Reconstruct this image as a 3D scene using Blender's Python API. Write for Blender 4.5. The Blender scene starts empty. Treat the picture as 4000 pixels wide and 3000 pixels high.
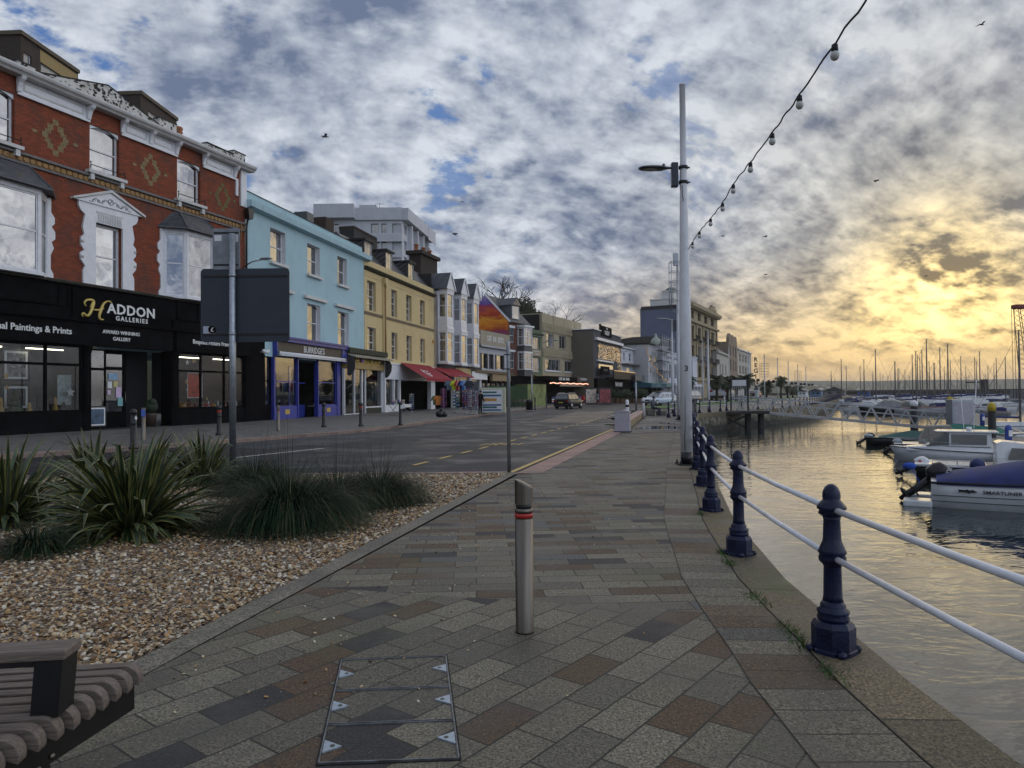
import bpy, bmesh, math, random
from math import sin, cos, pi, radians, hypot, atan2
from mathutils import Vector, Matrix
rnd = random.Random(11)
sc = bpy.context.scene
col = sc.collection
V = Vector
# ------------------------------------------------------------------ camera
F_PX, CX, CY, PITCH, ROLL, EYE = 2773.0, 2000.0, 1500.0, .01467, .0085, 1.54
_f = V((0, cos(PITCH), sin(PITCH)))
_up = V((0, -sin(PITCH), cos(PITCH)))
_r = V((1, 0, 0)) * cos(ROLL) - _up * sin(ROLL)
_c = _up * cos(ROLL) + V((1, 0, 0)) * sin(ROLL)
cam = bpy.data.objects.new('camera', bpy.data.cameras.new('camera'))
col.objects.link(cam)
cm = Matrix((( _r.x, _c.x, -_f.x, 0), (_r.y, _c.y, -_f.y, 0), (_r.z, _c.z, -_f.z, EYE), (0, 0, 0, 1)))
cam.matrix_world = cm
cam.data.sensor_width = 36
cam.data.lens = 36 * F_PX / 4000
cam.data.clip_start = .05
cam.data.clip_end = 20000
sc.camera = cam
# ------------------------------------------------------------------ world, sun, exposure
SUN_AZ, SUN_EL = radians(31.5), radians(7)
SUN_DIR = V((sin(SUN_AZ) * cos(SUN_EL), cos(SUN_AZ) * cos(SUN_EL), sin(SUN_EL)))
class NT:
 """small helper for building node trees"""
 def __init__(s, tree):
  s.t = tree
  tree.nodes.clear()
 def n(s, typ, **kw):
  o = s.t.nodes.new(typ)
  for k, v in kw.items():
   setattr(o, k, v)
  return o
 def put(s, sock, val):
  if isinstance(val, bpy.types.NodeSocket):
   s.t.links.new(val, sock)
  elif val is not None:
   if sock.type == 'RGBA' and not isinstance(val, (int, float)) and len(val) == 3:
    val = (*val, 1)
   sock.default_value = val
 def m(s, op, a, b=None, c=None, clamp=False):
  o = s.n('ShaderNodeMath', operation=op, use_clamp=clamp)
  s.put(o.inputs[0], a); s.put(o.inputs[1], b)
  if c is not None: s.put(o.inputs[2], c)
  return o.outputs[0]
 def vm(s, op, a, b=None, scale=None):
  o = s.n('ShaderNodeVectorMath', operation=op)
  s.put(o.inputs[0], a)
  if b is not None: s.put(o.inputs[1], b)
  if scale is not None: s.put(o.inputs['Scale'], scale)
  return o.outputs['Value'] if op in ('DOT_PRODUCT', 'LENGTH') else o.outputs[0]
 def noise(s, vec, scale, detail=4, rough=.5, dist=0., lac=2.):
  o = s.n('ShaderNodeTexNoise')
  s.put(o.inputs['Vector'], vec); s.put(o.inputs['Scale'], scale)
  s.put(o.inputs['Detail'], detail); s.put(o.inputs['Roughness'], rough)
  s.put(o.inputs['Distortion'], dist); s.put(o.inputs['Lacunarity'], lac)
  return o.outputs['Fac']
 def mix(s, fac, a, b, mode='MIX'):
  o = s.n('ShaderNodeMix', data_type='RGBA', blend_type=mode)
  s.put(o.inputs[0], fac); s.put(o.inputs[6], a); s.put(o.inputs[7], b)
  return o.outputs[2]
 def ramp(s, fac, stops, interp='LINEAR'):
  o = s.n('ShaderNodeValToRGB')
  o.color_ramp.interpolation = interp
  e = o.color_ramp.elements
  while len(e) < len(stops): e.new(.5)
  for el, (p, c) in zip(e, stops):
   el.position = p
   el.color = (c, c, c, 1) if isinstance(c, (int, float)) else (*c[:3], 1)
  s.put(o.inputs[0], fac)
  return o.outputs[0]
 def ss(s, x, a, b):
  o = s.n('ShaderNodeMapRange', interpolation_type='SMOOTHSTEP')
  s.put(o.inputs[0], x); s.put(o.inputs[1], a); s.put(o.inputs[2], b)
  return o.outputs[0]
 def xyz(s, vec):
  o = s.n('ShaderNodeSeparateXYZ'); s.put(o.inputs[0], vec)
  return o.outputs
 def comb(s, x, y, z):
  o = s.n('ShaderNodeCombineXYZ')
  for i, q in enumerate((x, y, z)): s.put(o.inputs[i], q)
  return o.outputs[0]
world = bpy.data.worlds.new('World')
sc.world = world
world.use_nodes = True
w = NT(world.node_tree)
D = w.n('ShaderNodeTexCoord').outputs['Generated']
dx, dy, dz = w.xyz(D)
sky = w.n('ShaderNodeTexSky', sky_type='NISHITA', sun_disc=False)
sky.sun_elevation, sky.sun_rotation = SUN_EL, SUN_AZ
sky.altitude, sky.air_density, sky.dust_density, sky.ozone_density = 10, 1.0, .6, 2.5
zc = w.m('ADD', w.m('MAXIMUM', dz, 0.), .50)
px_, py_ = w.m('DIVIDE', dx, zc), w.m('DIVIDE', dy, zc)
# cloud deck coordinates, turned so that the cloud streets run slightly across the view
P = w.comb(w.m('ADD', w.m('MULTIPLY', px_, .95), w.m('MULTIPLY', py_, .30)),
           w.m('SUBTRACT', w.m('MULTIPLY', py_, .95), w.m('MULTIPLY', px_, .30)), 0.)
wn = w.n('ShaderNodeTexNoise'); w.put(wn.inputs['Vector'], P); wn.inputs['Scale'].default_value = 1.3; wn.inputs['Detail'].default_value = 3
warp = w.vm('SCALE', w.vm('SUBTRACT', wn.outputs['Color'], (.5, .5, .5)), scale=.16)
P = w.vm('ADD', P, warp)
rise = w.ss(dz, .40, .08)                                      # far clouds look smaller and denser
def density(p):
 big = w.noise(p, 1.7, 2, .5)
 mid = w.noise(p, 6.2, 6, .58)
 cells = w.noise(w.vm('MULTIPLY', p, (.9, 1.2, 1.)), 24, 4, .58)
 d = w.m('ADD', w.m('MULTIPLY', big, .36), w.m('MULTIPLY', mid, .46))
 return w.m('ADD', d, w.m('MULTIPLY', cells, w.m('ADD', .15, w.m('MULTIPLY', rise, .14))))
d0 = density(P)
off = w.vm('ADD', P, (sin(SUN_AZ) * .042, cos(SUN_AZ) * .042, 0))
d1 = density(off)
rel = w.m('MULTIPLY', w.m('SUBTRACT', d0, d1), 6.4)           # lit towards the sun
cosg = w.vm('DOT_PRODUCT', D, tuple(SUN_DIR))
cosg = w.m('MAXIMUM', cosg, 0.)
glow = w.m('POWER', cosg, 260.)
dir2 = (sin(SUN_AZ + .27) * cos(SUN_EL), cos(SUN_AZ + .27) * cos(SUN_EL), sin(SUN_EL))    # the bright band runs on to the right
cosh = w.m('MAXIMUM', w.vm('DOT_PRODUCT', D, dir2), 0.)
glow = w.m('MAXIMUM', glow, w.m('MULTIPLY', w.m('POWER', cosh, 120.), .8))
glow2 = w.m('POWER', cosg, 26.)
azd = w.m('ADD', w.m('MULTIPLY', dx, sin(SUN_AZ)), w.m('MULTIPLY', dy, cos(SUN_AZ)))
low = w.ss(dz, .21, .03)                                       # towards the horizon
warm = w.m('MULTIPLY', low, w.ss(azd, .80, 1.0))
warm = w.m('MINIMUM', w.m('ADD', w.m('MULTIPLY', warm, .85), w.m('MULTIPLY', glow, .5)), 1.)
d0 = w.m('SUBTRACT', d0, w.m('MULTIPLY', rise, .06))
thin = w.ss(d0, .565, .465)                                      # thin cloud lets light through, thick cloud is dark
lit = w.m('ADD', w.m('MULTIPLY', thin, .55), rel)
lit = w.m('MINIMUM', w.m('MAXIMUM', w.m('ADD', w.m('ADD', lit, .08), w.m('MULTIPLY', glow2, .16)), 0.), 1.)
dark = w.mix(glow2, (.115, .15, .235), (.165, .158, .145))
dark = w.mix(warm, dark, (.255, .185, .085))
brt = w.mix(glow2, (.53, .57, .63), (.56, .53, .46))
brt = w.mix(warm, brt, (1.0, .69, .27))
cl = w.mix(lit, dark, brt)
cl = w.mix(w.m('MULTIPLY', glow, w.m('ADD', w.m('MULTIPLY', lit, .85), -.06)), cl, (2.0, 1.5, .62))
# unseen sky opposite the street fronts, brightened to throw more light on them
sky_boost = w.ss(w.m('SUBTRACT', dx, w.m('MULTIPLY', dy, .45)), .42, .95)
cl = w.vm('SCALE', cl, scale=w.m('ADD', 10.5, w.m('MULTIPLY', sky_boost, 15.)))
cover = w.ss(w.m('ADD', d0, w.m('MULTIPLY', w.ss(dx, -.52, -.12), .045)), .412, .468)
# open blue sky through the gaps, mostly high and away from the sun
cover = w.m('MAXIMUM', cover, w.m('MAXIMUM', w.m('MULTIPLY', rise, .8), w.m('MINIMUM', w.m('MULTIPLY', w.m('POWER', cosg, 10.), 1.3), 1.)))
blue = w.vm('SCALE', w.mix(.6, sky.outputs[0], (.75, 1.9, 5.2)), scale=.9)
skyc = w.mix(cover, blue, cl)
# pale veil just above the horizon
veil = w.ss(dz, .085, .0)
hz = w.vm('SCALE', w.mix(w.ss(azd, .75, 1.), (.34, .37, .43), (.84, .55, .24)), scale=10.)
skyc = w.mix(w.m('MULTIPLY', veil, .8), skyc, hz)
skyc = w.mix(w.ss(dz, -.005, -.06), skyc, (.6, .6, .6))
bg = w.n('ShaderNodeBackground')
w.put(bg.inputs[0], skyc)
bg.inputs[1].default_value = .1
w.t.links.new(bg.outputs[0], w.n('ShaderNodeOutputWorld').inputs[0])
world.cycles.sampling_method = 'MANUAL'
world.cycles.sample_map_resolution = 512
sun = bpy.data.objects.new('sun', bpy.data.lights.new('sun', 'SUN'))
col.objects.link(sun)
sun.data.energy = .55
sun.data.angle = radians(95)
sun.data.color = (1, .83, .6)
sun.rotation_euler = (-SUN_DIR).to_track_quat('-Z', 'Y').to_euler()
sc.view_settings.view_transform = 'Standard'
sc.view_settings.look = 'None'
sc.view_settings.exposure = .3
sc.view_settings.gamma = 1
sc.view_settings.use_curve_mapping = False
sc.cycles.max_bounces = 6
sc.cycles.diffuse_bounces = 2
sc.cycles.glossy_bounces = 3
sc.cycles.transmission_bounces = 3
sc.cycles.transparent_max_bounces = 12
sc.cycles.volume_bounces = 0
sc.cycles.sample_clamp_indirect = 4
sc.cycles.use_denoising = True
sc.cycles.caustics_reflective = False
sc.cycles.caustics_refractive = False
# ------------------------------------------------------------------ measuring helpers
def ray(u, v):
 return _f + _r * ((u - CX) / F_PX) + _c * ((CY - v) / F_PX)
def ground(u, v, z=0.):
 d = ray(u, v); t = (z - EYE) / d.z
 return V((d.x * t, d.y * t, z))
def at(u, v, Y):
 d = ray(u, v); t = Y / d.y
 return V((d.x * t, Y, EYE + d.z * t))
def zoomed(x0, y0, s):
 return lambda x, y: (x0 + x / s, y0 + y / s)
Z1, Z2, Z3, Z4 = zoomed(0, 100, 2.212), zoomed(0, 850, 1.659), zoomed(800, 700, 2.212), zoomed(900, 1200, 2.765)
Z5, Z6, Z7, Z8 = zoomed(1600, 1000, 2.5525), zoomed(2000, 1200, 2.765), zoomed(2400, 1050, 2.765), zoomed(3000, 1150, 1.746)
Y4, Y5 = zoomed(3300, 1550, 2.7657), zoomed(3300, 1150, 2.7657)
Y8 = zoomed(2300, 1500, 3.687)
DD = zoomed(0, 0, 2212 / 4000)
# ------------------------------------------------------------------ materials
MATS = {}
def mat(name, c=(.5, .5, .5), rough=.7, var=.14, scale=5., bump=0., bscale=30., metal=0., spec=.5, c2=None, c2amt=.5,
  coat=0., emit=None, estr=0., detail=5, stretch=None, ior=None):
 if name in MATS: return MATS[name]
 m = bpy.data.materials.new(name); m.use_nodes = True
 t = NT(m.node_tree)
 o = t.n('ShaderNodeOutputMaterial'); b = t.n('ShaderNodeBsdfPrincipled')
 t.t.links.new(b.outputs[0], o.inputs[0])
 vec = t.n('ShaderNodeTexCoord').outputs['Object']
 if stretch: vec = t.vm('MULTIPLY', vec, stretch)
 k = t.noise(vec, scale, detail, .62)
 lo, hi = tuple(x * (1 - var) for x in c), tuple(min(1, x * (1 + var)) for x in c)
 cc = t.mix(t.ss(k, .3, .7), lo, hi)
 if c2:
  k2 = t.noise(t.vm('ADD', vec, (13.1, 7.7, 3.3)), scale * .8, 7, .68)
  cc = t.mix(t.ss(k2, 1 - c2amt - .08, 1 - c2amt + .12), cc, c2)
 t.put(b.inputs['Base Color'], cc)
 b.inputs['Roughness'].default_value = rough
 b.inputs['Metallic'].default_value = metal
 b.inputs['Specular IOR Level'].default_value = spec
 if ior: b.inputs['IOR'].default_value = ior
 b.inputs['Coat Weight'].default_value = coat
 if var > .02 and rough > .15:
  t.put(b.inputs['Roughness'], t.m('ADD', t.m('MULTIPLY', k, .24), rough - .12))
 if bump:
  bn = t.n('ShaderNodeBump'); bn.inputs['Strength'].default_value = bump
  bn.inputs['Distance'].default_value = .02
  t.put(bn.inputs['Height'], t.noise(vec, bscale, 4, .6))
  t.put(b.inputs['Normal'], bn.outputs[0])
 if emit:
  b.inputs['Emission Color'].default_value = (*emit, 1)
  b.inputs['Emission Strength'].default_value = estr
 MATS[name] = m
 return m
def nodemat(name):
 m = bpy.data.materials.new(name); m.use_nodes = True
 t = NT(m.node_tree)
 o = t.n('ShaderNodeOutputMaterial'); b = t.n('ShaderNodeBsdfPrincipled')
 t.t.links.new(b.outputs[0], o.inputs[0])
 MATS[name] = m
 return m, t, b, o
# ------------------------------------------------------------------ mesh builder
class MB:
 def __init__(s):
  s.v, s.f, s.mi, s.sm, s.uv = [], [], [], [], {}
 def add(s, vs, fs, mi=0, smooth=False):
  n = len(s.v)
  s.v += [tuple(q) for q in vs]
  for f in fs:
   s.f.append([n + i for i in f]); s.mi.append(mi); s.sm.append(smooth)
  return s
 def box(s, x0, x1, y0, y1, z0, z1, mi=0):
  if x1 < x0: x0, x1 = x1, x0
  if y1 < y0: y0, y1 = y1, y0
  if z1 < z0: z0, z1 = z1, z0
  return s.add([(x, y, z) for z in (z0, z1) for y in (y0, y1) for x in (x0, x1)],
                     [(0, 2, 3, 1), (4, 5, 7, 6), (0, 1, 5, 4), (2, 6, 7, 3), (0, 4, 6, 2), (1, 3, 7, 5)], mi)
 def obox(s, c, size, rot=0., mi=0, tilt=0.):
  M = Matrix.Translation(V(c)) @ Matrix.Rotation(rot, 4, 'Z') @ Matrix.Rotation(tilt, 4, 'Y')
  a, b, d = size[0] / 2, size[1] / 2, size[2] / 2
  t = MB().box(-a, a, -b, b, -d, d)
  return s.add([M @ V(q) for q in t.v], t.f, mi)
 def beam(s, p, q, wd, ht=None, mi=0):
  """rectangular bar from p to q"""
  p, q = V(p), V(q); ht = ht or wd
  d = (q - p).normalized()
  u = d.cross(V((0, 0, 1)))
  if u.length < 1e-4: u = V((1, 0, 0))
  u.normalize(); w2 = u.cross(d)
  vs = [c + u * (wd / 2 * a) + w2 * (ht / 2 * b) for c in (p, q) for a, b in ((-1, -1), (1, -1), (1, 1), (-1, 1))]
  return s.add(vs, [(3, 2, 1, 0), (4, 5, 6, 7), (0, 1, 5, 4), (1, 2, 6, 5), (2, 3, 7, 6), (3, 0, 4, 7)], mi)
 def prism(s, pts, vec, mi=0, smooth=False):
  """closed polygon extruded along vec"""
  n = len(pts); a = [V(p) for p in pts]; vec = V(vec)
  nrm = V((0, 0, 0))
  for i in range(n): nrm += (a[i]).cross(a[(i + 1) % n])
  if nrm.dot(vec) > 0: a = a[::-1]
  vs = a + [p + vec for p in a]
  fs = [tuple(range(n)), tuple(range(2 * n - 1, n - 1, -1))]
  s.add(vs, fs, mi)
  k = len(s.v) - 2 * n
  for i in range(n):
   j = (i + 1) % n
   s.f.append([k + j, k + i, k + n + i, k + n + j]); s.mi.append(mi); s.sm.append(smooth)
  return s
 def tube(s, pts, r, n=8, mi=0, smooth=True, caps=True):
  pts = [V(p) for p in pts]; N = len(pts)
  rs = r if isinstance(r, (list, tuple)) else [r] * N
  prev = None; rings = []
  for i, p in enumerate(pts):
   d = (pts[min(i + 1, N - 1)] - pts[max(i - 1, 0)])
   d = d.normalized() if d.length > 1e-9 else V((0, 0, 1))
   if prev is None:
    u = d.cross(V((0, 0, 1)))
    if u.length < 1e-3: u = d.cross(V((1, 0, 0)))
   else:
    u = prev - d * prev.dot(d)
   u.normalize(); prev = u; w2 = d.cross(u)
   rings.append([p + (u * cos(2 * pi * k / n) + w2 * sin(2 * pi * k / n)) * rs[i] for k in range(n)])
  vs = [q for ring in rings for q in ring]
  fs = [(i * n + k, i * n + (k + 1) % n, (i + 1) * n + (k + 1) % n, (i + 1) * n + k) for i in range(N - 1) for k in range(n)]
  s.add(vs, fs, mi, smooth)
  if caps:
   b = len(s.v) - N * n
   s.f.append([b + k for k in range(n)][::-1]); s.mi.append(mi); s.sm.append(False)
   s.f.append([b + (N - 1) * n + k for k in range(n)]); s.mi.append(mi); s.sm.append(False)
  return s
 def lathe(s, prof, c=(0, 0, 0), n=16, mi=0, smooth=True, rot=0., sx=1., sy=1.):
  """prof: list of (radius, z)"""
  cx, cy, cz = c; vs = []
  for r, z in prof:
   for k in range(n):
    a = 2 * pi * k / n + rot
    vs.append((cx + r * cos(a) * sx, cy + r * sin(a) * sy, cz + z))
  N = len(prof)
  fs = [(i * n + k, i * n + (k + 1) % n, (i + 1) * n + (k + 1) % n, (i + 1) * n + k) for i in range(N - 1) for k in range(n)]
  s.add(vs, fs, mi, smooth)
  b = len(s.v) - N * n
  s.f.append([b + k for k in range(n)][::-1]); s.mi.append(mi); s.sm.append(False)
  s.f.append([b + (N - 1) * n + k for k in range(n)]); s.mi.append(mi); s.sm.append(False)
  return s
 def ball(s, c, r, n=12, mi=0, sx=1, sy=1, sz=1):
  prof = [(max(r * sin(pi * i / (n // 2)), 1e-4), -r * cos(pi * i / (n // 2)) * sz) for i in range(n // 2 + 1)]
  return s.lathe(prof, c, n, mi, True, 0, sx, sy)
 def loft(s, rings, mi=0, smooth=True, caps=True, closed=True):
  n = len(rings[0]); vs = [q for r in rings for q in r]
  m = n if closed else n - 1
  fs = [(i * n + k, i * n + (k + 1) % n, (i + 1) * n + (k + 1) % n, (i + 1) * n + k) for i in range(len(rings) - 1) for k in range(m)]
  s.add(vs, fs, mi, smooth)
  if caps and closed:
   b = len(s.v) - len(vs)
   s.f.append([b + k for k in range(n)][::-1]); s.mi.append(mi); s.sm.append(False)
   s.f.append([b + (len(rings) - 1) * n + k for k in range(n)]); s.mi.append(mi); s.sm.append(False)
  return s
 def xf(s, M, start=0):
  s.v[start:] = [tuple(M @ V(q)) for q in s.v[start:]]
  return s
 def build(s, name, mats, parent=None, bev=0., fix=False):
  me = bpy.data.meshes.new(name)
  me.from_pydata(s.v, [], s.f)
  if not isinstance(mats, (list, tuple)): mats = [mats]
  for m in mats: me.materials.append(m)
  me.polygons.foreach_set('material_index', s.mi)
  me.polygons.foreach_set('use_smooth', s.sm)
  if fix:
   bm = bmesh.new(); bm.from_mesh(me)
   bmesh.ops.recalc_face_normals(bm, faces=bm.faces)
   bm.to_mesh(me); bm.free()
  me.update()
  o = bpy.data.objects.new(name, me); col.objects.link(o)
  if parent: o.parent = parent
  if bev:
   b = o.modifiers.new('b', 'BEVEL'); b.width = bev; b.segments = 2; b.limit_method = 'ANGLE'; b.angle_limit = radians(40)
  return o
def tag(o, label=None, cat=None, group=None, kind=None):
 if label: o['label'] = label
 if cat: o['category'] = cat
 if group: o['group'] = group
 if kind: o['kind'] = kind
 return o
def thing(name, label, cat, loc=(0, 0, 0), rz=0., group=None):
 o = bpy.data.objects.new(name, None); col.objects.link(o)
 o.empty_display_size = .2
 o.location = loc; o.rotation_euler = (0, 0, rz)
 return tag(o, label, cat, group)
def kids(o): return [c for c in bpy.data.objects if c.parent == o]
def dup(root, loc, rz=None, label=None, scale=None, group=None):
 r = root.copy(); col.objects.link(r); r.location = loc
 if rz is not None: r.rotation_euler = (0, 0, rz)
 if scale is not None: r.scale = (scale,) * 3 if isinstance(scale, (int, float)) else scale
 if label: r['label'] = label
 if group: r['group'] = group
 for ch in list(root.children):
  c = ch.copy(); col.objects.link(c); c.parent = r
  for g in list(ch.children):
   d = g.copy(); col.objects.link(d); d.parent = c
 return r
def lettering(txt, size, m, parent, loc, rot=(pi / 2, 0, 0), ext=.008, align='CENTER', bold=.0, shear=0., spacing=1., name='lettering', sx=1., font=None):
 cu = bpy.data.curves.new(name, 'FONT')
 cu.body = txt; cu.size = size; cu.extrude = ext; cu.align_x = align; cu.offset = bold * size
 cu.shear = shear; cu.space_character = spacing; cu.resolution_u = 2
 to = bpy.data.objects.new('tmp', cu); col.objects.link(to)
 me = bpy.data.meshes.new_from_object(to.evaluated_get(bpy.context.evaluated_depsgraph_get()))
 bpy.data.objects.remove(to); bpy.data.curves.remove(cu)
 me.materials.clear(); me.materials.append(m)
 o = bpy.data.objects.new(name, me); col.objects.link(o)
 o.parent = parent; o.location = loc; o.rotation_euler = rot; o.scale = (sx, 1, 1)
 return o
def catmull(P, step):
 """resample a polyline of (x, y) through Catmull-Rom at about step metres"""
 P = [V((*p, 0)) if len(p) == 2 else V(p) for p in P]
 out = []
 for i in range(len(P) - 1):
  p0, p1, p2, p3 = P[max(i - 1, 0)], P[i], P[i + 1], P[min(i + 2, len(P) - 1)]
  n = max(1, int((p2 - p1).length / step))
  for k in range(n):
   t = k / n
   out.append(.5 * ((2 * p1) + (p2 - p0) * t + (2 * p0 - 5 * p1 + 4 * p2 - p3) * t * t + (3 * p1 - p0 - 3 * p2 + p3) * t ** 3))
 out.append(P[-1])
 return out
def offset(path, d):
 """shift a path sideways (positive = to the right of travel)"""
 out = []
 for i, p in enumerate(path):
  t = (path[min(i + 1, len(path) - 1)] - path[max(i - 1, 0)]); t.z = 0; t.normalize()
  out.append(p + V((t.y, -t.x, 0)) * d)
 return out
def along(path, dist):
 acc = 0
 for a, b in zip(path, path[1:]):
  L = (b - a).length
  if acc + L >= dist:
   return a + (b - a) * ((dist - acc) / L), (b - a).normalized()
  acc += L
 return path[-1].copy(), (path[-1] - path[-2]).normalized()
def plen(path): return sum((b - a).length for a, b in zip(path, path[1:]))
# ================================================================== setting: ground, paving, road, quay, water, hills
WATER_Z = -1.5
QUAY = catmull([(2.5, -6), (2.2, -1), (2.08, 3), (2.13, 4.22), (2.24, 5.88), (2.42, 7.0), (2.68, 8.6), (3.12, 10.55), (4.12, 15), (5.45, 20.5), (7.05, 27),
    (9.5, 36.5), (11.8, 45), (14.1, 53), (17, 57.5), (20.5, 63.5), (26, 68.5), (34, 81), (46.5, 105), (64, 140), (97, 206), (165, 330)], .6)
def strip(name, L, R_, m, z=0., zr=None, uvs=1., kind='structure', drop=None):
 """sheet between two paths of equal length, UV = metres along / across; drop adds a vertical face below the right edge"""
 zr = z if zr is None else zr
 v, f, uv = [], [], []
 acc = 0
 for i, (a, b) in enumerate(zip(L, R_)):
  if i: acc += (R_[i] - R_[i - 1]).length
  v += [(a.x, a.y, z), (b.x, b.y, zr)]
  uv += [(acc, 0), (acc, (b - a).length)]
  if drop is not None:
   v += [(b.x, b.y, zr), (b.x, b.y, drop)]
   uv += [(acc, 5), (acc, 5 + zr - drop)]
 k = 2 if drop is None else 4
 for i in range(len(L) - 1):
  a, b = i * k, (i + 1) * k
  f.append((a, a + 1, b + 1, b))
  if drop is not None: f.append((a + 2, a + 3, b + 3, b + 2))
 me = bpy.data.meshes.new(name); me.from_pydata(v, [], f)
 ul = me.uv_layers.new(name='UVMap')
 for lp in me.loops: ul.data[lp.index].uv = uv[lp.vertex_index]
 me.materials.append(m)
 o = bpy.data.objects.new(name, me); col.objects.link(o)
 if kind: o['kind'] = kind
 return o
def sheet(name, pts, m, z, kind='structure'):
 bm = bmesh.new()
 f = bm.faces.new([bm.verts.new((p[0], p[1], z)) for p in pts])
 if f.calc_area() and f.normal.z < 0: f.normal_flip()
 bmesh.ops.recalc_face_normals(bm, faces=bm.faces)
 for q in bm.faces:
  if q.normal.z < 0: q.normal_flip()
 bmesh.ops.triangulate(bm, faces=bm.faces)
 me = bpy.data.meshes.new(name); bm.to_mesh(me); bm.free()
 me.materials.append(m)
 o = bpy.data.objects.new(name, me); col.objects.link(o)
 if kind: o['kind'] = kind
 return o
def paving_mat(name, rot, bw, bh, stops, mortar=(.020, .019, .014), use_uv=False, msize=.006, off=.5, moss=.35, speck=1., squash=1., gloss=.62, loc=(0, 0, 0)):
 m, t, b, o = nodemat(name)
 tc = t.n('ShaderNodeTexCoord')
 src = tc.outputs['UV' if use_uv else 'Object']
 mp = t.n('ShaderNodeMapping'); t.put(mp.inputs[0], src)
 mp.inputs['Rotation'].default_value = (0, 0, rot); mp.inputs['Location'].default_value = loc
 br = t.n('ShaderNodeTexBrick'); br.offset = off; br.squash = squash
 t.put(br.inputs['Vector'], mp.outputs[0])
 br.inputs['Color1'].default_value = (0, 0, 0, 1); br.inputs['Color2'].default_value = (1, 1, 1, 1)
 br.inputs['Mortar'].default_value = (.5, .5, .5, 1)
 br.inputs['Scale'].default_value = 1; br.inputs['Mortar Size'].default_value = msize
 br.inputs['Mortar Smooth'].default_value = .3; br.inputs['Bias'].default_value = 0
 br.inputs['Brick Width'].default_value = bw; br.inputs['Row Height'].default_value = bh
 c = t.ramp(br.outputs['Color'], stops, 'CONSTANT')
 ob = tc.outputs['Object']
 g = t.noise(ob, 75, 3, .8)                                   # exposed aggregate
 c = t.mix(min(1, 1. * speck), c, t.ramp(g, [(.36, .08), (.5, .5), (.64, .97)]), 'OVERLAY')
 g2 = t.noise(ob, 27, 3, .75)
 c = t.mix(min(1, .55 * speck), c, t.ramp(g2, [(.3, .25), (.7, .78)]), 'OVERLAY')
 st = t.noise(ob, 1.1, 5, .6)
 c = t.mix(t.m('MULTIPLY', t.ss(st, .46, .66), .6), c, (.045, .041, .034))          # damp dark staining
 ms = t.noise(t.vm('ADD', ob, (31, 17, 0)), .85, 6, .65)
 c = t.mix(t.m('MULTIPLY', t.ss(ms, .52, .70), moss), c, (.075, .085, .028))        # algae
 gum = t.noise(t.vm('ADD', ob, (9, 3, 0)), 17, 2, .5)
 c = t.mix(t.m('MULTIPLY', t.ss(gum, .665, .69), .55), c, (.03, .028, .025))
 wt = t.noise(t.vm('ADD', ob, (5, 37, 0)), 90, 2, .5)
 c = t.mix(t.ss(wt, .735, .76), c, (.62, .6, .55))                                  # gull droppings and shell chips
 c = t.mix(br.outputs['Fac'], c, mortar)
 t.put(b.inputs['Base Color'], c)
 t.put(b.inputs['Roughness'], t.m('SUBTRACT', t.m('ADD', gloss, t.m('MULTIPLY', g, .25)), t.m('MULTIPLY', t.ss(st, .45, .7), .22)))
 bn = t.n('ShaderNodeBump'); bn.inputs['Strength'].default_value = .55; bn.inputs['Distance'].default_value = .006
 t.put(bn.inputs['Height'], t.m('SUBTRACT', t.m('ADD', t.m('MULTIPLY', g, .7), t.m('MULTIPLY', g2, .5)), t.m('MULTIPLY', br.outputs['Fac'], 2.5)))
 t.put(b.inputs['Normal'], bn.outputs[0])
 return m
GREY1, GREY2, GREY3 = (.138, .121, .083), (.108, .096, .069), (.165, .147, .104)
BROWN, BROWN2, DARK = (.082, .050, .026), (.105, .068, .037), (.030, .027, .027)
NEAR_STOPS = [(0, GREY1), (.20, DARK), (.26, GREY2), (.44, BROWN), (.53, GREY3), (.70, BROWN2), (.74, GREY1), (.88, DARK), (.92, GREY2)]
m_pave_near = paving_mat('near paving', -radians(52), .40, .225, NEAR_STOPS)
m_pave_far = paving_mat('far paving', radians(-3), .52, .20, [(0, GREY1), (.12, DARK), (.22, GREY2), (.38, BROWN2), (.48, GREY3), (.6, BROWN), (.68, GREY1), (.80, (.09, .088, .085)), (.90, GREY2)], off=.37)
m_border = paving_mat('border paving', 0, .24, 3, [(0, GREY1), (.2, GREY3), (.4, (.075, .07, .06)), (.5, GREY1), (.66, BROWN2), (.76, GREY2), (.9, BROWN)], use_uv=True, moss=.6)
m_edging = paving_mat('concrete edging', 0, .9, 3, [(0, (.165, .145, .112)), (.5, (.145, .13, .10))], use_uv=True, moss=.2, msize=.004)
m_cope = paving_mat('coping stone', 0, 1.1, 3, [(0, (.125, .095, .050)), (.4, (.095, .078, .045)), (.7, (.15, .115, .065))], use_uv=True, moss=.85, msize=.008, speck=1.3)
m_foot = paving_mat('footway slabs', radians(65), .6, .3, [(0, (.125, .122, .12)), (.3, (.10, .098, .097)), (.55, (.14, .134, .128)), (.8, (.115, .108, .10))], moss=.05, gloss=.5)
m_pink = paving_mat('pink kerb blocks', 0, .6, 3, [(0, (.36, .215, .17)), (.4, (.32, .19, .155)), (.7, (.38, .24, .19))], use_uv=True, moss=.25, speck=.7)
m_kerb = paving_mat('far kerb blocks', 0, .9, 3, [(0, (.27, .19, .15)), (.5, (.23, .165, .135))], use_uv=True, moss=.1, speck=.7)
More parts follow.
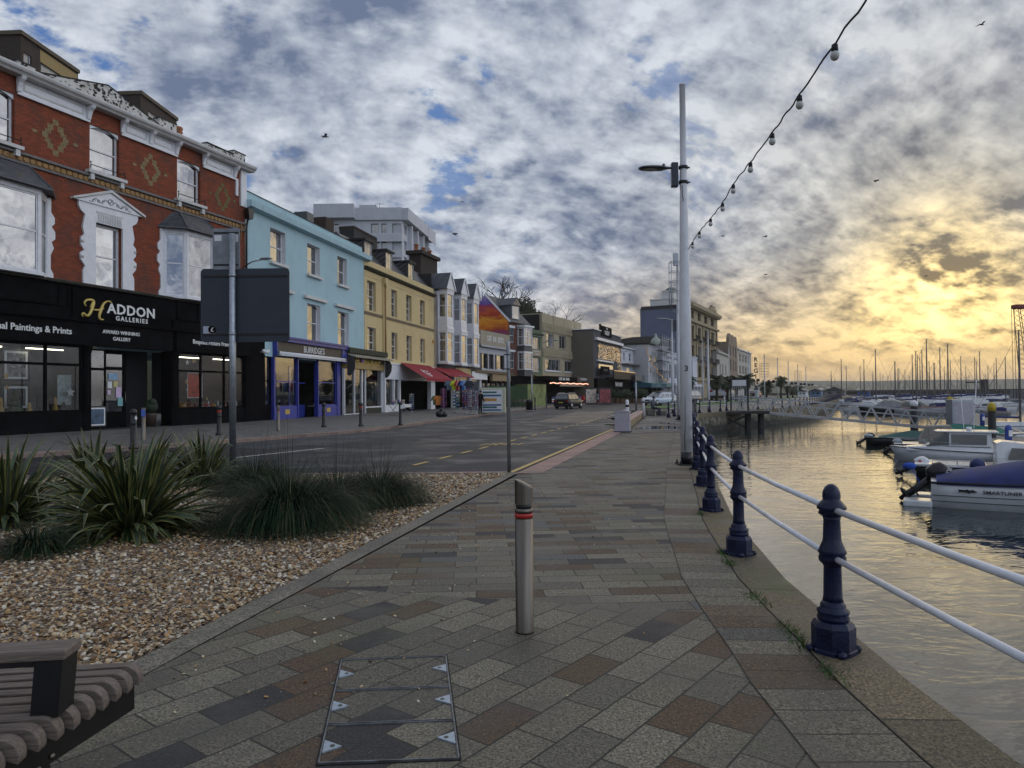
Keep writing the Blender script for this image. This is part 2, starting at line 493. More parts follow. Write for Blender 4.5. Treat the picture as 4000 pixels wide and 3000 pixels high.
def asphalt(name, c, gloss=.62, wet=.25):
 m, t, b, o = nodemat(name)
 ob = t.n('ShaderNodeTexCoord').outputs['Object']
 g = t.noise(ob, 85, 3, .8)
 st = t.noise(ob, .55, 6, .62)
 pt = t.noise(t.vm('MULTIPLY', ob, (.35, .1, 1)), 1.3, 4, .6)
 cc = t.mix(t.ss(g, .3, .72), tuple(x * .55 for x in c), tuple(x * 1.5 for x in c))
 cc = t.mix(t.m('MULTIPLY', t.ss(st, .42, .68), .5), cc, tuple(x * .55 for x in c))
 cc = t.mix(t.m('MULTIPLY', t.ss(pt, .5, .7), .35), cc, tuple(x * 1.5 for x in c))
 t.put(b.inputs['Base Color'], cc)
 b.inputs['Specular IOR Level'].default_value = .22
 t.put(b.inputs['Roughness'], t.m('SUBTRACT', gloss, t.m('MULTIPLY', t.ss(st, .4, .7), wet)))
 bn = t.n('ShaderNodeBump'); bn.inputs['Strength'].default_value = .5; bn.inputs['Distance'].default_value = .008
 t.put(bn.inputs['Height'], g); t.put(b.inputs['Normal'], bn.outputs[0])
 return m
m_asphalt = asphalt('road asphalt', (.016, .017, .021))
m_asphalt2 = asphalt('old asphalt', (.040, .042, .048))
m_bay = asphalt('brown bay surfacing', (.125, .100, .072))
m_prom = asphalt('promenade asphalt', (.05, .049, .049), .6, .3)
m_line = mat('worn white paint', (.68, .68, .64), .6, .2, 9, c2=(.12, .12, .12), c2amt=.33)
m_yel = mat('worn yellow paint', (.50, .34, .09), .6, .2, 9, c2=(.12, .11, .08), c2amt=.36)
m_soil = mat('ground soil', (.09, .08, .06), .9, .3, .2)
m_grass = mat('lawn grass', (.075, .15, .022), .85, .35, 3, bump=.6, bscale=50, c2=(.10, .12, .03), c2amt=.35)
# land: one sheet from far left to the quay edge, dropping as the harbour wall
land_L = [V((-900, p.y if i else -60, 0)) for i, p in enumerate(QUAY)]
strip('ground', land_L, QUAY, m_soil, -.12)
m_wall_st, t, b, o = nodemat('harbour wall stone')
uvn = t.n('ShaderNodeTexCoord')
vor = t.n('ShaderNodeTexVoronoi'); t.put(vor.inputs['Vector'], t.vm('MULTIPLY', uvn.outputs['UV'], (1.3, 2.6, 1))); vor.inputs['Scale'].default_value = 1.2
cw = t.ramp(vor.outputs['Color'], [(0, (.085, .075, .055)), (.4, (.17, .15, .11)), (.7, (.27, .24, .18)), (1, (.12, .105, .08))])
nz = t.noise(uvn.outputs['Object'], .9, 6, .65)
cw = t.mix(t.ss(nz, .42, .62), cw, (.04, .042, .025))
cw = t.mix(t.ss(t.xyz(uvn.outputs['Object'])[2], -.75, -1.25), cw, (.022, .024, .016))       # weed below the tide line
t.put(b.inputs['Base Color'], cw); b.inputs['Roughness'].default_value = .75
bn = t.n('ShaderNodeBump'); bn.inputs['Strength'].default_value = .9; bn.inputs['Distance'].default_value = .06
t.put(bn.inputs['Height'], vor.outputs['Distance']); t.put(b.inputs['Normal'], bn.outputs[0])
strip('harbour_wall', offset(QUAY, -.12), offset(QUAY, -.05), m_wall_st, -.06, -.06, drop=-5., kind=None)
tag(bpy.data.objects['harbour_wall'], 'rough stone harbour wall under the railings, weedy near the water', 'harbour wall')
# coping and border rows follow the edge
q_in = offset(QUAY, -.38)
strip('coping', q_in, QUAY, m_cope, .006, .0, drop=-.35)
q_in2 = offset(QUAY, -.84)
n_bd = next(i for i, p in enumerate(QUAY) if p.y > 28)
strip('border_paving', q_in2[:n_bd], offset(QUAY, -.385)[:n_bd], m_border, .004)
# left edge of the promenade: edging strip beside the shell bed, then the pink band, then the low wall
A0, A1 = V((-2.14, 4.02, 0)), V((.02, 13.75, 0))
dA = (A1 - A0).normalized()
B0, B1 = V((.28, 13.95, 0)), V((4.75, 31.0, 0))
promL = [V((-9, -6, 0)), V((-9, 3.4, 0)), V((-2.3, 3.45, 0)), A0 + V((.1, 0, 0)), A1 + V((.1, 0, 0)), B0 + V((.3, 0, 0)), B1 + V((.3, 0, 0))]
def q_x(y, path):
 for a, b in zip(path, path[1:]):
  if a.y <= y <= b.y: return a.x + (b.x - a.x) * (y - a.y) / max(b.y - a.y, 1e-6)
 return path[-1].x
def left_x(y):
 return q_x(y, promL)
def prom_sheet(name, y0l, y1l, m, tilt0=0, tilt1=0, n=36):
 """promenade between two cross lines (Y at the left edge, tilt = extra Y at the right edge)"""
 L, R2 = [], []
 for i in range(n + 1):
  y = y0l + (y1l - y0l) * i / n
  ty = tilt0 + (tilt1 - tilt0) * i / n
  L.append(V((left_x(y), y, 0)))
  yr = y + ty
  R2.append(V((q_x(yr, q_in2) + .005, yr, 0)))
 return strip(name, L, R2, m, 0.)
prom_sheet('near_paving', -5.0, 5.75, m_pave_near, 0, -.75)
prom_sheet('far_paving', 5.75, 27.8, m_pave_far, -.75, 0)
# asphalt promenade beyond the slabs, round to the bend of the quay
sheet('asphalt_path', [(left_x(27.8), 27.8)] + [(B1.x + .25, 31.0), (9.3, 48.7), (11.0, 56), (20, 78), (31, 100), (50, 140), (84, 205), (150, 330)] +
      [(p.x, p.y) for p in reversed(q_in) if p.y > 27.8], m_prom, -.002)
strip('edging_strip', [A0 + dA * -.1 + V((-.11, 0, 0)), A1 + V((-.11, .3, 0))], [A0 + dA * -.1 + V((.101, 0, 0)), A1 + V((.101, .3, 0))], m_edging, .005)
strip('edging_strip', [V((-9, 3.62, 0)), V((-2.2, 3.62, 0))][::-1], [V((-9, 3.42, 0)), V((-2.2, 3.42, 0))][::-1], m_edging, .005)
strip('pink_band', [B0 + V((-.22, -.1, 0)), B1 + V((-.22, 0, 0))], [B0 + V((.305, 0, 0)), B1 + V((.305, 0, 0))], m_pink, .003)
# road: from the near flush kerb to the far kerb, following the curve of the street
FARK = catmull([(-22, 2), (-16.2, 13.2), (-13.2, 18.3), (-11.6, 20.4), (-7.2, 28.4), (-5.6, 34.0), (-4.3, 40.8), (-.44, 61.5), (1.5, 70), (4.8, 84), (9.0, 97), (15.3, 115), (31, 152), (60, 214), (120, 330)], 1.5)
NEARK = [V((-24, 14.1, 0)), V((-.2, 14.1, 0)), B0 + V((-.2, .0, 0)), B1 + V((-.1, 0, 0)), V((9.1, 48.6, 0)), V((10.6, 56, 0)), V((19.7, 78, 0)), V((30.7, 100, 0)), V((49.7, 140, 0)), V((149, 330, 0))]
sheet('road', [(p.x, p.y) for p in NEARK] + [(p.x, p.y) for p in reversed(FARK)], m_asphalt, -.03)
i0 = next(i for i, p in enumerate(FARK) if p.y > 22)
fl = offset(FARK, 3.3)
strip('road_lane', FARK[i0:], fl[i0:], m_asphalt2, -.026)
bay = [ground(*Z6(x, y), -.03) for x, y in ((262, 1240), (820, 1255), (1085, 1150), (1130, 1122), (700, 1128))]
sheet('road_patch', [(p.x, p.y) for p in bay], m_bay, -.022)
# painted lines
def painted(name, pts, wd, m, z=-.018, d0=0, d1=None):
 path = [V((*p[:2], 0)) for p in pts]
 return strip(name, offset(path, -wd / 2), offset(path, wd / 2), m, z)
def gp(x, y, z=-.03): return ground(*DD(x, y), z)
painted('white_edge_line', [gp(380, 1003), gp(700, 969)], .11, m_line)
ya, yb = B0 + V((-.42, -.1, 0)), B1 + V((-.38, 0, 0))
painted('yellow_line', [ya, yb], .12, m_yel)
y0, y1 = gp(893, 1006), gp(1300, 903.5)
dd = (y1 - y0).normalized()
mb = MB(); k = 0.
while k < (y1 - y0).length:
 a = y0 + dd * k; s_ = V((dd.y, -dd.x, 0)) * .06
 mb.add([a - s_, a + s_, a + dd * .85 + s_, a + dd * .85 - s_], [(0, 1, 2, 3)]); k += 1.62
o = mb.build('yellow_dashes', m_yel); o.location.z = .012; o['kind'] = 'structure'
mb = MB(); k = 0
while k < 34:
 a = y1 + dd * (k + 1.5); s_ = V((dd.y, -dd.x, 0)) * .06
 mb.add([a - s_, a + s_, a + dd * .8 + s_, a + dd * .8 - s_], [(0, 1, 2, 3)]); k += 1.4
o = mb.build('white_dashes', m_line); o.location.z = .0125; o['kind'] = 'structure'
mb = MB()
c0 = gp(1072, 962.5)
for i in range(6):                                             # worn, unreadable bay lettering
 a = c0 + dd * (.12 * (i % 2)) + V((-.55 + .22 * i, 0, 0))
 for q in range(2):
  p = a + dd * (q * .42)
  mb.add([p, p + V((.12, 0, 0)), p + V((.12, 0, 0)) + dd * .3, p + dd * .3], [(0, 1, 2, 3)])
o = mb.build('bay_marking', m_yel); o.location.z = .012; o['kind'] = 'structure'
# far footway with a kerb
fk2 = offset(FARK, -.28)
strip('far_kerb', fk2, FARK, m_kerb, .10, .09, drop=-.1)
strip('far_pavement', [V((p.x - 30, p.y + 10, 0)) for p in fk2], fk2, m_foot, .098)
# water out to the horizon
m_water, t, b, o = nodemat('harbour water')
ob = t.n('ShaderNodeTexCoord').outputs['Object']
b.inputs['Base Color'].default_value = (.018, .028, .028, 1)
b.inputs['Roughness'].default_value = .035
b.inputs['IOR'].default_value = 1.5
b.inputs['Specular IOR Level'].default_value = .5
n1 = t.noise(t.vm('MULTIPLY', ob, (.75, 1.25, 1)), 1.15, 3, .55, .6)
n2 = t.noise(t.vm('MULTIPLY', ob, (1., 1.9, 1)), 4.2, 2, .5, .3)
rip = t.noise(ob, .12, 3, .5)
h = t.m('ADD', t.m('MULTIPLY', n1, t.m('ADD', .55, t.m('MULTIPLY', rip, .9))), t.m('MULTIPLY', n2, t.m('MULTIPLY', t.ss(rip, .38, .62), .30)))
bn = t.n('ShaderNodeBump'); bn.inputs['Strength'].default_value = .25; bn.inputs['Distance'].default_value = .10
t.put(bn.inputs['Height'], h); t.put(b.inputs['Normal'], bn.outputs[0])
sheet('water', [(-2, -60), (6000, -60), (6000, 9000), (-200, 9000), (60, 400), (4, 200)], m_water, WATER_Z)
# hills across the bay
def hill(name, pts, depth, m, n=60):
 """ridge given as (x, y, height); rises from the water with uneven slopes"""
 path = catmull(pts, (V(pts[-1]) - V(pts[0])).length / n)
 L = []
 for i, p in enumerate(path):
  j = sin(i * .9) * .06 + sin(i * .37 + 1) * .1
  for k in range(7):
   f = k / 6
   L.append((p.x - (1 - f) * 0, p.y + f * depth, WATER_Z - 1 + (p.z + 1 - WATER_Z) * (sin(f * pi / 2) ** (1.1 + j * 2)) * (1 + j * .25 * f)))
 fs = [(i * 7 + k, (i + 1) * 7 + k, (i + 1) * 7 + k + 1, i * 7 + k + 1) for i in range(len(path) - 1) for k in range(6)]
 o = MB().add(L, fs, 0, True).build(name, m)
 o['kind'] = 'structure'
 return o
m_hill, t, b, o = nodemat('far hillside')
ob = t.n('ShaderNodeTexCoord').outputs['Object']
hc = t.mix(t.ss(t.noise(ob, .008, 5, .6), .4, .6), (.050, .062, .030), (.105, .10, .055))
vo = t.n('ShaderNodeTexVoronoi'); t.put(vo.inputs['Vector'], ob); vo.inputs['Scale'].default_value = .055
hc = t.mix(t.m('MULTIPLY', t.m('LESS_THAN', vo.outputs['Distance'], .28), t.ss(t.noise(ob, .0035, 3, .5), .47, .6)), hc, (.55, .52, .47))   # towns of pale houses
t.put(b.inputs['Base Color'], hc); b.inputs['Roughness'].default_value = .9
hill('hills', [(760, 2500, 18), (1000, 2450, 42), (1300, 2400, 42), (1650, 2300, 40), (2100, 2200, 43), (2700, 2000, 45), (3300, 1800, 40)], 260, m_hill)
hill('hills', [(480, 1300, 4), (520, 1290, 20), (600, 1290, 16), (690, 1290, 3)], 80, m_hill, 24)
# rising ground behind the street that carries the trees and the flats
m_bank = mat('wooded bank', (.035, .045, .02), .9, .4, .6, bump=.8, bscale=3)
bank_f = [V((-70, 5, 0)), V((-52, 40, 0)), V((-38, 80, 0)), V((-22, 120, 0)), V((5, 160, 0)), V((30, 215, 0))]
bl = []
for p in bank_f:
 for dx_, z in ((0, -.1), (-6, 8), (-20, 11), (-70, 15)): bl.append((p.x + dx_, p.y - dx_ * .3, z))
fs = [(i * 4 + k, i * 4 + k + 1, (i + 1) * 4 + k + 1, (i + 1) * 4 + k) for i in range(len(bank_f) - 1) for k in range(3)]
o = MB().add(bl, fs, 0, True).build('hillside', m_bank); o['kind'] = 'structure'
# puddles
m_pud = mat('puddle water', (.02, .022, .024), .02, .0, 1, spec=.8, ior=1.5)
def puddle(c, rx, ry, seed, z):
 r2 = random.Random(seed); pts = []
 ph = [r2.uniform(0, 6.28) for _ in range(4)]
 for k in range(40):
  a = 2 * pi * k / 40
  q = 1 + .22 * sin(2 * a + ph[0]) + .13 * sin(3 * a + ph[1]) + .08 * sin(5 * a + ph[2]) + .05 * sin(9 * a + ph[3])
  pts.append((c.x + rx * q * cos(a), c.y + ry * q * sin(a)))
 sheet('puddle', pts, m_pud, z)
puddle(ground(*Y8(1120, 628)), 1.15, 1.6, 3, .003)
puddle(ground(*Y8(1120, 566)), .35, .8, 5, .003)
puddle(ground(*Y8(380, 590), -.03), .40, .9, 8, -.020)
puddle(ground(*Y8(390, 505), -.03), .30, 3.2, 4, -.020)
# strips of lawn beyond the bend
sheet('lawn', [(14.0, 69), (19.8, 79.5), (30.8, 101), (49.8, 141), (47, 143), (27, 104), (13.6, 76)], m_grass, .03)
sheet('lawn', [(52, 146), (74, 186), (138, 300), (132, 304), (68, 190), (48, 152)], m_grass, .03)
# shell bed: a base sheet plus loose cockle shells
m_bed, t, b, o = nodemat('crushed shell bed')
ob = t.n('ShaderNodeTexCoord').outputs['Object']
vo = t.n('ShaderNodeTexVoronoi'); t.put(vo.inputs['Vector'], ob); vo.inputs['Scale'].default_value = 34
bc = t.ramp(vo.outputs['Color'], [(0, (.10, .07, .045)), (.3, (.30, .20, .12)), (.55, (.46, .33, .21)), (.8, (.60, .50, .40)), (1, (.20, .14, .09))])
bc = t.mix(t.ss(vo.outputs['Distance'], .35, .7), bc, (.05, .035, .025))
t.put(b.inputs['Base Color'], bc); b.inputs['Roughness'].default_value = .7
bn = t.n('ShaderNodeBump'); bn.inputs['Strength'].default_value = .9; bn.inputs['Distance'].default_value = .02
t.put(bn.inputs['Height'], t.m('SUBTRACT', 1., vo.outputs['Distance'])); t.put(b.inputs['Normal'], bn.outputs[0])
bed = [(-2.24, 3.65), (-.12, 13.8), (-.22, 13.98), (-26, 13.98), (-26, 3.65)]
sheet('shell_bed', bed, m_bed, -.008)
strip('bed_kerb', [V((-26, 14.13, 0)), V((-.1, 14.13, 0))], [V((-26, 13.97, 0)), V((-.1, 13.97, 0))], m_pink, .012)
def shells(name, spots, mats):
 vs, fs, mi = [], [], []
 for (x, y, s, z) in spots:
  M = Matrix.Rotation(rnd.uniform(0, 6.28), 3, 'Z') @ Matrix.Rotation(rnd.gauss(0, .45), 3, 'X') @ Matrix.Rotation(rnd.choice((0, 0, pi)) + rnd.gauss(0, .4), 3, 'Y')
  n = len(vs); e = rnd.uniform(.7, .95)
  for k in range(7):
   a = 2 * pi * k / 7
   q = M @ V((s * cos(a), s * e * sin(a), 0)); vs.append((x + q.x, y + q.y, z + q.z))
  for k in range(5):
   a = 2 * pi * k / 5 + .3
   q = M @ V((s * .62 * cos(a) - s * .08, s * e * .62 * sin(a), s * .33)); vs.append((x + q.x, y + q.y, z + q.z))
  q = M @ V((-s * .25, 0, s * .45)); vs.append((x + q.x, y + q.y, z + q.z))
  m = rnd.choices(range(len(mats)), (3, 3, 2, 1.3, 1))[0]
  for f in ((0, 1, 7), (1, 2, 8), (2, 3, 8), (3, 4, 9), (4, 5, 10), (5, 6, 10), (6, 0, 11), (1, 8, 7), (3, 9, 8), (4, 10, 9), (6, 11, 10), (0, 7, 11),
                  (7, 8, 12), (8, 9, 12), (9, 10, 12), (10, 11, 12), (11, 7, 12)):
   fs.append([n + i for i in f]); mi.append(m)
 mb = MB(); mb.v, mb.f, mb.mi, mb.sm = vs, fs, mi, [True] * len(fs)
 o = mb.build(name, mats); o['kind'] = 'stuff'
 return o
shell_m = [mat('shell cream', (.50, .385, .225), .5, .25, 25), mat('shell tan', (.37, .215, .085), .5, .3, 25), mat('shell white', (.60, .545, .43), .45, .12, 25),
           mat('shell brown', (.19, .105, .045), .55, .3, 25), mat('shell grey', (.15, .12, .085), .55, .3, 25)]
spots = []
while len(spots) < 21000:
 y = 3.68 + rnd.random() ** 1.7 * 10.2
 lim = A0.x - .13 + (y - A0.y) * (A1.x - A0.x) / (A1.y - A0.y)
 x = lim - rnd.random() ** 1.15 * (3.6 + .4 * y)
 if x < -.78 * y: continue
 spots.append((x, y, rnd.uniform(.008, .0175) * (1 + .045 * y), rnd.uniform(-.002, .016)))
shells('shell_gravel', spots, shell_m)
lit_ = []
for i in range(260):                                           # strays kicked onto the slabs
 y = 2.6 + rnd.random() ** 1.3 * 9; x = left_x(y) + .1 + abs(rnd.gauss(0, 1.2))
 if x < q_x(y, QUAY) - .1: lit_.append((x, y, rnd.uniform(.006, .014), .006))
shells('shell_litter', lit_, shell_m)
mb = MB(); qw = random.Random(4)                               # weeds in the joint of the coping
for yc in (3.9, 4.35, 4.6, 6.4, 6.85, 5.3, 9.0):
 for _ in range(70):
  y = yc + qw.gauss(0, .09); x = q_x(y, q_in) + qw.gauss(.0, .03); a = qw.uniform(0, 6.28); h = qw.uniform(.015, .045)
  mb.add([(x - .004, y, .004), (x + .004, y, .004), (x + .03 * cos(a), y + .03 * sin(a), h)], [(0, 1, 2)])
o = mb.build('weeds', mat('weed green', (.05, .10, .015), .7, .3)); o['kind'] = 'stuff'
# ================================================================== street furniture and plants in front
m_steel = mat('brushed steel', (.17, .15, .125), .38, .2, 3, metal=1., stretch=(9, 9, .4), bump=.05, bscale=8)
m_black = mat('black paint', (.010, .010, .011), .35, .1)
m_matt = mat('matt black', (.014, .014, .015), .7, .2)
m_red = mat('red band', (.42, .02, .015), .4, .1)
m_navy = mat('navy railing paint', (.005, .009, .036), .34, .35, 8, bump=.3, bscale=45, spec=.35, c2=(.035, .022, .014), c2amt=.22)
m_white = mat('white paint', (.74, .74, .75), .4, .06, 6, c2=(.50, .49, .46), c2amt=.30)
m_wrail = mat('white rail paint', (.72, .73, .76), .35, .08, 8, c2=(.40, .40, .38), c2amt=.27)
m_mast = mat('scuffed mast paint', (.74, .74, .75), .45, .08, 3, c2=(.16, .16, .16), c2amt=.33, stretch=(2.4, 2.4, .9), bump=.1)
m_galv = mat('galvanised steel', (.36, .39, .42), .42, .16, 14, metal=.85)
m_grey = mat('grey cabinet', (.40, .38, .42), .5, .08, 3, c2=(.30, .28, .30), c2amt=.4)
m_slatw = mat('weathered timber', (.165, .130, .104), .7, .30, 6, bump=.4, bscale=16, stretch=(1.2, 14, 14), c2=(.085, .070, .062), c2amt=.42)
m_signb = mat('sign back', (.020, .027, .040), .45, .12, 2)
m_paper = mat('white sticker', (.70, .70, .70), .5, .05)
# ---- stainless bollards
def steel_bollard(h=1.0, r=.058):
 root = thing('steel_bollard', '', 'bollard')
 body = MB().lathe([(r + .004, 0), (r, .01), (r, h * .725), (r - .004, h * .727), (r - .004, h * .742), (r, h * .744), (r, h * .77)], n=32)
 body.build('post', m_steel, root)
 MB().lathe([(r + .0015, h * .742), (r + .0015, h * .770)], n=32).build('red_band', m_red, root)
 MB().lathe([(r, h * .770), (r, h * .802)], n=32).build('collar', m_steel, root)
 MB().lathe([(r - .006, h * .800), (r - .006, h * .830)], n=32).build('black_band', m_black, root)
 cap = MB()                                                     # head cut off on a slant with a rounded edge
 n = 32; rings = []
 def top(x): return h * (.988 - .052 * ((x / r + 1) / 2) ** 1.3)
 rings.append([(r * cos(2 * pi * k / n), r * sin(2 * pi * k / n), h * .828) for k in range(n)])
 for q, dzc in ((1., -.012), (.985, -.004), (.94, .0), (.88, .001), (.5, .001), (.02, .001)):
  rings.append([(r * q * cos(2 * pi * k / n), r * q * sin(2 * pi * k / n), top(r * q * cos(2 * pi * k / n)) + dzc) for k in range(n)])
 cap.loft(rings[:2], caps=False).loft(rings[1:], smooth=False).build('slanted_cap', m_steel, root)
 return root
bo = steel_bollard()
tag(bo, 'tall brushed steel bollard in the middle of the paved promenade', 'bollard', 'steel bollards with a red band')
g = ground(2050, 2468)
bo.location = g
s1 = dup(bo, ground(*Z2(930, 1445), .1), 0, 'steel bollard with a blue badge on the far footway beside a black one', 1.12)
mb = MB().box(.028, .063, -.055, .055, .72, .93); mb.build('notice', mat('blue badge', (.05, .12, .42), .4, .1), s1)
s1.rotation_euler.z = -1.2
dup(bo, ground(*Z4(517, 1332), .1), 0, 'steel bollard standing in front of the blue cafe shopfront', 1.1)
# ---- black cast bollards on the far footway
bb = thing('black_bollard', 'black bollard with a round sticker beside a steel one', 'bollard', ground(*Z2(865, 1500), .1), group='black bollards along the far footway')
MB().lathe([(.125, 0), (.125, .05), (.10, .09), (.085, .12), (.08, .7)], n=16).build('post', m_black, bb)
MB().lathe([(.087, .70), (.092, .72), (.087, .74), (.08, .75), (.08, .98)], n=16).build('neck', m_black, bb)
MB().lathe([(.08, .98), (.098, 1.0), (.098, 1.05), (.08, 1.09), (.045, 1.12), (.005, 1.13)], n=16).build('cap', m_black, bb)
bl = {}
for (zf, x, y, lab) in ((Z2, 1420, 1410, 'black bollard with a red band before the right window of the black gallery'), (Z4, 1010, 1295, 'black bollard in front of the blue cafe doorway'),
      (Z4, 1410, 1285, 'black bollard with a red band before the glass-fronted gift shop'), (Z4, 1838, 1275, 'black bollard carrying a white notice by the souvenir table'),
      (Z6, 250, 1110, 'thin black bollard beside the litter bin and sign post'), (Z6, 372, 1095, 'thin black bollard at the corner of the green hoarding')):
 k = dup(bb, ground(*zf(x, y), .1), 0, lab)
 if 'red' in lab: MB().lathe([(.082, .86), (.082, .93)], n=16).build('red_band', m_red, k)
 if 'notice' in lab: MB().box(.02, .22, -.10, -.095, .80, .98).build('notice', m_paper, k)
 if 'thin' in lab: k.scale = (.8, .8, 1.05)
MB().lathe([(.0, 0), (.06, .001), (.06, .006), (.0, .007)], n=16).xf(Matrix.Translation((.083, -.03, .86)) @ Matrix.Rotation(pi / 2, 4, 'Y')).build('sticker', m_paper, bb)
# ---- recessed inspection cover
mh = thing('inspection_cover', 'steel framed inspection cover inlaid with paving slabs', 'manhole cover', (0, 0, 0))
c4 = [ground(*DD(x, y)) for x, y in ((738, 1427), (963, 1418), (991, 1639), (688, 1650))]
mb = MB()
def flat(p, q, wd, z0, z1, mb):
 p, q = V((p.x, p.y, 0)), V((q.x, q.y, 0)); d = (q - p).normalized(); s_ = V((d.y, -d.x, 0)) * wd / 2
 mb.prism([p - s_ + V((0, 0, z0)), q - s_ + V((0, 0, z0)), q + s_ + V((0, 0, z0)), p + s_ + V((0, 0, z0))], (0, 0, z1 - z0))
for i in range(4): flat(c4[i], c4[(i + 1) % 4], .0065, -.002, .007, mb)
m_cov_ = mat('dull cover steel', (.17, .18, .19), .5, .4, 12, metal=.6, c2=(.05, .045, .035), c2amt=.35)
mb.build('frame', m_cov_, mh)
mb = MB()
for i in range(4):
 cen = sum(c4, V()) / 4
 p, q = c4[i], c4[(i + 1) % 4]; p = p + (p - cen) * .025; q = q + (q - cen) * .025
 flat(p, q, .006, -.003, .0045, mb)
mb.build('joint', mat('dirty joint', (.012, .012, .011), .9, .2), mh)
mb = MB()
for f in (.37, .70):
 a, b_ = c4[0].lerp(c4[3], f), c4[1].lerp(c4[2], f)
 for o_ in (-.008, .008): flat(a + V((0, o_, 0)), b_ + V((0, o_, 0)), .0045, -.002, .0065, mb)
mb.build('crossbar', m_cov_, mh)
m_plate = mat('zinc corner plate', (.34, .40, .46), .45, .15, 30, metal=.4)
for (l, fr) in ((0, .18), (0, .53), (0, .88), (1, .16), (1, .51), (1, .85)):
 e0, e1 = (c4[0], c4[3]) if l == 0 else (c4[1], c4[2])
 p = e0.lerp(e1, fr); d = (e1 - e0).normalized(); inn = V((1, 0, 0)) if l == 0 else V((-1, 0, 0))
 tri = [p - d * .055 + inn * .006, p + d * .055 + inn * .006, p + inn * .085 - d * .0]
 pl = MB().prism([V((q.x, q.y, -.001)) for q in tri], (0, 0, .008)).build('corner_plate', m_plate, mh)
 MB().lathe([(.011, .0071), (.011, .0085)], (p.x + inn.x * .045, p.y, 0), 10).build('key_hole', m_black, pl)
# ---- bench: curved slats on a black frame, with an arm rest
bn_ = thing('bench', 'backless bench of curved weathered timber slats with a flat armrest', 'bench', (-1.53, 2.93, 0), radians(8))
# local: slats run along -x from the right edge (x = 0), rows go towards -y; the right edge slants a little
mb = None
NS = 12
def slat_edge(i): return -.012 * i - .0008 * i * i
for i in range(NS):
 y = -.075 * i
 x1 = slat_edge(i); L = .66; rr = .062; prof = []
 zt, zb = .45, .395
 for k in range(9):
  a = pi / 2 - (pi / 2 + .35) * k / 8
  prof.append((x1 - rr + rr * cos(a), zt - rr + rr * sin(a)))
 inn = []
 r2 = rr - .048
 for k in range(8, -1, -1):
  a = pi / 2 - (pi / 2 + .35) * k / 8
  inn.append((x1 - rr + r2 * cos(a), zt - rr + r2 * sin(a)))
 lp = [(2 * (x1 - L / 2) - x, z) for x, z in prof]; li = [(2 * (x1 - L / 2) - x, z) for x, z in inn]
 mb = MB()
 outer = list(reversed(lp)) + prof                            # a strip of quads along the curved outline
 inner = [(x, z) for x, z in li] + [(x, z) for x, z in reversed(inn)]
 vs = []
 for (ox, oz), (ix, iz) in zip(outer, inner):
  vs += [(ox, y - .026, oz), (ox, y + .026, oz), (ix, y + .026, iz), (ix, y - .026, iz)]
 fs = []
 for q in range(len(outer) - 1):
  a, b_ = q * 4, q * 4 + 4
  for k in range(4): fs.append((a + k, a + (k + 1) % 4, b_ + (k + 1) % 4, b_ + k))
 fs += [(0, 1, 2, 3), tuple(len(vs) - 4 + k for k in (3, 2, 1, 0))]
 mb.add(vs, fs, 0, False)
 mb.build('slat', m_slatw, bn_, bev=.004, fix=True)
fr = MB()
for (p, q) in (((slat_edge(0) - .05, .02, .325), (slat_edge(NS) - .05, -.86, .325)), ((slat_edge(0) - .60, .02, .325), (slat_edge(NS) - .60, -.86, .325))):
 fr.beam(p, q, .035, .13)
for yy in (.0, -.85): fr.beam((-.05, yy, .33), (-.62, yy, .33), .04, .1)
fr.build('frame', m_black, bn_)
for yy in (-.3, -.75):
 for xx in (-.25, -.45): MB().box(xx - .03, xx + .03, yy - .03, yy + .03, 0, .28).build('leg', m_black, bn_)
for yy in (-.47, -.56):
 MB().ball((slat_edge(6) - .022, yy, .315), .012, 8).build('bolt', m_steel, bn_)
ar = MB().box(-.62, -.085, -.46, -.33, .635, .67).build('armrest', m_slatw, bn_, bev=.008)
MB().prism([(-.20, -.455, .44), (-.11, -.455, .44), (-.095, -.455, .634), (-.185, -.455, .634)], (0, .115, 0)).build('armrest_support', m_black, bn_)
MB().box(-.60, -.19, -.45, -.345, .615, .634).build('armrest_rail', m_black, bn_)
MB().box(-.60, -.51, -.45, -.345, .44, .615).build('armrest_support', m_black, bn_)
# ---- harbour railings
POST_M = {}
def rail_post(parent, p, rz, s_=1., detail=True):
 """cast post: block, shaft with two flared collars and a domed head"""
 key = detail
 if key not in POST_M:
  r8 = pi / 8
  bl_ = MB().lathe([(.150, 0), (.150, .025), (.140, .03), (.140, .155), (.118, .185), (.100, .19)], n=8, smooth=False, rot=r8)
  bl_.lathe([(.100, .19), (.104, .205), (.094, .22), (.104, .235), (.104, .245), (.080, .26), (.082, .275), (.066, .30)], n=16)
  for a in range(4): bl_.ball((.15 * cos(a * pi / 2), .15 * sin(a * pi / 2), .02), .035, 8, sz=.7)
  sh = MB().lathe([(.066, .30), (.060, .33), (.056, .50), (.062, .515), (.086, .535), (.088, .555), (.080, .575), (.092, .585), (.084, .605), (.062, .65), (.058, .67), (.053, .78), (.060, .80)], n=16)
  hd = MB().lathe([(.060, .80), (.086, .815), (.078, .835), (.094, .845), (.092, .86), (.060, .895), (.055, .90), (.058, .915), (.055, .945), (.042, .972), (.022, .988), (.002, .992)], n=16)
  POST_M[key] = [(q.build(nm, m_navy)) for q, nm in ((bl_, 'base'), (sh, 'shaft'), (hd, 'head'))]
  first = True
 else: first = False
 e = bpy.data.objects.new('post', None); col.objects.link(e)
 e.parent = parent; e.location = p; e.rotation_euler = (0, 0, rz); e.scale = (s_ * .88, s_ * .88, s_)
 for q in POST_M[key]:
  c = q if first else q.copy()
  if not first: col.objects.link(c)
  c.parent = e
 return e
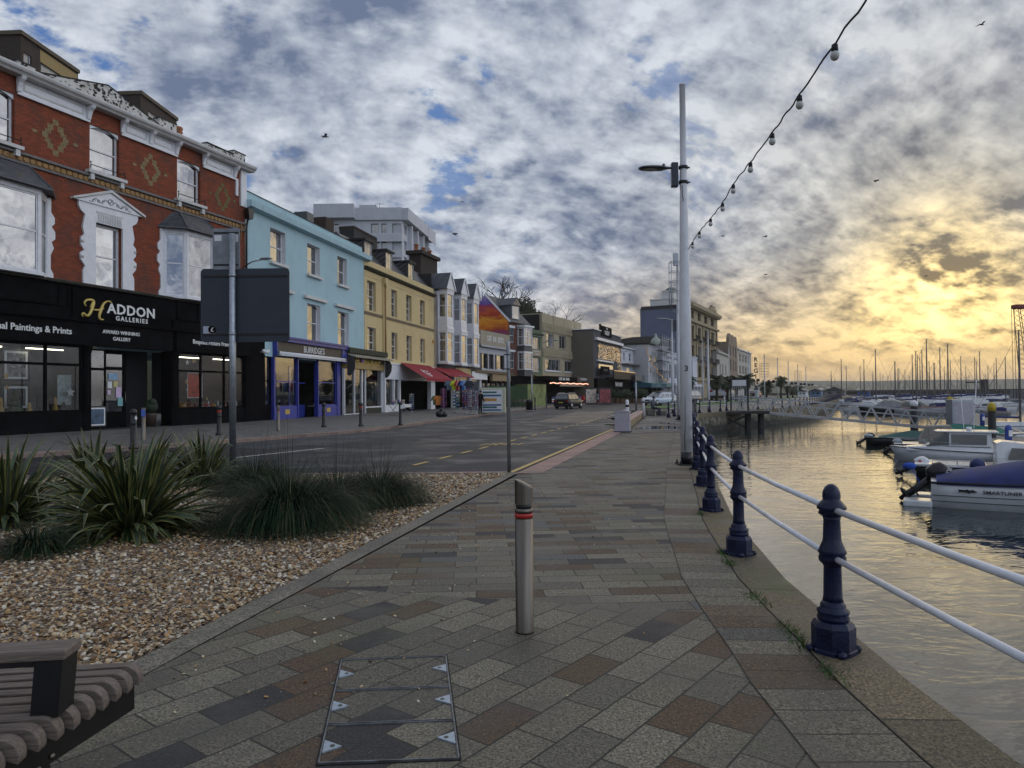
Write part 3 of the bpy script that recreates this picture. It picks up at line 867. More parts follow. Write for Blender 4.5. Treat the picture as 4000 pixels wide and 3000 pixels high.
def railing(name, label, path, spacing, z0=0., s0=0., s1=None, zs=(.842, .556), big=(), hide_first=0):
 root = thing(name, label, 'railing', (0, 0, 0))
 s1 = plen(path) if s1 is None else s1
 n = max(1, int(round((s1 - s0) / spacing))); pts = []
 for i in range(n + 1):
  p, d = along(path, s0 + (s1 - s0) * i / n)
  p = V((p.x, p.y, z0)); pts.append(p)
  if i >= hide_first: rail_post(root, p, atan2(d.y, d.x), 1.25 if i in big else 1.)
 for z in zs:
  for a, b_ in zip(pts, pts[1:]):
   mid = (a + b_) / 2
   mb = MB().tube([a + V((0, 0, z)), mid + V((0, 0, z - .008)), b_ + V((0, 0, z))], .0185, 10)
   mb.build('rail', m_wrail, root)
 return root, pts
q_post = offset(QUAY, -.235)
d_first = next(i for i, p in enumerate(q_post) if p.y >= 4.19)
acc = plen(q_post[:d_first + 1])
gate_i = next(i for i, p in enumerate(q_post) if p.x >= 18.6)
s_gate = plen(q_post[:gate_i + 1])
SP = 2.55
nsp = int((s_gate - acc) / SP)
railing('harbour_railing', 'navy cast-iron railing with two white bars along the near quay edge', q_post, SP, 0, acc - SP * 2, acc + nsp * SP, hide_first=1)
s_b = next(plen(q_post[:i + 1]) for i, p in enumerate(q_post) if p.x >= 20.6)
s_end = next(plen(q_post[:i + 1]) for i, p in enumerate(q_post) if p.y >= 185)
railing('harbour_railing', 'long navy and white railing on the quay beyond the footbridge gate', q_post, 2.6, 0, s_b, s_end)
rp = [ground(*Y8(x, y)) for x, y in ((1150, 480), (1196, 475), (1246, 462))]
rp.append(rp[-1] + (rp[-1] - rp[0]).normalized() * 1.7)
railing('harbour_railing', 'short navy railing run beside the seated man, set back from the quay', rp, 1.75)
# ---- tall mast numbered 3 with the street lamp
def mast(loc, h, r0, r1, name, label, cat, group=None, plate=True):
 root = thing(name, label, cat, loc, group=group)
 MB().lathe([(r0, .28), (r0 * .97, h * .4), (r1 * 1.1, h * .8), (r1, h - .03), (r1 * 1.15, h - .025), (r1 * 1.15, h)], n=20).build('pole', m_mast, root)
 MB().lathe([(r0 * 1.02, .02), (r0 * 1.02, .28)], n=20).build('foot', m_black, root)
 if plate:
  mb = MB().lathe([(r0 * 2.3, 0), (r0 * 2.3, .025)], n=4, rot=pi / 4, smooth=False)
  for a in range(4): mb.lathe([(.035, .025), (.035, .05), (.018, .05), (.018, .10)], (r0 * 1.35 * (1 if a % 2 else -1), r0 * 1.35 * (1 if a // 2 else -1), 0), 6, smooth=False)
  mb.build('base_plate', m_matt, root)
 return root
pm = ground(*Y8(1412, 1165))
tm = mast(pm, 8.2, .125, .062, 'lamp_mast', 'tall scuffed white mast numbered 3 carrying a street lamp on the quay', 'mast')
def zof(v_px, u_px, Y): return at(u_px, v_px, Y).z
zl = at(*DD(1465, 362), pm.y).z
box = MB().box(-.26, -.12, -.07, .07, zl - .42, zl + .10)
box.build('gear_box', mat('lamp gear box', (.012, .02, .035), .4, .1), tm, bev=.012)
for q in (0, -.32): MB().tube([(-.10, 0, zl + q), (.14, 0, zl + q)], .02, 8).lathe([(.10, zl + q - .03), (.10, zl + q + .03)], n=16).build('clamp', m_black, tm)
m_lampb = mat('dark lamp housing', (.035, .035, .035), .4, .15)
hd = MB()
secs = [(-.26, .03, .02), (-.36, .05, .035), (-.45, .13, .05), (-.70, .15, .055), (-.88, .12, .045), (-.96, .05, .02)]
hd.loft([[(x, w_ * cos(a), zl + .0 + t_ * max(sin(a), -.55) - .012) for a in [2 * pi * k / 12 for k in range(12)]] for x, w_, t_ in secs])
hd.ball((-.42, 0, zl + .06), .032, 8)
hd.build('lamp_head', m_lampb, tm, fix=True)
MB().lathe([(.12, 0), (.10, -.012), (.02, -.02)], (-.72, 0, zl - .043), 14, sx=1.3, sy=.9).build('lens', mat('lamp lens', (.4, .38, .33), .15, .05), tm)
zn = at(*DD(1474, 796), pm.y).z
nd = MB().add([(.108 * 1.0 * sin(a) - .0, -.108 * cos(a) - .004, zn + zz) for zz in (-.09, .09) for a in [(-.62 + k * .2) for k in range(6)]],
         [(k, k + 1, 7 + k, 6 + k) for k in range(5)]).build('number_plate', mat('grey number plate', (.24, .24, .25), .5, .1), tm)
lettering('3', .17, m_black, tm, (-.015, -.121, zn - .06), bold=.02)
MB().tube([(-.05, -.11, zl - .42), (-.06, -.13, zl - .6), (-.03, -.10, zl - .75)], .008, 6).tube([(-.06, -.118, .3), (-.07, -.112, .5), (-.05, -.112, .9), (-.045, -.108, 1.5)], .007, 6).build('cable', m_black, tm)
# ---- festoon string above the quay
m_bulb = mat('frosted bulb', (.55, .54, .50), .25, .05)
m_cable = mat('black cable', (.012, .012, .012), .6, .1)
pa, pb = V((pm.x + .10, pm.y - .02)), V((2.50, 5.2))
nrm = V(((pb - pa).y, -(pb - pa).x)).normalized()
def on_plane(u, v):
 d = ray(*DD(u, v)); t = (pa.x * nrm.x + pa.y * nrm.y) / (d.x * nrm.x + d.y * nrm.y)
 return V((d.x * t, d.y * t, EYE + d.z * t))
bulbs_px = [(1486, 541), (1496, 523), (1511, 500), (1535, 472), (1561, 438), (1584, 398), (1621, 350), (1668, 287), (1727, 205), (1803, 94)]
bpts = [on_plane(*q) for q in bulbs_px]
ext = [bpts[-1] + V((-.10, -1.1, .02)), bpts[-1] + V((-.2, -2.6, .16)), bpts[-1] + V((-.3, -5, .55))]
fs_ = thing('festoon_lights', 'string of round festoon bulbs sagging from the numbered mast over the railing', 'string lights', (0, 0, 0))
path = bpts + ext
cab = catmull([tuple(p) for p in path], .12)
cab = [p + V((sin(i * 1.3) * .006, 0, cos(i * 1.7) * .006)) for i, p in enumerate(cab)]
MB().tube(cab, .0085, 6).build('cable', m_cable, fs_)
for p in bpts + ext[:1]:
 sk = MB().lathe([(.010, .0), (.024, -.01), (.026, -.06), (.018, -.065)], p, 10).build('socket', m_cable, fs_)
 MB().ball((p.x, p.y, p.z - .095), .036, 14, sz=1.12).build('bulb', m_bulb, fs_)
# ---- further masts: lamp columns, plain poles and ladder-topped masts
LADDERS = []
def ladder_top(root, h, wd, z0, z1, m=None):
 m = m or m_galv
 mb = MB()
 for sx_ in (-1, 1):
  for sy_ in (-.35, .35): mb.tube([(sx_ * wd / 2, sy_ * wd, z0), (sx_ * wd / 2, sy_ * wd, z1)], .022, 6)
 nz_ = max(3, int((z1 - z0) / .5))
 for i in range(nz_ + 1):
  z = z0 + (z1 - z0) * i / nz_
  for sy_ in (-.35, .35): mb.tube([(-wd / 2, sy_ * wd, z), (wd / 2, sy_ * wd, z)], .018, 6)
  for sx_ in (-1, 1): mb.tube([(sx_ * wd / 2, -.35 * wd, z), (sx_ * wd / 2, .35 * wd, z)], .018, 6)
 mb.build('ladder_frame', m, root)
p2 = ground(*Y8(1303, 515))
m2 = mast(p2, 9.6, .11, .06, 'ladder_mast', 'white mast with a lattice ladder frame near its top, just behind the numbered mast', 'mast')
ladder_top(m2, 9.6, .85, at(*DD(1475, 672), p2.y).z, at(*DD(1475, 566), p2.y).z)
MB().box(-.24, .02, -.10, .10, 8.9, 9.6).build('gear_box', m_galv, m2, bev=.01)
p3 = ground(*Y8(1213, 420))
m3 = mast(p3, at(*DD(1447, 690), p3.y).z, .09, .06, 'lamp_column', 'white lamp column with a slim dark street light arm near the seated man', 'lamp column')
z3 = at(*DD(1447, 690), p3.y).z
MB().tube([(0, 0, z3 - .05), (-.35, 0, z3 + .05)], .04, 8).loft([[(x, w_ * cos(a), z3 + .06 + .05 * sin(a) * (w_ / .16)) for a in [2 * pi * k / 10 for k in range(10)]] for x, w_ in ((-.3, .04), (-.5, .14), (-.95, .16), (-1.2, .06))]).build('lamp_head', m_galv, m3)
MB().box(.12, .5, -.12, .12, z3 - .9, z3 - .05).build('gear_box', mat('lamp gear box'), m3)
far_m = [((1519, 106), 9.6, 1, 'slim white mast with a small ladder frame beside the first palms'), ((1530.5, 58.6), 6.7, 0, 'plain white pole behind the railing before the first palms'),
         ((1575, 124), 9.7, 0, 'plain white pole between the palm crowns'), ((1618.5, 150), 10.3, 0, 'thin pole with lamps beside the vertical hotel letters'),
         ((1652, 151), 9.6, 2, 'ladder mast standing right of the vertical hotel letters'), ((1680.5, 166), 9.6, 0, 'thin pole in front of the tallest palm'),
         ((1703.5, 186), 9.6, 0, 'thin pole just right of the tallest palm'), ((1724, 201), 9.4, 2, 'small far ladder mast above the quay'), ((1741.5, 215), 9.4, 0, 'farthest thin pole of the row along the quay')]
mast_tops = []
for (u, Y), h, lad, lab in far_m:
 d = at(u * 4000 / 2212, 1540, Y); p = V((d.x, Y, 0))
 r_ = mast(p, h, .10 if Y < 140 else .13, .06 if Y < 140 else .09, 'harbour_mast', lab, 'mast', 'masts along the promenade', plate=False)
 if lad: ladder_top(r_, h, .9 if lad == 1 else 1.5, h * .50, h * .86 if lad == 1 else h * .8, m_matt if lad == 2 else m_galv)
 if Y > 140:
  mb = MB().tube([(0, 0, h * .36), (1.9, 0, h * .38)], .05, 6)
  for xx in (.9, 1.9): mb.ball((xx, 0, h * .40), .42, 8, sz=.8)
  mb.build('lamp_bracket', m_matt, r_)
 mast_tops.append((p, h))
m_bulb2 = mat('small bulb', (.6, .58, .5), .4)
for i in range(3, len(mast_tops) - 1):
 (a, h0), (b_, h1) = mast_tops[i], mast_tops[i + 1]
 f0 = thing('festoon_lights', '', 'string lights', (0, 0, 0), group='festoon strings between the far masts')
 f0['label'] = 'sagging string of tiny bulbs between two of the far masts'
 pts = [V((a.x, a.y, h0 * .38)).lerp(V((b_.x, b_.y, h1 * .38)), k / 12) - V((0, 0, .9 * 4 * (k / 12) * (1 - k / 12))) for k in range(13)]
 MB().tube(pts, .035, 5).build('cable', m_cable, f0)
 mb = MB()
 for k in range(24):
  q = pts[k // 2].lerp(pts[k // 2 + 1], .5 * (k % 2)); mb.ball((q.x, q.y, q.z - .16), .09, 6)
 mb.build('bulbs', m_matt, f0)
(a, h0), (b_, h1) = mast_tops[0], mast_tops[2]
f1 = thing('festoon_lights', 'pale hose of lights looped between two masts before the palms', 'string lights', (0, 0, 0))
pts = [V((a.x, a.y, 3.2)).lerp(V((b_.x, b_.y, 4.0)), k / 14) - V((0, 0, .9 * 4 * (k / 14) * (1 - k / 14))) for k in range(15)]
MB().tube(pts, .07, 6).build('cable', m_paper, f1)
# ---- sign post with the two sign backs
ps = ground(*DD(503, 1009))
sp_ = thing('sign_post', 'galvanised post carrying two dark road signs seen from behind, among the plants', 'road sign', ps)
hs = at(*DD(499, 505), ps.y).z
MB().lathe([(.072, 0), (.072, 3.0), (.068, 3.02), (.068, hs)], n=18).build('post', m_galv, sp_)
def sign_rect(px0, px1, Y): a, b_ = at(*DD(*px0), Y), at(*DD(*px1), Y); return a.x - ps.x, b_.x - ps.x, b_.z, a.z
x0, x1, z0, z1 = sign_rect((434, 581), (626, 738), ps.y + .1)
def rounded(x0, x1, z0, z1, r, y):
 pts = []
 for cx, cz, a0 in ((x1 - r, z1 - r, 0), (x0 + r, z1 - r, 90), (x0 + r, z0 + r, 180), (x1 - r, z0 + r, 270)):
  for k in range(6): a = radians(a0 + 18 * k); pts.append((cx + r * cos(a), y, cz + r * sin(a)))
 return pts
bs = MB().prism(rounded(x0, x1, z0, z1, .09, .085), (0, .02, 0))
mbx = Matrix.Rotation(radians(4), 4, 'Z')
big_s = bs.build('large_sign_back', m_signb, sp_)
for zz in (z0 + .17, z1 - .17):
 MB().box(x0 + .05, x1 - .05, .066, .084, zz - .022, zz + .022).build('sign_rail', m_matt, sp_)
 MB().lathe([(.079, zz - .03), (.079, zz + .03)], n=18).build('clamp', m_galv, sp_)
xs0, xs1, zs0, zs1 = sign_rect(tuple(v / 4000 * 2212 for v in Z2(1320, 705)), tuple(v / 4000 * 2212 for v in Z2(1361, 756)), ps.y + .1)
MB().box(xs0, xs1, .078, .0849, zs0, zs1).build('sticker', mat('pale sticker', (.40, .44, .50), .5, .1), sp_)
xs0, xs1, zs0, zs1 = sign_rect(tuple(v / 4000 * 2212 for v in Z2(1364, 712)), tuple(v / 4000 * 2212 for v in Z2(1391, 757)), ps.y + .1)
pl = MB().box(xs0, xs1, .078, .0849, zs0, zs1).build('sticker', m_paper, sp_)
MB().lathe([(.075, .0), (.075, .003)], n=20).lathe([(.075, 0), (.088, 0), (.088, .003), (.075, .003)], n=20).xf(Matrix.Translation(((xs0 + xs1) / 2, .0775, (zs0 + zs1) / 2 + .03)) @ Matrix.Rotation(pi / 2, 4, 'X')).build('ring', m_black, pl)
lettering('£', .13, m_paper, pl, ((xs0 + xs1) / 2, .0735, (zs0 + zs1) / 2 - .015), ext=.002, bold=.02)
x0, x1, z0, z1 = sign_rect((460, 494), (519, 582), ps.y + .1)
MB().prism(rounded(x0, x1, z0, z1, .03, .08), (0, .012, 0)).build('small_sign_back', mat('grey sign back', (.20, .22, .24), .4, .2), sp_)
for zz in (z0 + .1, z1 - .1): MB().box(x0 + .03, x1 - .03, .068, .079, zz - .018, zz + .018).build('sign_rail', m_matt, sp_)
MB().box(x0 + .04, x0 + .2, .076, .0799, z1 - .28, z1 - .15).box(x1 - .2, x1 - .04, .076, .0799, z1 - .30, z1 - .14).build('sticker', m_paper, sp_)
# ---- slim post at the tip of the shell bed, and the white markers further on
pp = ground(*DD(1100, 1020))
t_ = thing('slim_post', 'slim bare grey post at the tip of the shell bed', 'post', pp)
hp = at(*DD(1100, 738), pp.y).z
MB().lathe([(.036, 0), (.034, hp - .02), (.034, hp)], n=14).build('post', m_galv, t_)
mb = MB()
for v_ in (766, 797):
 zz = at(*DD(1100, v_), pp.y).z; mb.lathe([(.042, zz - .012), (.042, zz + .012)], n=14); mb.box(-.09, .0, -.02, .02, zz - .01, zz + .01)
mb.build('clamp', m_black, t_)
pc = ground(*Y8(488, 688))
cb = thing('grey_cabinet', 'lilac-grey metal cabinet with a sloped top at the end of the low wall', 'cabinet', pc, radians(-14))
hc_ = at(*DD(1346, 886), pc.y).z
MB().box(-.30, .30, -.2, .2, .02, hc_ - .08).build('body', m_grey, cb, bev=.01)
MB().prism([(-.32, -.22, hc_ - .08), (.32, -.22, hc_ - .08), (.32, -.22, hc_ - .05), (.05, -.22, hc_ + .02), (-.32, -.22, hc_ - .06)], (0, .44, 0)).build('lid', m_grey, cb)
MB().box(-.26, .26, -.207, -.202, .12, hc_ - .16).build('door', m_grey, cb)
MB().box(-.35, .35, -.25, .25, .0, .03).build('plinth', m_matt, cb)
for (x, yb, yt, lab) in ((556, 640, 228, 'white marker post beside the grey cabinet'), (790, 488, 197, 'white marker post at the far end of the low wall')):
 p = ground(*Y8(x, yb)); t_ = thing('marker_post', lab, 'post', p, group='white marker posts')
 h = at(*Y8(x, yt), p.y).z
 MB().lathe([(.075, 0), (.075, h * .96), (.05, h), (.005, h + .01)], n=12).build('post', m_white, t_)
 MB().lathe([(.078, h * .75), (.078, h * .83)], n=12).build('band', m_matt, t_)
 t_.scale = (1.0, 1.0, 1)
p = ground(*Y8(683, 405)); t_ = thing('slim_post', 'thin grey post standing by the road before the parked white estate', 'post', p)
h = at(*Y8(678, -35), p.y).z
MB().lathe([(.07, 0), (.06, h)], n=10).build('post', m_galv, t_); MB().lathe([(.10, 0), (.10, .15)], n=10).build('foot', m_matt, t_)
# ---- low flood wall with a pink coping
lw = thing('low_wall', 'low stone wall with a flat pink coping beside the road', 'low wall', (0, 0, 0))
wa, wb = ground(*Y8(565, 655)), ground(*Y8(806, 462))
wd_ = (wb - wa).normalized(); wn_ = V((wd_.y, -wd_.x, 0))
mb = MB().prism([wa, wb, wb - wn_ * .42, wa - wn_ * .42], (0, 0, .30))
mb.build('wall', mat('ochre render', (.26, .20, .11), .8, .25, 2, bump=.3), lw)
MB().prism([wa + wn_ * .03 + V((0, 0, .301)), wb + wn_ * .03 + V((0, 0, .301)), wb - wn_ * .47 + V((0, 0, .301)), wa - wn_ * .47 + V((0, 0, .301))], (0, 0, .07)).build('coping', mat('pink coping', (.40, .26, .215), .7, .12, 5), lw)
MB().prism([wa - wn_ * .21 + V((0, 0, .3711)), wb - wn_ * .21 + V((0, 0, .3711)), wb - wn_ * .24 + V((0, 0, .3711)), wa - wn_ * .24 + V((0, 0, .3711))], (0, 0, .004)).build('joint', m_matt, lw)
m_stone = mat('rough stone block', (.14, .13, .105), .85, .3, 3, bump=.7, bscale=8)
for (x0, x1, yt, yb, dep, lab) in ((848, 962, 365, 455, .7, 'square stone block with the seated man on it'), (1000, 1132, 398, 452, .9, 'long low stone block just right of the seated man'), (570, 690, 378, 430, .8, 'flat stone block beside the low wall')):
 a, b_ = ground(*Y8(x0, yb)), ground(*Y8(x1, yb)); h = at(*Y8(x0, yt), a.y).z
 st = tag(MB().box(0, (b_ - a).x, 0, dep, 0, max(h, .3)).build('stone_block', m_stone, None, bev=.04), lab, 'stone block', 'stone blocks used as seats')
 st.location = a
# ---- people
def person(name, label, loc, rz, joints, radii, edges, mats_fn, extras):
 """joints: dict of points; one skinned body, clothing colours by region"""
 root = thing(name, label, 'person', loc, rz)
 names = list(joints); idx = {k: i for i, k in enumerate(names)}
 me = bpy.data.meshes.new('body'); me.from_pydata([joints[k] for k in names], [(idx[a], idx[b]) for a, b in edges], [])
 o = bpy.data.objects.new('body', me); col.objects.link(o)
 sk = o.modifiers.new('skin', 'SKIN'); sk.use_smooth_shade = True
 for i, k in enumerate(names):
  r_ = radii[k]; me.skin_vertices[0].data[i].radius = (r_, r_) if not isinstance(r_, tuple) else r_
 me.skin_vertices[0].data[idx['pelvis']].use_root = True
 sb = o.modifiers.new('sub', 'SUBSURF'); sb.levels = sb.render_levels = 2
 dg = bpy.context.evaluated_depsgraph_get()
 m2 = bpy.data.meshes.new_from_object(o.evaluated_get(dg))
 bpy.data.objects.remove(o)
 m2.materials.clear()
 ms, fn = mats_fn
 for m in ms: m2.materials.append(m)
 for p in m2.polygons: p.material_index = fn(p.center); p.use_smooth = True
 o = bpy.data.objects.new('body', m2); col.objects.link(o); o.parent = root
 extras(root)
 return root
m_skin = mat('skin', (.40, .24, .17), .5, .08)
m_jacket = mat('grey jacket', (.085, .095, .11), .8, .2, 6, bump=.3)
m_jean = mat('dark jeans', (.022, .03, .055), .85, .2, 8)
m_coat = mat('black coat', (.008, .008, .009), .8, .2)
m_shoe = mat('dark shoe', (.02, .018, .016), .6)
m_hairb = mat('dark hair', (.02, .016, .014), .7)
def hand(J, R_, E_, wrist, tag_, tip_dir, side):
 """palm, five fingers of different lengths and a thumb from the side of the palm"""
 w0 = V(J[wrist]); t = V(tip_dir).normalized(); s_ = V(side).normalized(); dn = t.cross(s_)
 pk = tag_ + 'palm'; J[pk] = tuple(w0 + t * .07); R_[pk] = (.030, .018); E_.append((wrist, pk))
 for i, (off_, L) in enumerate(((-.030, .066), (-.010, .078), (.010, .074), (.029, .058))):
  a, b_, c_ = f'{tag_}f{i}a', f'{tag_}f{i}b', f'{tag_}f{i}c'
  p0 = w0 + t * .085 + s_ * off_
  J[a] = tuple(p0); J[b_] = tuple(p0 + t * L * .5 + dn * .008); J[c_] = tuple(p0 + t * L * .9 + dn * .026)
  R_[a], R_[b_], R_[c_] = .0105, .009, .0075
  E_ += [(pk, a), (a, b_), (b_, c_)]
 a, b_ = tag_ + 'ta', tag_ + 'tb'
 J[a] = tuple(w0 + t * .045 - s_ * .045); J[b_] = tuple(w0 + t * .085 - s_ * .060 + dn * .012)
 R_[a], R_[b_] = .012, .009; E_ += [(pk, a), (a, b_)]
def head_parts(root, c, face=(0, -1), hair=m_hairb, cap=None):
 """eyes, nose, ears and hair on a head centred at c facing direction face (x, y)"""
 fx, fy = face; sx_, sy_ = -fy, fx
 mb = MB()
 for s_ in (-1, 1): mb.ball((c[0] + fx * .088 + sx_ * .032 * s_, c[1] + fy * .088 + sy_ * .032 * s_, c[2] + .005), .011, 8)
 mb.build('eyes', m_matt, root)
 MB().ball((c[0] + fx * .105, c[1] + fy * .105, c[2] - .03), .017, 8, sz=1.5).build('nose', m_skin, root)
 MB().ball((c[0] + fx * .09, c[1] + fy * .09, c[2] - .068), .022, 8, sz=.3).build('mouth', mat('lips', (.3, .12, .1), .5), root)
 mb = MB()
 for s_ in (-1, 1): mb.ball((c[0] + sx_ * .083 * s_, c[1] + sy_ * .083 * s_, c[2] - .01), .028, 8, sx=.5, sz=1.2)
 mb.build('ears', m_skin, root)
 hb = MB().lathe([(.096, -.01), (.105, .03), (.098, .075), (.07, .112), (.03, .126), (.002, .128)], (c[0] - fx * .012, c[1] - fy * .012, c[2] + .005), 14)
 if cap:
  hb.prism([(c[0] + fx * .07 + sx_ * .07, c[1] + fy * .07 + sy_ * .07, c[2] + .035), (c[0] + fx * .17 + sx_ * .05, c[1] + fy * .17 + sy_ * .05, c[2] + .025),
                  (c[0] + fx * .17 - sx_ * .05, c[1] + fy * .17 - sy_ * .05, c[2] + .025), (c[0] + fx * .07 - sx_ * .07, c[1] + fy * .07 - sy_ * .07, c[2] + .035)], (0, 0, .012))
 hb.build('cap' if cap else 'hair', cap or hair, root)
# seated man, arms folded, legs towards +x; local front = +x, a little towards the camera
J = dict(pelvis=(0, 0, .53), waist=(-.02, 0, .70), chest=(.0, 0, .90), neck=(.04, 0, 1.09), chin=(.07, 0, 1.15), head=(.075, 0, 1.24), crown=(.07, 0, 1.30),
         shL=(0, .19, 1.02), shR=(0, -.19, 1.02), elL=(.10, .25, .76), elR=(.10, -.25, .78), wrL=(.26, .02, .86), wrR=(.26, -.02, .90),
         hipL=(.04, .10, .52), hipR=(.04, -.10, .52), knL=(.46, .15, .50), knR=(.44, -.13, .54), anL=(.44, .16, .10), anR=(.52, -.14, .10), toL=(.60, .19, .045), toR=(.68, -.15, .045))
Rr = dict(pelvis=(.16, .125), waist=(.155, .12), chest=(.17, .125), neck=.058, chin=.062, head=(.082, .095), crown=.06, shL=.078, shR=.078, elL=.052, elR=.052, wrL=.034, wrR=.034,
          hipL=.098, hipR=.098, knL=.068, knR=.068, anL=.046, anR=.046, toL=.035, toR=.035)
Eg = [('pelvis', 'waist'), ('waist', 'chest'), ('chest', 'neck'), ('neck', 'chin'), ('chin', 'head'), ('head', 'crown'), ('chest', 'shL'), ('chest', 'shR'), ('shL', 'elL'), ('shR', 'elR'), ('elL', 'wrL'), ('elR', 'wrR'),
      ('pelvis', 'hipL'), ('pelvis', 'hipR'), ('hipL', 'knL'), ('hipR', 'knR'), ('knL', 'anL'), ('knR', 'anR'), ('anL', 'toL'), ('anR', 'toR')]
hand(J, Rr, Eg, 'wrL', 'L', (-.3, -1, .1), (.1, 0, 1)); hand(J, Rr, Eg, 'wrR', 'R', (-.3, 1, .05), (.1, 0, 1))
blk = ground(*Y8(905, 455))
def man_m(c):
 if c.z > 1.115: return 0
 if c.z < .09: return 3
 if c.y * 0 + c.x > .17 and c.z > .8 and abs(c.y) < .16: return 1
 if c.z < .60: return 2
 return 1
person('person', 'man in grey jacket and dark cap sitting on a stone block with folded arms', (blk.x + .15, blk.y + .30, -.02), radians(-38), J, Rr, Eg, ([m_skin, m_jacket, m_jean, m_shoe], man_m),
       lambda r_: head_parts(r_, (.075, 0, 1.235), (1, 0), cap=mat('dark cap', (.03, .018, .016), .8)))
# standing figure by the souvenir racks
J = dict(pelvis=(0, 0, .95), waist=(0, 0, 1.1), chest=(0, -.01, 1.32), neck=(0, -.02, 1.50), chin=(0, -.05, 1.56), head=(0, -.05, 1.64), crown=(0, -.04, 1.70),
         shL=(.19, 0, 1.43), shR=(-.19, 0, 1.43), elL=(.25, .02, 1.15), elR=(-.25, .02, 1.15), wrL=(.20, -.20, 1.02), wrR=(-.20, -.20, 1.0),
         hipL=(.095, 0, .92), hipR=(-.095, 0, .92), knL=(.10, -.03, .50), knR=(-.11, .02, .50), anL=(.11, .03, .09), anR=(-.12, .05, .09), toL=(.12, -.12, .045), toR=(-.13, -.10, .045))
Rr = dict(pelvis=(.17, .14), waist=(.17, .14), chest=(.19, .145), neck=.06, chin=.062, head=(.082, .095), crown=.06, shL=.082, shR=.082, elL=.062, elR=.062, wrL=.038, wrR=.038,
          hipL=.10, hipR=.10, knL=.072, knR=.072, anL=.05, anR=.05, toL=.035, toR=.035)
Eg = [('pelvis', 'waist'), ('waist', 'chest'), ('chest', 'neck'), ('neck', 'chin'), ('chin', 'head'), ('head', 'crown'), ('chest', 'shL'), ('chest', 'shR'), ('shL', 'elL'), ('shR', 'elR'), ('elL', 'wrL'), ('elR', 'wrR'),
      ('pelvis', 'hipL'), ('pelvis', 'hipR'), ('hipL', 'knL'), ('hipR', 'knR'), ('knL', 'anL'), ('knR', 'anR'), ('anL', 'toL'), ('anR', 'toR')]
hand(J, Rr, Eg, 'wrL', 'L', (-.1, -.8, -.5), (1, 0, 0)); hand(J, Rr, Eg, 'wrR', 'R', (.1, -.8, -.5), (-1, 0, 0))
def st_m(c):
 if c.z > 1.525: return 0
 if c.z < .085: return 3
 if c.y < -.235: return 0
 return 1 if c.z > .62 else 2
pst = ground(*Z5(705, 1575), .1)
person('person', 'person in a long black coat browsing beside the souvenir racks', pst, radians(150), J, Rr, Eg, ([m_skin, m_coat, m_matt, m_shoe], st_m), lambda r_: head_parts(r_, (0, -.05, 1.635), (0, -1)))
# ---- plants in the shell bed
m_lfg = mat('flax leaf green', (.026, .048, .018), .42, .35, 5, spec=.5)
m_lfy = mat('flax leaf margin', (.20, .19, .05), .45, .25, 5)
m_lfp = mat('flax leaf grey', (.060, .085, .048), .42, .3, 5)
def blade(vs, fs, mi, base, az, elev, L, wd, bend, rnd_, segs=6, mats=(0, 1), fold=.25):
 h = V((cos(az), sin(az), 0)); side = V((-sin(az), cos(az), 0))
 p = V(base); a = elev; n0 = len(vs)
 tw = rnd_.gauss(0, .25)
 kink = rnd_.uniform(.45, .8) if rnd_.random() < .25 else 2
 for i in range(segs + 1):
  f = i / segs
  wv = wd * (.55 + 1.1 * f if f < .4 else (1.0 - ((f - .4) / .6) ** 2.2)) * .5
  wv = max(wv, .0012)
  d = h * cos(a) + V((0, 0, 1)) * sin(a)
  nn = side.cross(d)
  s2 = side * cos(tw * f * 2) + nn * sin(tw * f * 2)
  lift = nn * (-wv * fold * 2)
  for q in (-1, -.72, 0, .72, 1): vs.append(tuple(p + s2 * (wv * q) - lift * (abs(q) - .0)))
  st_ = L / segs
  p = p + d * st_
  if p.z < .012: p.z = .012; a = max(a, 0)
  a -= bend / segs * (.35 + 1.5 * f) + (1.1 if f > kink and f < kink + 1.2 / segs else 0)
 for i in range(segs):
  for k in range(4):
   q = n0 + i * 5 + k
   fs.append((q, q + 1, q + 6, q + 5)); mi.append(mats[1] if k in (0, 3) else mats[0])
def flax(name, label, loc, n, Lm, seed, spread=1., low=.25):
 r2 = random.Random(seed)
 root = thing(name, label, 'flax plant', loc, group='spiky variegated plants in the shell bed')
 for part in range(3):
  vs, fs, mi = [], [], []
  for i in range(n // 3):
   az = r2.uniform(0, 2 * pi); q = r2.random()
   el = radians(90 - 80 * q ** .85 * spread)
   if part == 2 and r2.random() < .6: el = radians(r2.uniform(-2, 30))
   L = Lm * r2.uniform(.62, 1.12) * (1 - low * (1 - sin(max(el, 0))))
   rb = r2.uniform(.0, .16)
   blade(vs, fs, mi, (cos(az) * rb, sin(az) * rb, .02 + (0.05 if el < .3 else 0)), az + r2.gauss(0, .15), el, L, r2.uniform(.052, .088) * Lm, r2.uniform(.3, 1.9) * (.6 + q), r2,
                  mats=(0, 1) if r2.random() < .72 else (2, 1))
  mb = MB(); mb.v, mb.f, mb.mi, mb.sm = vs, fs, mi, [True] * len(fs)
  mb.build('leaves', [m_lfg, m_lfy, m_lfp], root)
 return root
flax('variegated_flax', 'large spiky flax plant with yellow-edged leaves in front of the sign post', ground(*DD(285, 1150)), 340, 1.2, 3)
flax('variegated_flax', 'spiky flax plant cut off by the left edge of the view', ground(*DD(12, 1130)), 240, 1.05, 4)
flax('variegated_flax', 'small dark flax clump behind the grass by the foot of the sign post', ground(*DD(437, 1043)), 170, 1.0, 6)
flax('variegated_flax', 'flax behind the large one, only its upper leaves showing', ground(*DD(205, 1062)), 200, 1.0, 8)
m_gr1 = mat('dark tussock blade', (.008, .019, .007), .7, .4, 3, spec=.2)
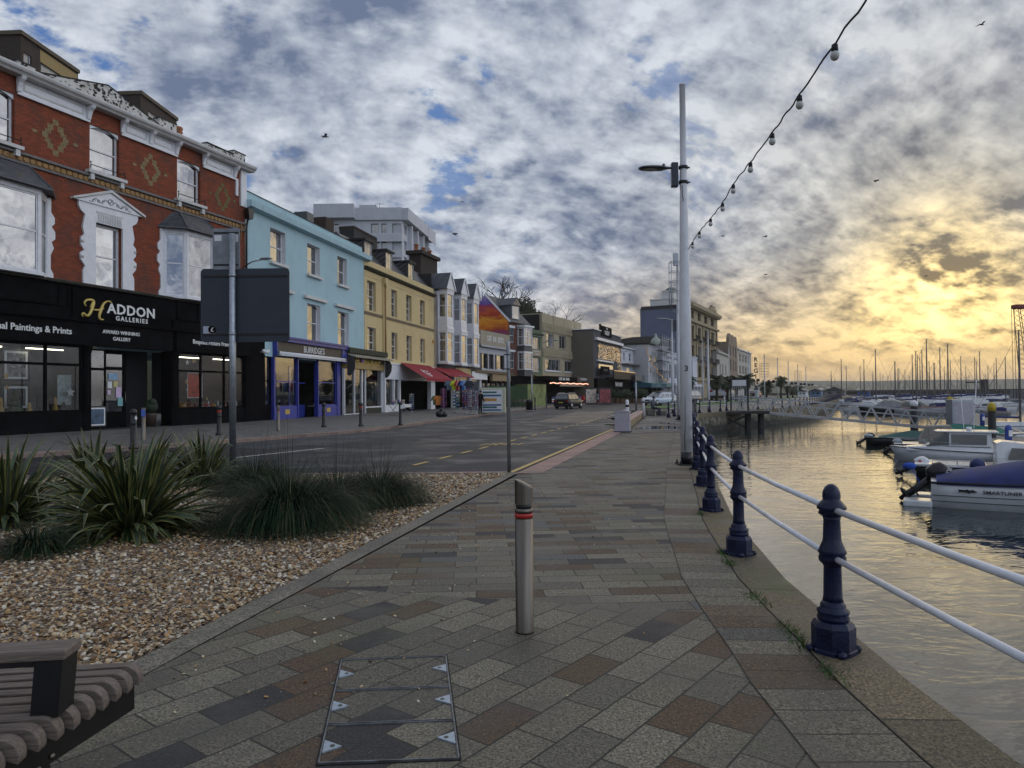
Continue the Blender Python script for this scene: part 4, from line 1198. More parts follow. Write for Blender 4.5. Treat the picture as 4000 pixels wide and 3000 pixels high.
m_gr2 = mat('green tussock blade', (.015, .038, .011), .65, .4, 3, spec=.25)
m_gr3 = mat('straw blade', (.15, .115, .05), .6, .3, 3)
def tussock(label, loc, n, L, seed, wd=.0065):
 L *= .86; r2 = random.Random(seed); root = thing('tussock_grass', label, 'grass clump', loc, group='tussock grasses in the shell bed')
 for part in range(2):
  vs, fs, mi = [], [], []
  for i in range(n // 2):
   az = r2.uniform(0, 2 * pi); rb = r2.random() ** .5 * L * .30
   q = rb / (L * .30)
   el = radians(r2.gauss(66 - 30 * q, 12)); LL = L * r2.uniform(.65, 1.15); bend = r2.uniform(1.7, 3.1) * (.6 + .7 * q)
   if part and r2.random() < .02: el = radians(r2.uniform(70, 95)); bend = r2.uniform(.1, .5); LL *= 1.15
   h = V((cos(az), sin(az), 0)); side = V((-sin(az), cos(az), 0)); p = V((h.x * rb, h.y * rb, 0)); a = el; n0 = len(vs); S = 6
   for k in range(S + 1):
    f = k / S; d = h * cos(a) + V((0, 0, 1)) * sin(a); wv = wd * (1 - f * .75) * .5
    vs.append(tuple(p - side * wv)); vs.append(tuple(p + side * wv))
    p = p + d * LL / S; a -= bend / S * (.3 + 1.6 * f)
    if p.z < .01: p.z = .01
   m = r2.choices((0, 1, 2), (5, 4, .5))[0]
   for k in range(S): b_ = n0 + 2 * k; fs.append((b_, b_ + 1, b_ + 3, b_ + 2)); mi.append(m)
  mb = MB(); mb.v, mb.f, mb.mi, mb.sm = vs, fs, mi, [True] * len(fs)
  mb.build('blades', [m_gr1, m_gr2, m_gr3], root)
 return root
tussock('largest dark tussock grass just right of the big flax', ground(*DD(622, 1135)), 5200, 1.22, 21)
tussock('rounded tussock grass at the right end of the planting', ground(*DD(818, 1085)), 3800, .98, 22)
tussock('tussock grass between the largest tussock and the right end one', ground(*DD(728, 1098)), 3200, 1.0, 23)
tussock('tussock grass behind, at the foot of the sign post', ground(*DD(550, 1062)), 2800, 1.05, 24)
tussock('thin grass clump behind the big flax, near the road', ground(*DD(470, 1032)), 900, .7, 25)
tussock('low dark grass clump at the left edge beneath the flax leaves', ground(*DD(75, 1195)), 1300, .55, 26)
# ---- gulls
m_gull = mat('gull', (.10, .10, .11), .7)
def gull(loc, span, az, label, flap=.3, sit=False):
 root = thing('gull', label, 'bird', loc, az, group=None if sit else 'gulls in the sky')
 b_ = MB().loft([[(x, r_ * cos(a), r_ * sin(a)) for a in [2 * pi * k / 8 for k in range(8)]] for x, r_ in ((-.26, .008), (-.18, .035), (-.04, .065), (.08, .055), (.15, .03), (.19, .034), (.225, .026), (.25, .006))])
 if sit: b_.tube([(0, .02, -.05), (0, .02, -.16)], .008, 5).tube([(0, -.02, -.05), (0, -.02, -.16)], .008, 5)
 b_.build('body', m_gull, root)
 for s_ in (-1, 1):
  if sit: MB().loft([[(x, s_ * (.055 + t_), z_) for t_, z_ in ((0, -.03), (.012, 0), (0, .035))] for x in (.08, -.05, -.24)], caps=False, closed=False).build('wing', m_gull, root)
  else:
   h = span / 2; mb = MB()
   sec = [(0, .05, .10, 0), (.35, .06, .11, flap * .32 * h), (.55, .04, .10, flap * .36 * h), (1., -.10, .012, flap * .12 * h)]
   vs = []
   for f, xo, c_, z_ in sec: vs += [(xo + c_ * .5, s_ * f * h, z_), (xo - c_, s_ * f * h, z_ - .004), (xo, s_ * f * h, z_ + .014)]
   fs = []
   for k in range(3): a = k * 3; fs += [(a, a + 3, a + 5, a + 2), (a + 2, a + 5, a + 4, a + 1), (a + 1, a + 4, a + 3, a)]
   mb.add(vs, fs, 0, True).build('wing', m_gull, root)
 return root
for u, v, Y, az, fl, lab in ((702, 295, 45, .4, .6, 'gull high over the brick gallery and blue house'), (983, 505, 52, 2.8, -.3, 'gull with spread wings right of the white flats'), (998, 436, 95, 1, .5, 'tiny gull high above the white bay-windowed house'),
      (1653, 511, 70, .3, .5, 'gull right of the sagging festoon string'), (1561, 510, 75, .5, .5, 'gull close beside the festoon string'), (1893, 390, 60, 3, -.2, 'pale gull gliding in the grey cloud on the right'),
      (2120, 53, 55, .2, .6, 'gull near the upper right corner'), (1654, 593, 90, .1, .2, 'low gull flying above the far hotel'), (2000, 596, 90, .1, .2, 'gull in front of the bright sunset cloud')):
 gull(at(*DD(u, v), Y), .95, az, lab, fl)
# ================================================================== buildings along the street
def glassmat(name, base, ior, rough=.02, wav=.02):
 m, t, b, o = nodemat(name)
 ob = t.n('ShaderNodeTexCoord').outputs['Object']
 k = t.noise(t.vm('MULTIPLY', ob, (1, 1, .35)), .9, 2, .5)
 t.put(b.inputs['Base Color'], t.mix(t.ss(k, .56, .60), tuple(x * .5 for x in base), tuple(min(.34, x * 3 + .02) for x in base)))
 b.inputs['Roughness'].default_value = rough; b.inputs['IOR'].default_value = ior
 bn = t.n('ShaderNodeBump'); bn.inputs['Strength'].default_value = wav; bn.inputs['Distance'].default_value = .4
 t.put(bn.inputs['Height'], t.noise(ob, .9, 2, .5)); t.put(b.inputs['Normal'], bn.outputs[0])
 return m
m_glass = glassmat('window glass', (.045, .05, .055), 3.4)
m_glassd = glassmat('dark window glass', (.012, .013, .015), 1.9)
m_net = glassmat('glass over net curtain', (.30, .31, .32), 2.4)
def shopglass(name, ior):
  m, t, b, o = nodemat(name)
  fr_ = t.n('ShaderNodeFresnel'); fr_.inputs[0].default_value = ior
  gl_ = t.n('ShaderNodeBsdfGlossy'); gl_.inputs['Roughness'].default_value = .01
  tr_ = t.n('ShaderNodeBsdfTransparent'); tr_.inputs[0].default_value = (.86, .9, .9, 1)
  mx_ = t.n('ShaderNodeMixShader')
  t.put(mx_.inputs[0], fr_.outputs[0]); t.put(mx_.inputs[1], tr_.outputs[0]); t.put(mx_.inputs[2], gl_.outputs[0])
  t.put(o.inputs[0], mx_.outputs[0])
  return m
m_shopg, m_galg = shopglass('shop window glass', 2.9), shopglass('gallery window glass', 1.6)
m_trim = mat('white joinery', (.76, .76, .77), .45, .06, 4, c2=(.45, .44, .42), c2amt=.25)
m_trimd = mat('stained white stucco', (.62, .61, .58), .7, .10, 2, bump=.15, c2=(.26, .25, .22), c2amt=.33)
m_lich, t, b, o = nodemat('mottled white parapet')
ob = t.n('ShaderNodeTexCoord').outputs['Object']
vo = t.n('ShaderNodeTexVoronoi'); t.put(vo.inputs['Vector'], t.vm('ADD', ob, t.vm('SCALE', t.n('ShaderNodeTexNoise').outputs['Color'], scale=.3))); vo.inputs['Scale'].default_value = 5.5
sp = t.m('MULTIPLY', t.ss(vo.outputs['Distance'], .50, .38), t.ss(t.noise(ob, 2.2, 3, .6), .36, .50))
cc = t.mix(sp, t.mix(t.ss(t.noise(ob, 1.6, 6, .65), .45, .7), (.62, .60, .55), (.36, .34, .28)), (.020, .018, .016))
t.put(b.inputs['Base Color'], cc); b.inputs['Roughness'].default_value = .85
m_blk = mat('black shopfront paint', (.006, .006, .007), .8, .25, 3, spec=.03)
m_blk2 = mat('black panel', (.008, .008, .009), .8, .3, 2, spec=.03)
m_slate, t, b, o = nodemat('slate roof')
ob = t.n('ShaderNodeTexCoord').outputs['Object']
br = t.n('ShaderNodeTexBrick'); t.put(br.inputs['Vector'], t.comb(t.xyz(ob)[0], t.m('ADD', t.xyz(ob)[2], t.m('MULTIPLY', t.xyz(ob)[1], .6)), 0.))
br.inputs['Color1'].default_value = (.050, .053, .062, 1); br.inputs['Color2'].default_value = (.095, .098, .105, 1); br.inputs['Mortar'].default_value = (.02, .02, .022, 1)
br.inputs['Scale'].default_value = 1; br.inputs['Brick Width'].default_value = .35; br.inputs['Row Height'].default_value = .22; br.inputs['Mortar Size'].default_value = .012
cc = t.mix(t.ss(t.noise(ob, 1.2, 5, .65), .55, .7), br.outputs['Color'], (.07, .075, .03))
t.put(b.inputs['Base Color'], cc); b.inputs['Roughness'].default_value = .55
def brickmat(name, c1, c2, mortar, dirt=(.05, .04, .035)):
 m, t, b, o = nodemat(name)
 ob = t.n('ShaderNodeTexCoord').outputs['Object']; x, y, z = t.xyz(ob)
 br = t.n('ShaderNodeTexBrick'); t.put(br.inputs['Vector'], t.comb(t.m('ADD', x, y), z, 0.))
 br.inputs['Color1'].default_value = (*c1, 1); br.inputs['Color2'].default_value = (*c2, 1); br.inputs['Mortar'].default_value = (*mortar, 1)
 br.inputs['Scale'].default_value = 1; br.inputs['Brick Width'].default_value = .235; br.inputs['Row Height'].default_value = .082; br.inputs['Mortar Size'].default_value = .007
 cc = t.mix(t.m('MULTIPLY', t.ss(t.noise(ob, .8, 6, .65), .45, .7), .6), br.outputs['Color'], dirt)
 cc = t.mix(t.m('MULTIPLY', t.ss(t.noise(ob, 14, 3, .6), .5, .8), .5), cc, dirt)
 t.put(b.inputs['Base Color'], cc); b.inputs['Roughness'].default_value = .85
 bn = t.n('ShaderNodeBump'); bn.inputs['Strength'].default_value = .6; bn.inputs['Distance'].default_value = .01; bn.invert = True
 t.put(bn.inputs['Height'], br.outputs['Fac']); t.put(b.inputs['Normal'], bn.outputs[0])
 return m
m_brick = brickmat('red brick', (.32, .066, .020), (.20, .042, .015), (.075, .034, .022))
m_brick2 = brickmat('dull red brick', (.19, .06, .035), (.14, .045, .03), (.12, .08, .06))
m_brown = brickmat('brown brick', (.05, .032, .02), (.036, .024, .016), (.04, .03, .022), (.018, .015, .012))
m_palebr = brickmat('pale brick', (.42, .34, .24), (.34, .26, .18), (.3, .27, .22), (.14, .11, .08))
def stucco(name, c, dirt=.3, streak=True):
 m, t, b, o = nodemat(name)
 ob = t.n('ShaderNodeTexCoord').outputs['Object']
 k = t.noise(ob, .5, 6, .65); s1 = t.noise(t.vm('MULTIPLY', ob, (2.2, 2.2, .22)), 1.2, 5, .62)
 cc = t.mix(t.m('MULTIPLY', t.ss(k, .45, .72), dirt), c, tuple(x * .62 for x in c))
 if streak: cc = t.mix(t.m('MULTIPLY', t.ss(s1, .54, .74), dirt * 1.1), cc, tuple(x * .45 for x in c))
 t.put(b.inputs['Base Color'], cc); b.inputs['Roughness'].default_value = .8
 bn = t.n('ShaderNodeBump'); bn.inputs['Strength'].default_value = .25; bn.inputs['Distance'].default_value = .01
 t.put(bn.inputs['Height'], t.noise(ob, 22, 4, .7)); t.put(b.inputs['Normal'], bn.outputs[0])
 return m
m_gold = mat('gold lettering', (.62, .47, .13), .35, .1, metal=.2)
m_wlet = mat('white lettering', (.78, .78, .76), .5, .03)
m_clay = mat('terracotta pot', (.32, .12, .05), .8, .2)
m_lead = mat('lead grey', (.085, .09, .10), .55, .2)
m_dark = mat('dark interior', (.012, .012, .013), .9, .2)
m_inter = mat('shop interior', (.10, .10, .095), .9, .3, .8)
SPLIT = set('pilaster rib column pier stall_riser yellow_panel awning_bracket string_course window_head rain_pipe corner_tower parapet roof_light side_bay barrier projecting_bay balcony parapet_scroll'.split())
class Bld:
 def __init__(s, name, label, cat, p0, p1, z0=.098, group=None):
  s.p0, s.p1 = V((*p0, 0)), V((*p1, 0)); d = s.p1 - s.p0
  s.W = d.length; s.rz = atan2(d.y, d.x); s.z0 = z0
  s.root = thing(name, label, cat, (p0[0], p0[1], z0), s.rz, group)
 def w(s, x, y, z=0.):
  """local to world"""
  c_, n_ = cos(s.rz), sin(s.rz)
  return V((s.p0.x + x * c_ - y * n_, s.p0.y + x * n_ + y * c_, s.z0 + z))
 def wall(s, x0, x1, z0, z1, ops, m, D=9., rev=.22, y=0., name='wall', rm=None, top=None, back=True):
  """front with real openings, reveals, sides, back and top"""
  mb = MB(); rm = 0 if rm is None else 1
  xs = sorted({x0, x1, *[o[0] for o in ops], *[o[1] for o in ops]}); xs = [x for x in xs if x0 - 1e-6 <= x <= x1 + 1e-6]
  zs = sorted({z0, z1, *[o[2] for o in ops], *[o[3] for o in ops]})
  for a, b_ in zip(xs, xs[1:]):
   for c_, d in zip(zs, zs[1:]):
    cx_, cz_ = (a + b_) / 2, (c_ + d) / 2
    if any(o[0] < cx_ < o[1] and o[2] < cz_ < o[3] for o in ops): continue
    mb.add([(a, y, c_), (b_, y, c_), (b_, y, d), (a, y, d)], [(0, 1, 2, 3)])
  r_ = rev + .04
  for o in ops:
   a, b_, c_, d = o[:4]
   mb.add([(a, y, c_), (a, y + r_, c_), (a, y + r_, d), (a, y, d)], [(3, 2, 1, 0)], rm)
   mb.add([(b_, y, c_), (b_, y + r_, c_), (b_, y + r_, d), (b_, y, d)], [(0, 1, 2, 3)], rm)
   mb.add([(a, y, d), (b_, y, d), (b_, y + r_, d), (a, y + r_, d)], [(3, 2, 1, 0)][::-1], rm)
   mb.add([(a, y, c_), (b_, y, c_), (b_, y + r_, c_), (a, y + r_, c_)], [(0, 1, 2, 3)], rm)
  yb = y + r_ + .03
  if back:
   mb.box(x0, x1, yb, y + D, z0, z1)
  for X_ in (x0, x1): mb.add([(X_, y, z0), (X_, yb, z0), (X_, yb, z1), (X_, y, z1)], [(0, 1, 2, 3)])
  mb.add([(x0, y, z1), (x1, y, z1), (x1, yb, z1), (x0, yb, z1)], [(0, 1, 2, 3)])
  return mb.build(name, [m] if not rm else [m, top or m_trim], s.root)
 def box(s, name, m, *bxs, parent=None, bev=0.):
  if len(bxs) > 1 and name in SPLIT: return [s.box(name, m, q, parent=parent, bev=bev) for q in bxs][0]
  mb = MB()
  for q in bxs: mb.box(*q)
  return mb.build(name, m, parent or s.root, bev=bev)
 def win(s, x0, x1, z0, z1, y=.22, bars=(1, 1), mid=True, fm=None, gm=None, fw=.06, sill=None, arch=0., parent=None, name='window', mids=None):
  """frame with sashes; bars = panes across / up in each sash"""
  mb = MB(); fm = fm or m_trim; gm = gm or m_glass
  ya, yb = y - .07, y
  for q in ((x0, x0 + fw, z0, z1), (x1 - fw, x1, z0, z1), (x0 + fw, x1 - fw, z0, z0 + fw), (x0 + fw, x1 - fw, z1 - fw, z1)): mb.box(q[0], q[1], ya, yb, q[2], q[3])
  zm = (z0 + z1) / 2
  halves = [(z0 + fw, zm - .03), (zm + .03, z1 - fw)] if mid else [(z0 + fw, z1 - fw)]
  if mid: mb.box(x0 + fw, x1 - fw, ya - .01, yb, zm - .03, zm + .03)
  for (za, zb) in halves:
   for k in range(1, bars[0]):
    X_ = x0 + (x1 - x0) * k / bars[0]; mb.box(X_ - .014, X_ + .014, ya + .02, yb, za, zb)
   for k in range(1, bars[1]):
    Z_ = za + (zb - za) * k / bars[1]; mb.box(x0 + fw, x1 - fw, ya + .024, yb - .004, Z_ - .014, Z_ + .014)
  if arch:                                               # curved head fills the top corners
   n = 8
   for sgn in (-1, 1):
    xc = x0 if sgn < 0 else x1
    pts = [(xc, ya - .12, z1 + .002)]
    for k in range(n + 1):
     f = k / n; X_ = xc + (-sgn) * f * (x1 - x0) / 2
     pts.append((X_, ya - .12, z1 - arch * (1 - f) ** 2 + .001))
    mb.prism(pts, (0, .11, 0))
  w_ = mb.build(name, fm, parent or s.root)
  MB().add([(x0 + .01, yb - .03, z0 + .01), (x1 - .01, yb - .03, z0 + .01), (x1 - .01, yb - .03, z1 - .01), (x0 + .01, yb - .03, z1 - .01)], [(0, 1, 2, 3)]).build('pane', gm, w_ if not parent else w_)
  if sill:
   MB().box(x0 - sill[0], x1 + sill[0], -sill[1], y - .071, z0 - sill[2], z0 - .002).build('sill', sill[3] if len(sill) > 3 else m_trimd, w_ if not parent else w_)
  return w_
 def text(s, txt, x, z, size, m, y=-.02, **k):
  return lettering(txt, size, m, k.pop('parent', s.root), (x, y, z), **k)
def pots(b, spots, z, parent=None):
 for x, y, h, r_, m in spots:
  MB().lathe([(r_ * 1.15, 0), (r_, .06), (r_ * .85, h * .75), (r_ * 1.1, h * .8), (r_ * 1.1, h * .9), (r_ * .9, h)], (x, y, z), 12).build('chimney_pot', m, parent or b.root)
def interior(b, x0, x1, z0, z1, y0, y1, m=None, parent=None):
 mb = MB()
 c = [(x0, y0), (x1, y0), (x1, y1), (x0, y1)]
 mb.add([(x, y, z0) for x, y in c] + [(x, y, z1) for x, y in c], [(0, 1, 2, 3), (7, 6, 5, 4), (1, 2, 6, 5), (2, 3, 7, 6), (3, 0, 4, 7)])
 return mb.build('interior', m or m_inter, parent or b.root)
def tophung(b, x, y, z, name, label, cat, group=None):
 return thing(name, label, cat, b.w(x, y, z), b.rz, group)
# ------------------------------------------------------------------ red brick gallery
G = Bld('brick_gallery', 'three-storey red brick building with a black gallery shopfront and bay windows', 'building', (-20.2, 28), (-15.4, 41))
WG = G.W
tw = [(-1.0, .55), (3.91, 5.44), (8.88, 10.45)]
ops = [(a, b_, 11.65, 13.75) for a, b_ in tw] + [(4.15, 5.55, 6.45, 9.35)]
G.wall(-8, WG, 5.1, 14.9, ops, m_brick, D=11, rev=.25)
for a, b_ in tw:
 G.win(a, b_, 11.65, 13.75, .25, arch=.22, fw=.09)
 ld = G.box('window_ledge', m_trimd, (a - .22, b_ + .22, -.28, -.002, 11.50, 11.64), (a - .1, a + .08, -.22, -.002, 11.22, 11.5), (b_ - .08, b_ + .1, -.22, -.002, 11.22, 11.5))
 mb = MB()
 for X_ in (a - .12, b_ + .12):
  mb.tube([(X_, -.22, 11.64), (X_, -.22, 11.95)], .018, 6).ball((X_, -.22, 11.97), .04, 8).ball((X_, -.22, 11.78), .035, 8)
 mb.tube([(a - .12, -.22, 11.86), (b_ + .12, -.22, 11.86)], .02, 6)
 mb.build('window_guard', m_black, ld)
G.win(4.15, 5.55, 6.45, 9.35, .25, fw=.11)
# stepped yellow brick diamonds
m_ybr = mat('yellow brick', (.25, .195, .095), .85, .4, 9, bump=.3)
for (xc, zc_) in ((2.30, 12.56), (7.22, 12.64), (12.1, 12.55)):
 mb = MB()
 for k in range(-9, 10):
  z = zc_ + k * .082; half = .115 * round(3.9 * (1 - abs(k) / 10.))
  for sgn in ((-1, 1) if half > .12 else (1,)):
   mb.box(xc + sgn * half * (half > .12) - .13, xc + sgn * half * (half > .12) + .13, -.006, .0, z - .036, z + .036)
 for sgn in (-1, 1): mb.box(xc + sgn * .92 - .1, xc + sgn * .92 + .1, -.006, 0, zc_ - .06, zc_ + .06)
 d_ = mb.build('brick_diamond', m_ybr if xc < 11 else mat('mossy brick', (.15, .13, .05), .9, .4, 6), G.root)
# terracotta band
m_terr = mat('terracotta band', (.36, .21, .08), .75, .2, 8)
G.box('string_course', mat('grey string course', (.16, .155, .15), .8, .2), (-8, WG + .01, -.14, -.001, 11.36, 11.46), (-8, WG + .01, -.09, -.001, 10.98, 11.07))
mb = MB().box(-8, WG, -.02, -.001, 11.07, 11.36)
G_b = mb.build('terracotta_band', mat('terracotta ground', (.24, .12, .045), .8, .25), G.root)
mb = MB()
k = -7.9
while k < WG - .2:
 n0 = len(mb.v); mb.lathe([(.075, 0), (.115, 0), (.115, .03), (.075, .03)], n=12).lathe([(.0, 0), (.035, .001), (.035, .03), (.0, .031)], n=8)
 mb.xf(Matrix.Translation((k, -.02, 11.215)) @ Matrix.Rotation(pi / 2, 4, 'X'), n0); k += .27
mb.build('terracotta_roundels', m_terr, G_b)
# frieze, brackets, cornice, parapet
for a, b_ in ((-7.9, -1.4), (.67, 3.80), (5.55, 8.78), (10.62, 12.96)):
 f_ = G.box('frieze', m_trim, (a, b_, -.05, -.001, 13.86, 14.48), (a - .05, b_ + .05, -.13, -.051, 13.76, 13.86))
 n = max(1, int((b_ - a) / 1.6)); st = (b_ - a) / n
 mb = MB()
 for i in range(n): mb.box(a + st * i + .22, a + st * (i + 1) - .22, -.075, -.051, 14.0, 14.08).box(a + st * i + .22, a + st * (i + 1) - .22, -.075, -.051, 14.32, 14.38).box(a + st * i + .22, a + st * i + .28, -.075, -.051, 14.081, 14.319).box(a + st * (i + 1) - .28, a + st * (i + 1) - .22, -.075, -.051, 14.081, 14.319)
 mb.build('frieze_moulding', m_trimd, f_)
 for i in range(n + 1):
  X_ = a + st * i; prof = [(-.06, 13.88), (-.13, 13.90), (-.16, 14.05), (-.24, 14.24), (-.38, 14.36), (-.44, 14.48), (-.06, 14.48)]
  MB().prism([(X_ - .085, y, z) for y, z in prof], (.17, 0, 0)).build('bracket', m_trim, G.root)
prof = [(-.002, 14.485), (-.40, 14.485), (-.46, 14.56), (-.56, 14.62), (-.60, 14.70), (-.60, 14.78), (-.1, 14.84), (-.002, 14.84)]
MB().prism([(-8, y, z) for y, z in prof], (WG + 8.35, 0, 0)).build('cornice', m_trimd, G.root)
mb = MB()
mb.prism([(1.39, -.02, 14.845), (7.71, -.02, 14.845), (7.71, -.02, 15.02), (4.83, -.02, 15.83), (1.39, -.02, 14.98)], (0, .35, 0))
mb.box(.62, 1.385, -.04, .33, 14.845, 15.15).box(7.715, 8.81, -.04, .33, 14.845, 15.40).box(-8, .615, -.0, .3, 14.845, 14.95).box(8.815, 10.9, .1, .3, 14.845, 14.93).box(10.905, 12.9, 0, .33, 14.845, 15.2).box(12.905, WG, -.03, .33, 14.845, 15.42)
mb.build('parapet', m_lich, G.root)
mb = MB().prism([(1.3, -.05, 14.985), (4.83, -.05, 15.837), (7.8, -.05, 15.02), (7.8, -.05, 15.06), (4.83, -.05, 15.88), (1.3, -.05, 15.03)], (0, .42, 0))
for a, b_, z in ((.58, 1.40, 15.151), (7.70, 8.84, 15.401), (10.88, 12.9, 15.201), (12.901, WG + .03, 15.421)): mb.box(a, b_, -.07, .36, z, z + .05)
mb.build('parapet_capping', m_matt, G.root)
st_ = G.box('chimney_stack', m_brick2, (9.1, 10.8, 1.0, 1.8, 14.85, 15.0))
pots(G, [(9.42, 1.3, .85, .17, m_clay)], 15.0, st_)
mb = MB().lathe([(.22, 0), (.2, .35), (.24, .38), (.17, .45), (.24, .55), (.17, .62), (.24, .72), (.17, .79), (.24, .89), (.2, 1.0), (.05, 1.03)], (10.25, 1.3, 15.0), 14)
mb.build('louvred_pot', m_clay, st_)
G.box('roof', m_slate, (-8, WG, .4, 10.9, 14.91, 14.96))
# corner pier, gutter head and pipes
G.box('corner_pier', m_trim, (13.05, 13.22, -.10, -.001, 12.9, 13.87), (13.42, WG + .02, -.13, -.001, 12.4, 14.48))
MB().prism([(13.6, -.15, 12.28), (14.1, -.15, 12.28), (14.0, -.15, 11.7), (13.7, -.15, 11.7)], (0, -.32, 0)).build('hopper', m_black, G.root)
MB().tube([(13.82, -.25, 11.7), (13.82, -.15, 11.2), (13.82, -.12, 6.2)], .06, 8).build('downpipe', m_black, G.root)
MB().tube([(13.1, -.1, 11.38), (13.42, -.1, 11.38), (13.45, -.1, 10.5)], .035, 6).build('overflow_pipe', m_terr, G.root)
# pedimented middle window surround with scrolled edges
sc_l = [(3.52, 6.45), (3.52, 7.1), (3.62, 7.3), (3.42, 7.55), (3.38, 7.85), (3.58, 8.0), (3.42, 8.2), (3.42, 8.55), (3.58, 8.7), (3.5, 9.0), (3.62, 9.6), (3.4, 9.75), (3.3, 9.95), (3.3, 10.15)]
sr_ = MB()
sr_.prism([(4.148, -.10, 6.45)] + [(x, -.10, z) for x, z in sc_l] + [(4.148, -.10, 10.15)], (0, .099, 0))
sr_.prism([(5.552, -.10, 6.45)] + [(9.70 - x, -.10, z) for x, z in sc_l] + [(5.552, -.10, 10.15)], (0, .099, 0))
sr_.box(4.149, 5.551, -.10, -.001, 9.36, 10.15)
su = sr_.build('window_surround', m_trim, G.root)
MB().prism([(3.1, -.16, 10.151), (6.6, -.16, 10.151), (4.85, -.16, 10.86)], (0, .159, 0)).build('pediment', m_trim, su)
MB().prism([(2.98, -.24, 10.14), (4.85, -.24, 10.86), (6.72, -.24, 10.14), (6.72, -.24, 10.24), (4.85, -.24, 10.98), (2.98, -.24, 10.24)], (0, .239, 0)).build('pediment_moulding', m_trimd, su)
mb = MB()
for sgn in (-1, 1):
 pts = [(4.85 + sgn * (.14 + .95 * f), -.168, 10.38 + .09 * sin(f * 12) - .08 * f) for f in [k / 24 for k in range(25)]]
 mb.tube(pts, .014, 5)
 for f in (.25, .5, .75): mb.tube([(4.85 + sgn * (.14 + .95 * f) + .07 * cos(a), -.168, 10.36 - .08 * f + .06 * sin(a)) for a in [k * .6 for k in range(9)]], .012, 5)
mb.tube([(4.85 + .13 * cos(a), -.168, 10.42 + .13 * sin(a)) for a in [k * 2 * pi / 16 for k in range(17)]], .014, 5)
mb.tube([(4.85 + .055 * sin(a * 1.0), -.168, 10.42 + .075 - .15 * a / 6.28) for a in [k * .4 for k in range(17)]], .014, 5)
mb.build('carved_scroll', mat('carved grey', (.20, .20, .19), .8), su)
mb = MB()
for k in range(14): mb.box(4.25 + k * .09, 4.285 + k * .09, -.13, -.101, 9.4, 9.75)
mb.box(4.16, 5.54, -.12, -.101, 9.80, 9.88)
mb.build('fluting', m_trimd, su)
mb = MB()
for z in (7.7, 8.38):
 for X_ in (3.48, 6.22): mb.ball((X_, -.11, z), .07, 8)
mb.build('scroll_boss', m_trimd, su)
def canted_bay(b, xa, xb, fa, fb, z0, z1, pj, label=None):
 """projecting bay with slanted sides, three sash windows and a hipped slate hood"""
 e = bpy.data.objects.new('bay_window', None); col.objects.link(e); e.parent = b.root
 pl = [(xa, 0), (fa, -pj), (fb, -pj), (xb, 0)]
 MB().prism([(x, y - .0, z0 - .12) for x, y in [(xa - .05, -.002), (fa - .06, -pj - .08), (fb + .06, -pj - .08), (xb + .05, -.002)]], (0, 0, .14)).build('bay_sill', m_trim, e)
 MB().prism([(x, y, z1 - .22) for x, y in [(xa, -.002), (fa, -pj - .04), (fb, -pj - .04), (xb, -.002)]], (0, 0, .24)).build('bay_head', m_trim, e)
 for (p, q, nb) in ((pl[0], pl[1], 1), (pl[1], pl[2], 1), (pl[2], pl[3], 1)):
  L = hypot(q[0] - p[0], q[1] - p[1]); ang = atan2(q[1] - p[1], q[0] - p[0])
  for (u0, u1) in ((0, .12), (L - .12, L)):
   n0 = 0; MB().box(u0, u1, -.02, .10, z0 + .021, z1 - .221).xf(Matrix.Translation((p[0], p[1], 0)) @ Matrix.Rotation(ang, 4, 'Z')).build('mullion', m_trim, e)
  fr2 = MB(); zm = (z0 + z1) / 2 - .05
  for q4 in ((.121, L - .121, z0 + .021, z0 + .10), (.121, L - .121, zm - .03, zm + .03), (.121, L - .121, z1 - .30, z1 - .221), (.121, .18, z0 + .101, z1 - .301), (L - .18, L - .121, z0 + .101, z1 - .301)): fr2.box(q4[0], q4[1], .02, .07, q4[2], q4[3])
  fr2.add([(.12, .05, z0 + .02), (L - .12, .05, z0 + .02), (L - .12, .05, z1 - .22), (.12, .05, z1 - .22)], [(0, 1, 2, 3)], 1)
  fr2.xf(Matrix.Translation((p[0], p[1], 0)) @ Matrix.Rotation(ang, 4, 'Z')).build('sash', [m_trim, m_glass if nb else m_net], e)
 ov = .32
 base = [(xa - ov, 0), (fa - ov * .8, -pj - ov), (fb + ov * .8, -pj - ov), (xb + ov, 0)]
 topl = [(fa - .15, 0), (fa + .1, -.22), (fb - .1, -.22), (fb + .15, 0)]
 zb, zt = z1 + .03, z1 + .95
 vs = [(x, y - .003, zb) for x, y in base] + [(x, y - .003, zt) for x, y in topl]
 MB().add(vs, [(0, 1, 5, 4), (1, 2, 6, 5), (2, 3, 7, 6), (4, 5, 6, 7), (3, 2, 1, 0)]).build('hood', m_slate, e)
 mb = MB().beam((*base[1], zb + .01), (*topl[1], zt), .09).beam((*base[2], zb + .01), (*topl[2], zt), .09)
 for p, q in zip(base, base[1:]): mb.beam((*p, zb - .02), (*q, zb - .02), .07, .08)
 mb.build('hood_edge', m_lead, e)
 return e
canted_bay(G, 7.95, 11.45, 8.75, 10.65, 6.55, 9.95, .75)
canted_bay(G, -2.4, 1.95, -1.5, 1.10, 6.55, 9.95, .75)
for xq, sg in ((7.62, 1), (2.20, -1), (11.75, -1), (-2.8, 1)):                 # scrolled white strips beside the bays
 pr = [(0, 6.5), (0, 9.9), (-.18, 9.9), (-.18, 9.3), (-.34, 9.1), (-.34, 8.85), (-.2, 8.7), (-.36, 8.5), (-.36, 8.2), (-.2, 8.05), (-.3, 7.8), (-.16, 7.5), (-.16, 6.9), (-.28, 6.7), (-.28, 6.5)]
 MB().prism([(xq + sg * (x + .32), -.07, z) for x, z in pr], (0, .069, 0)).build('scrolled_strip', m_trim, G.root)
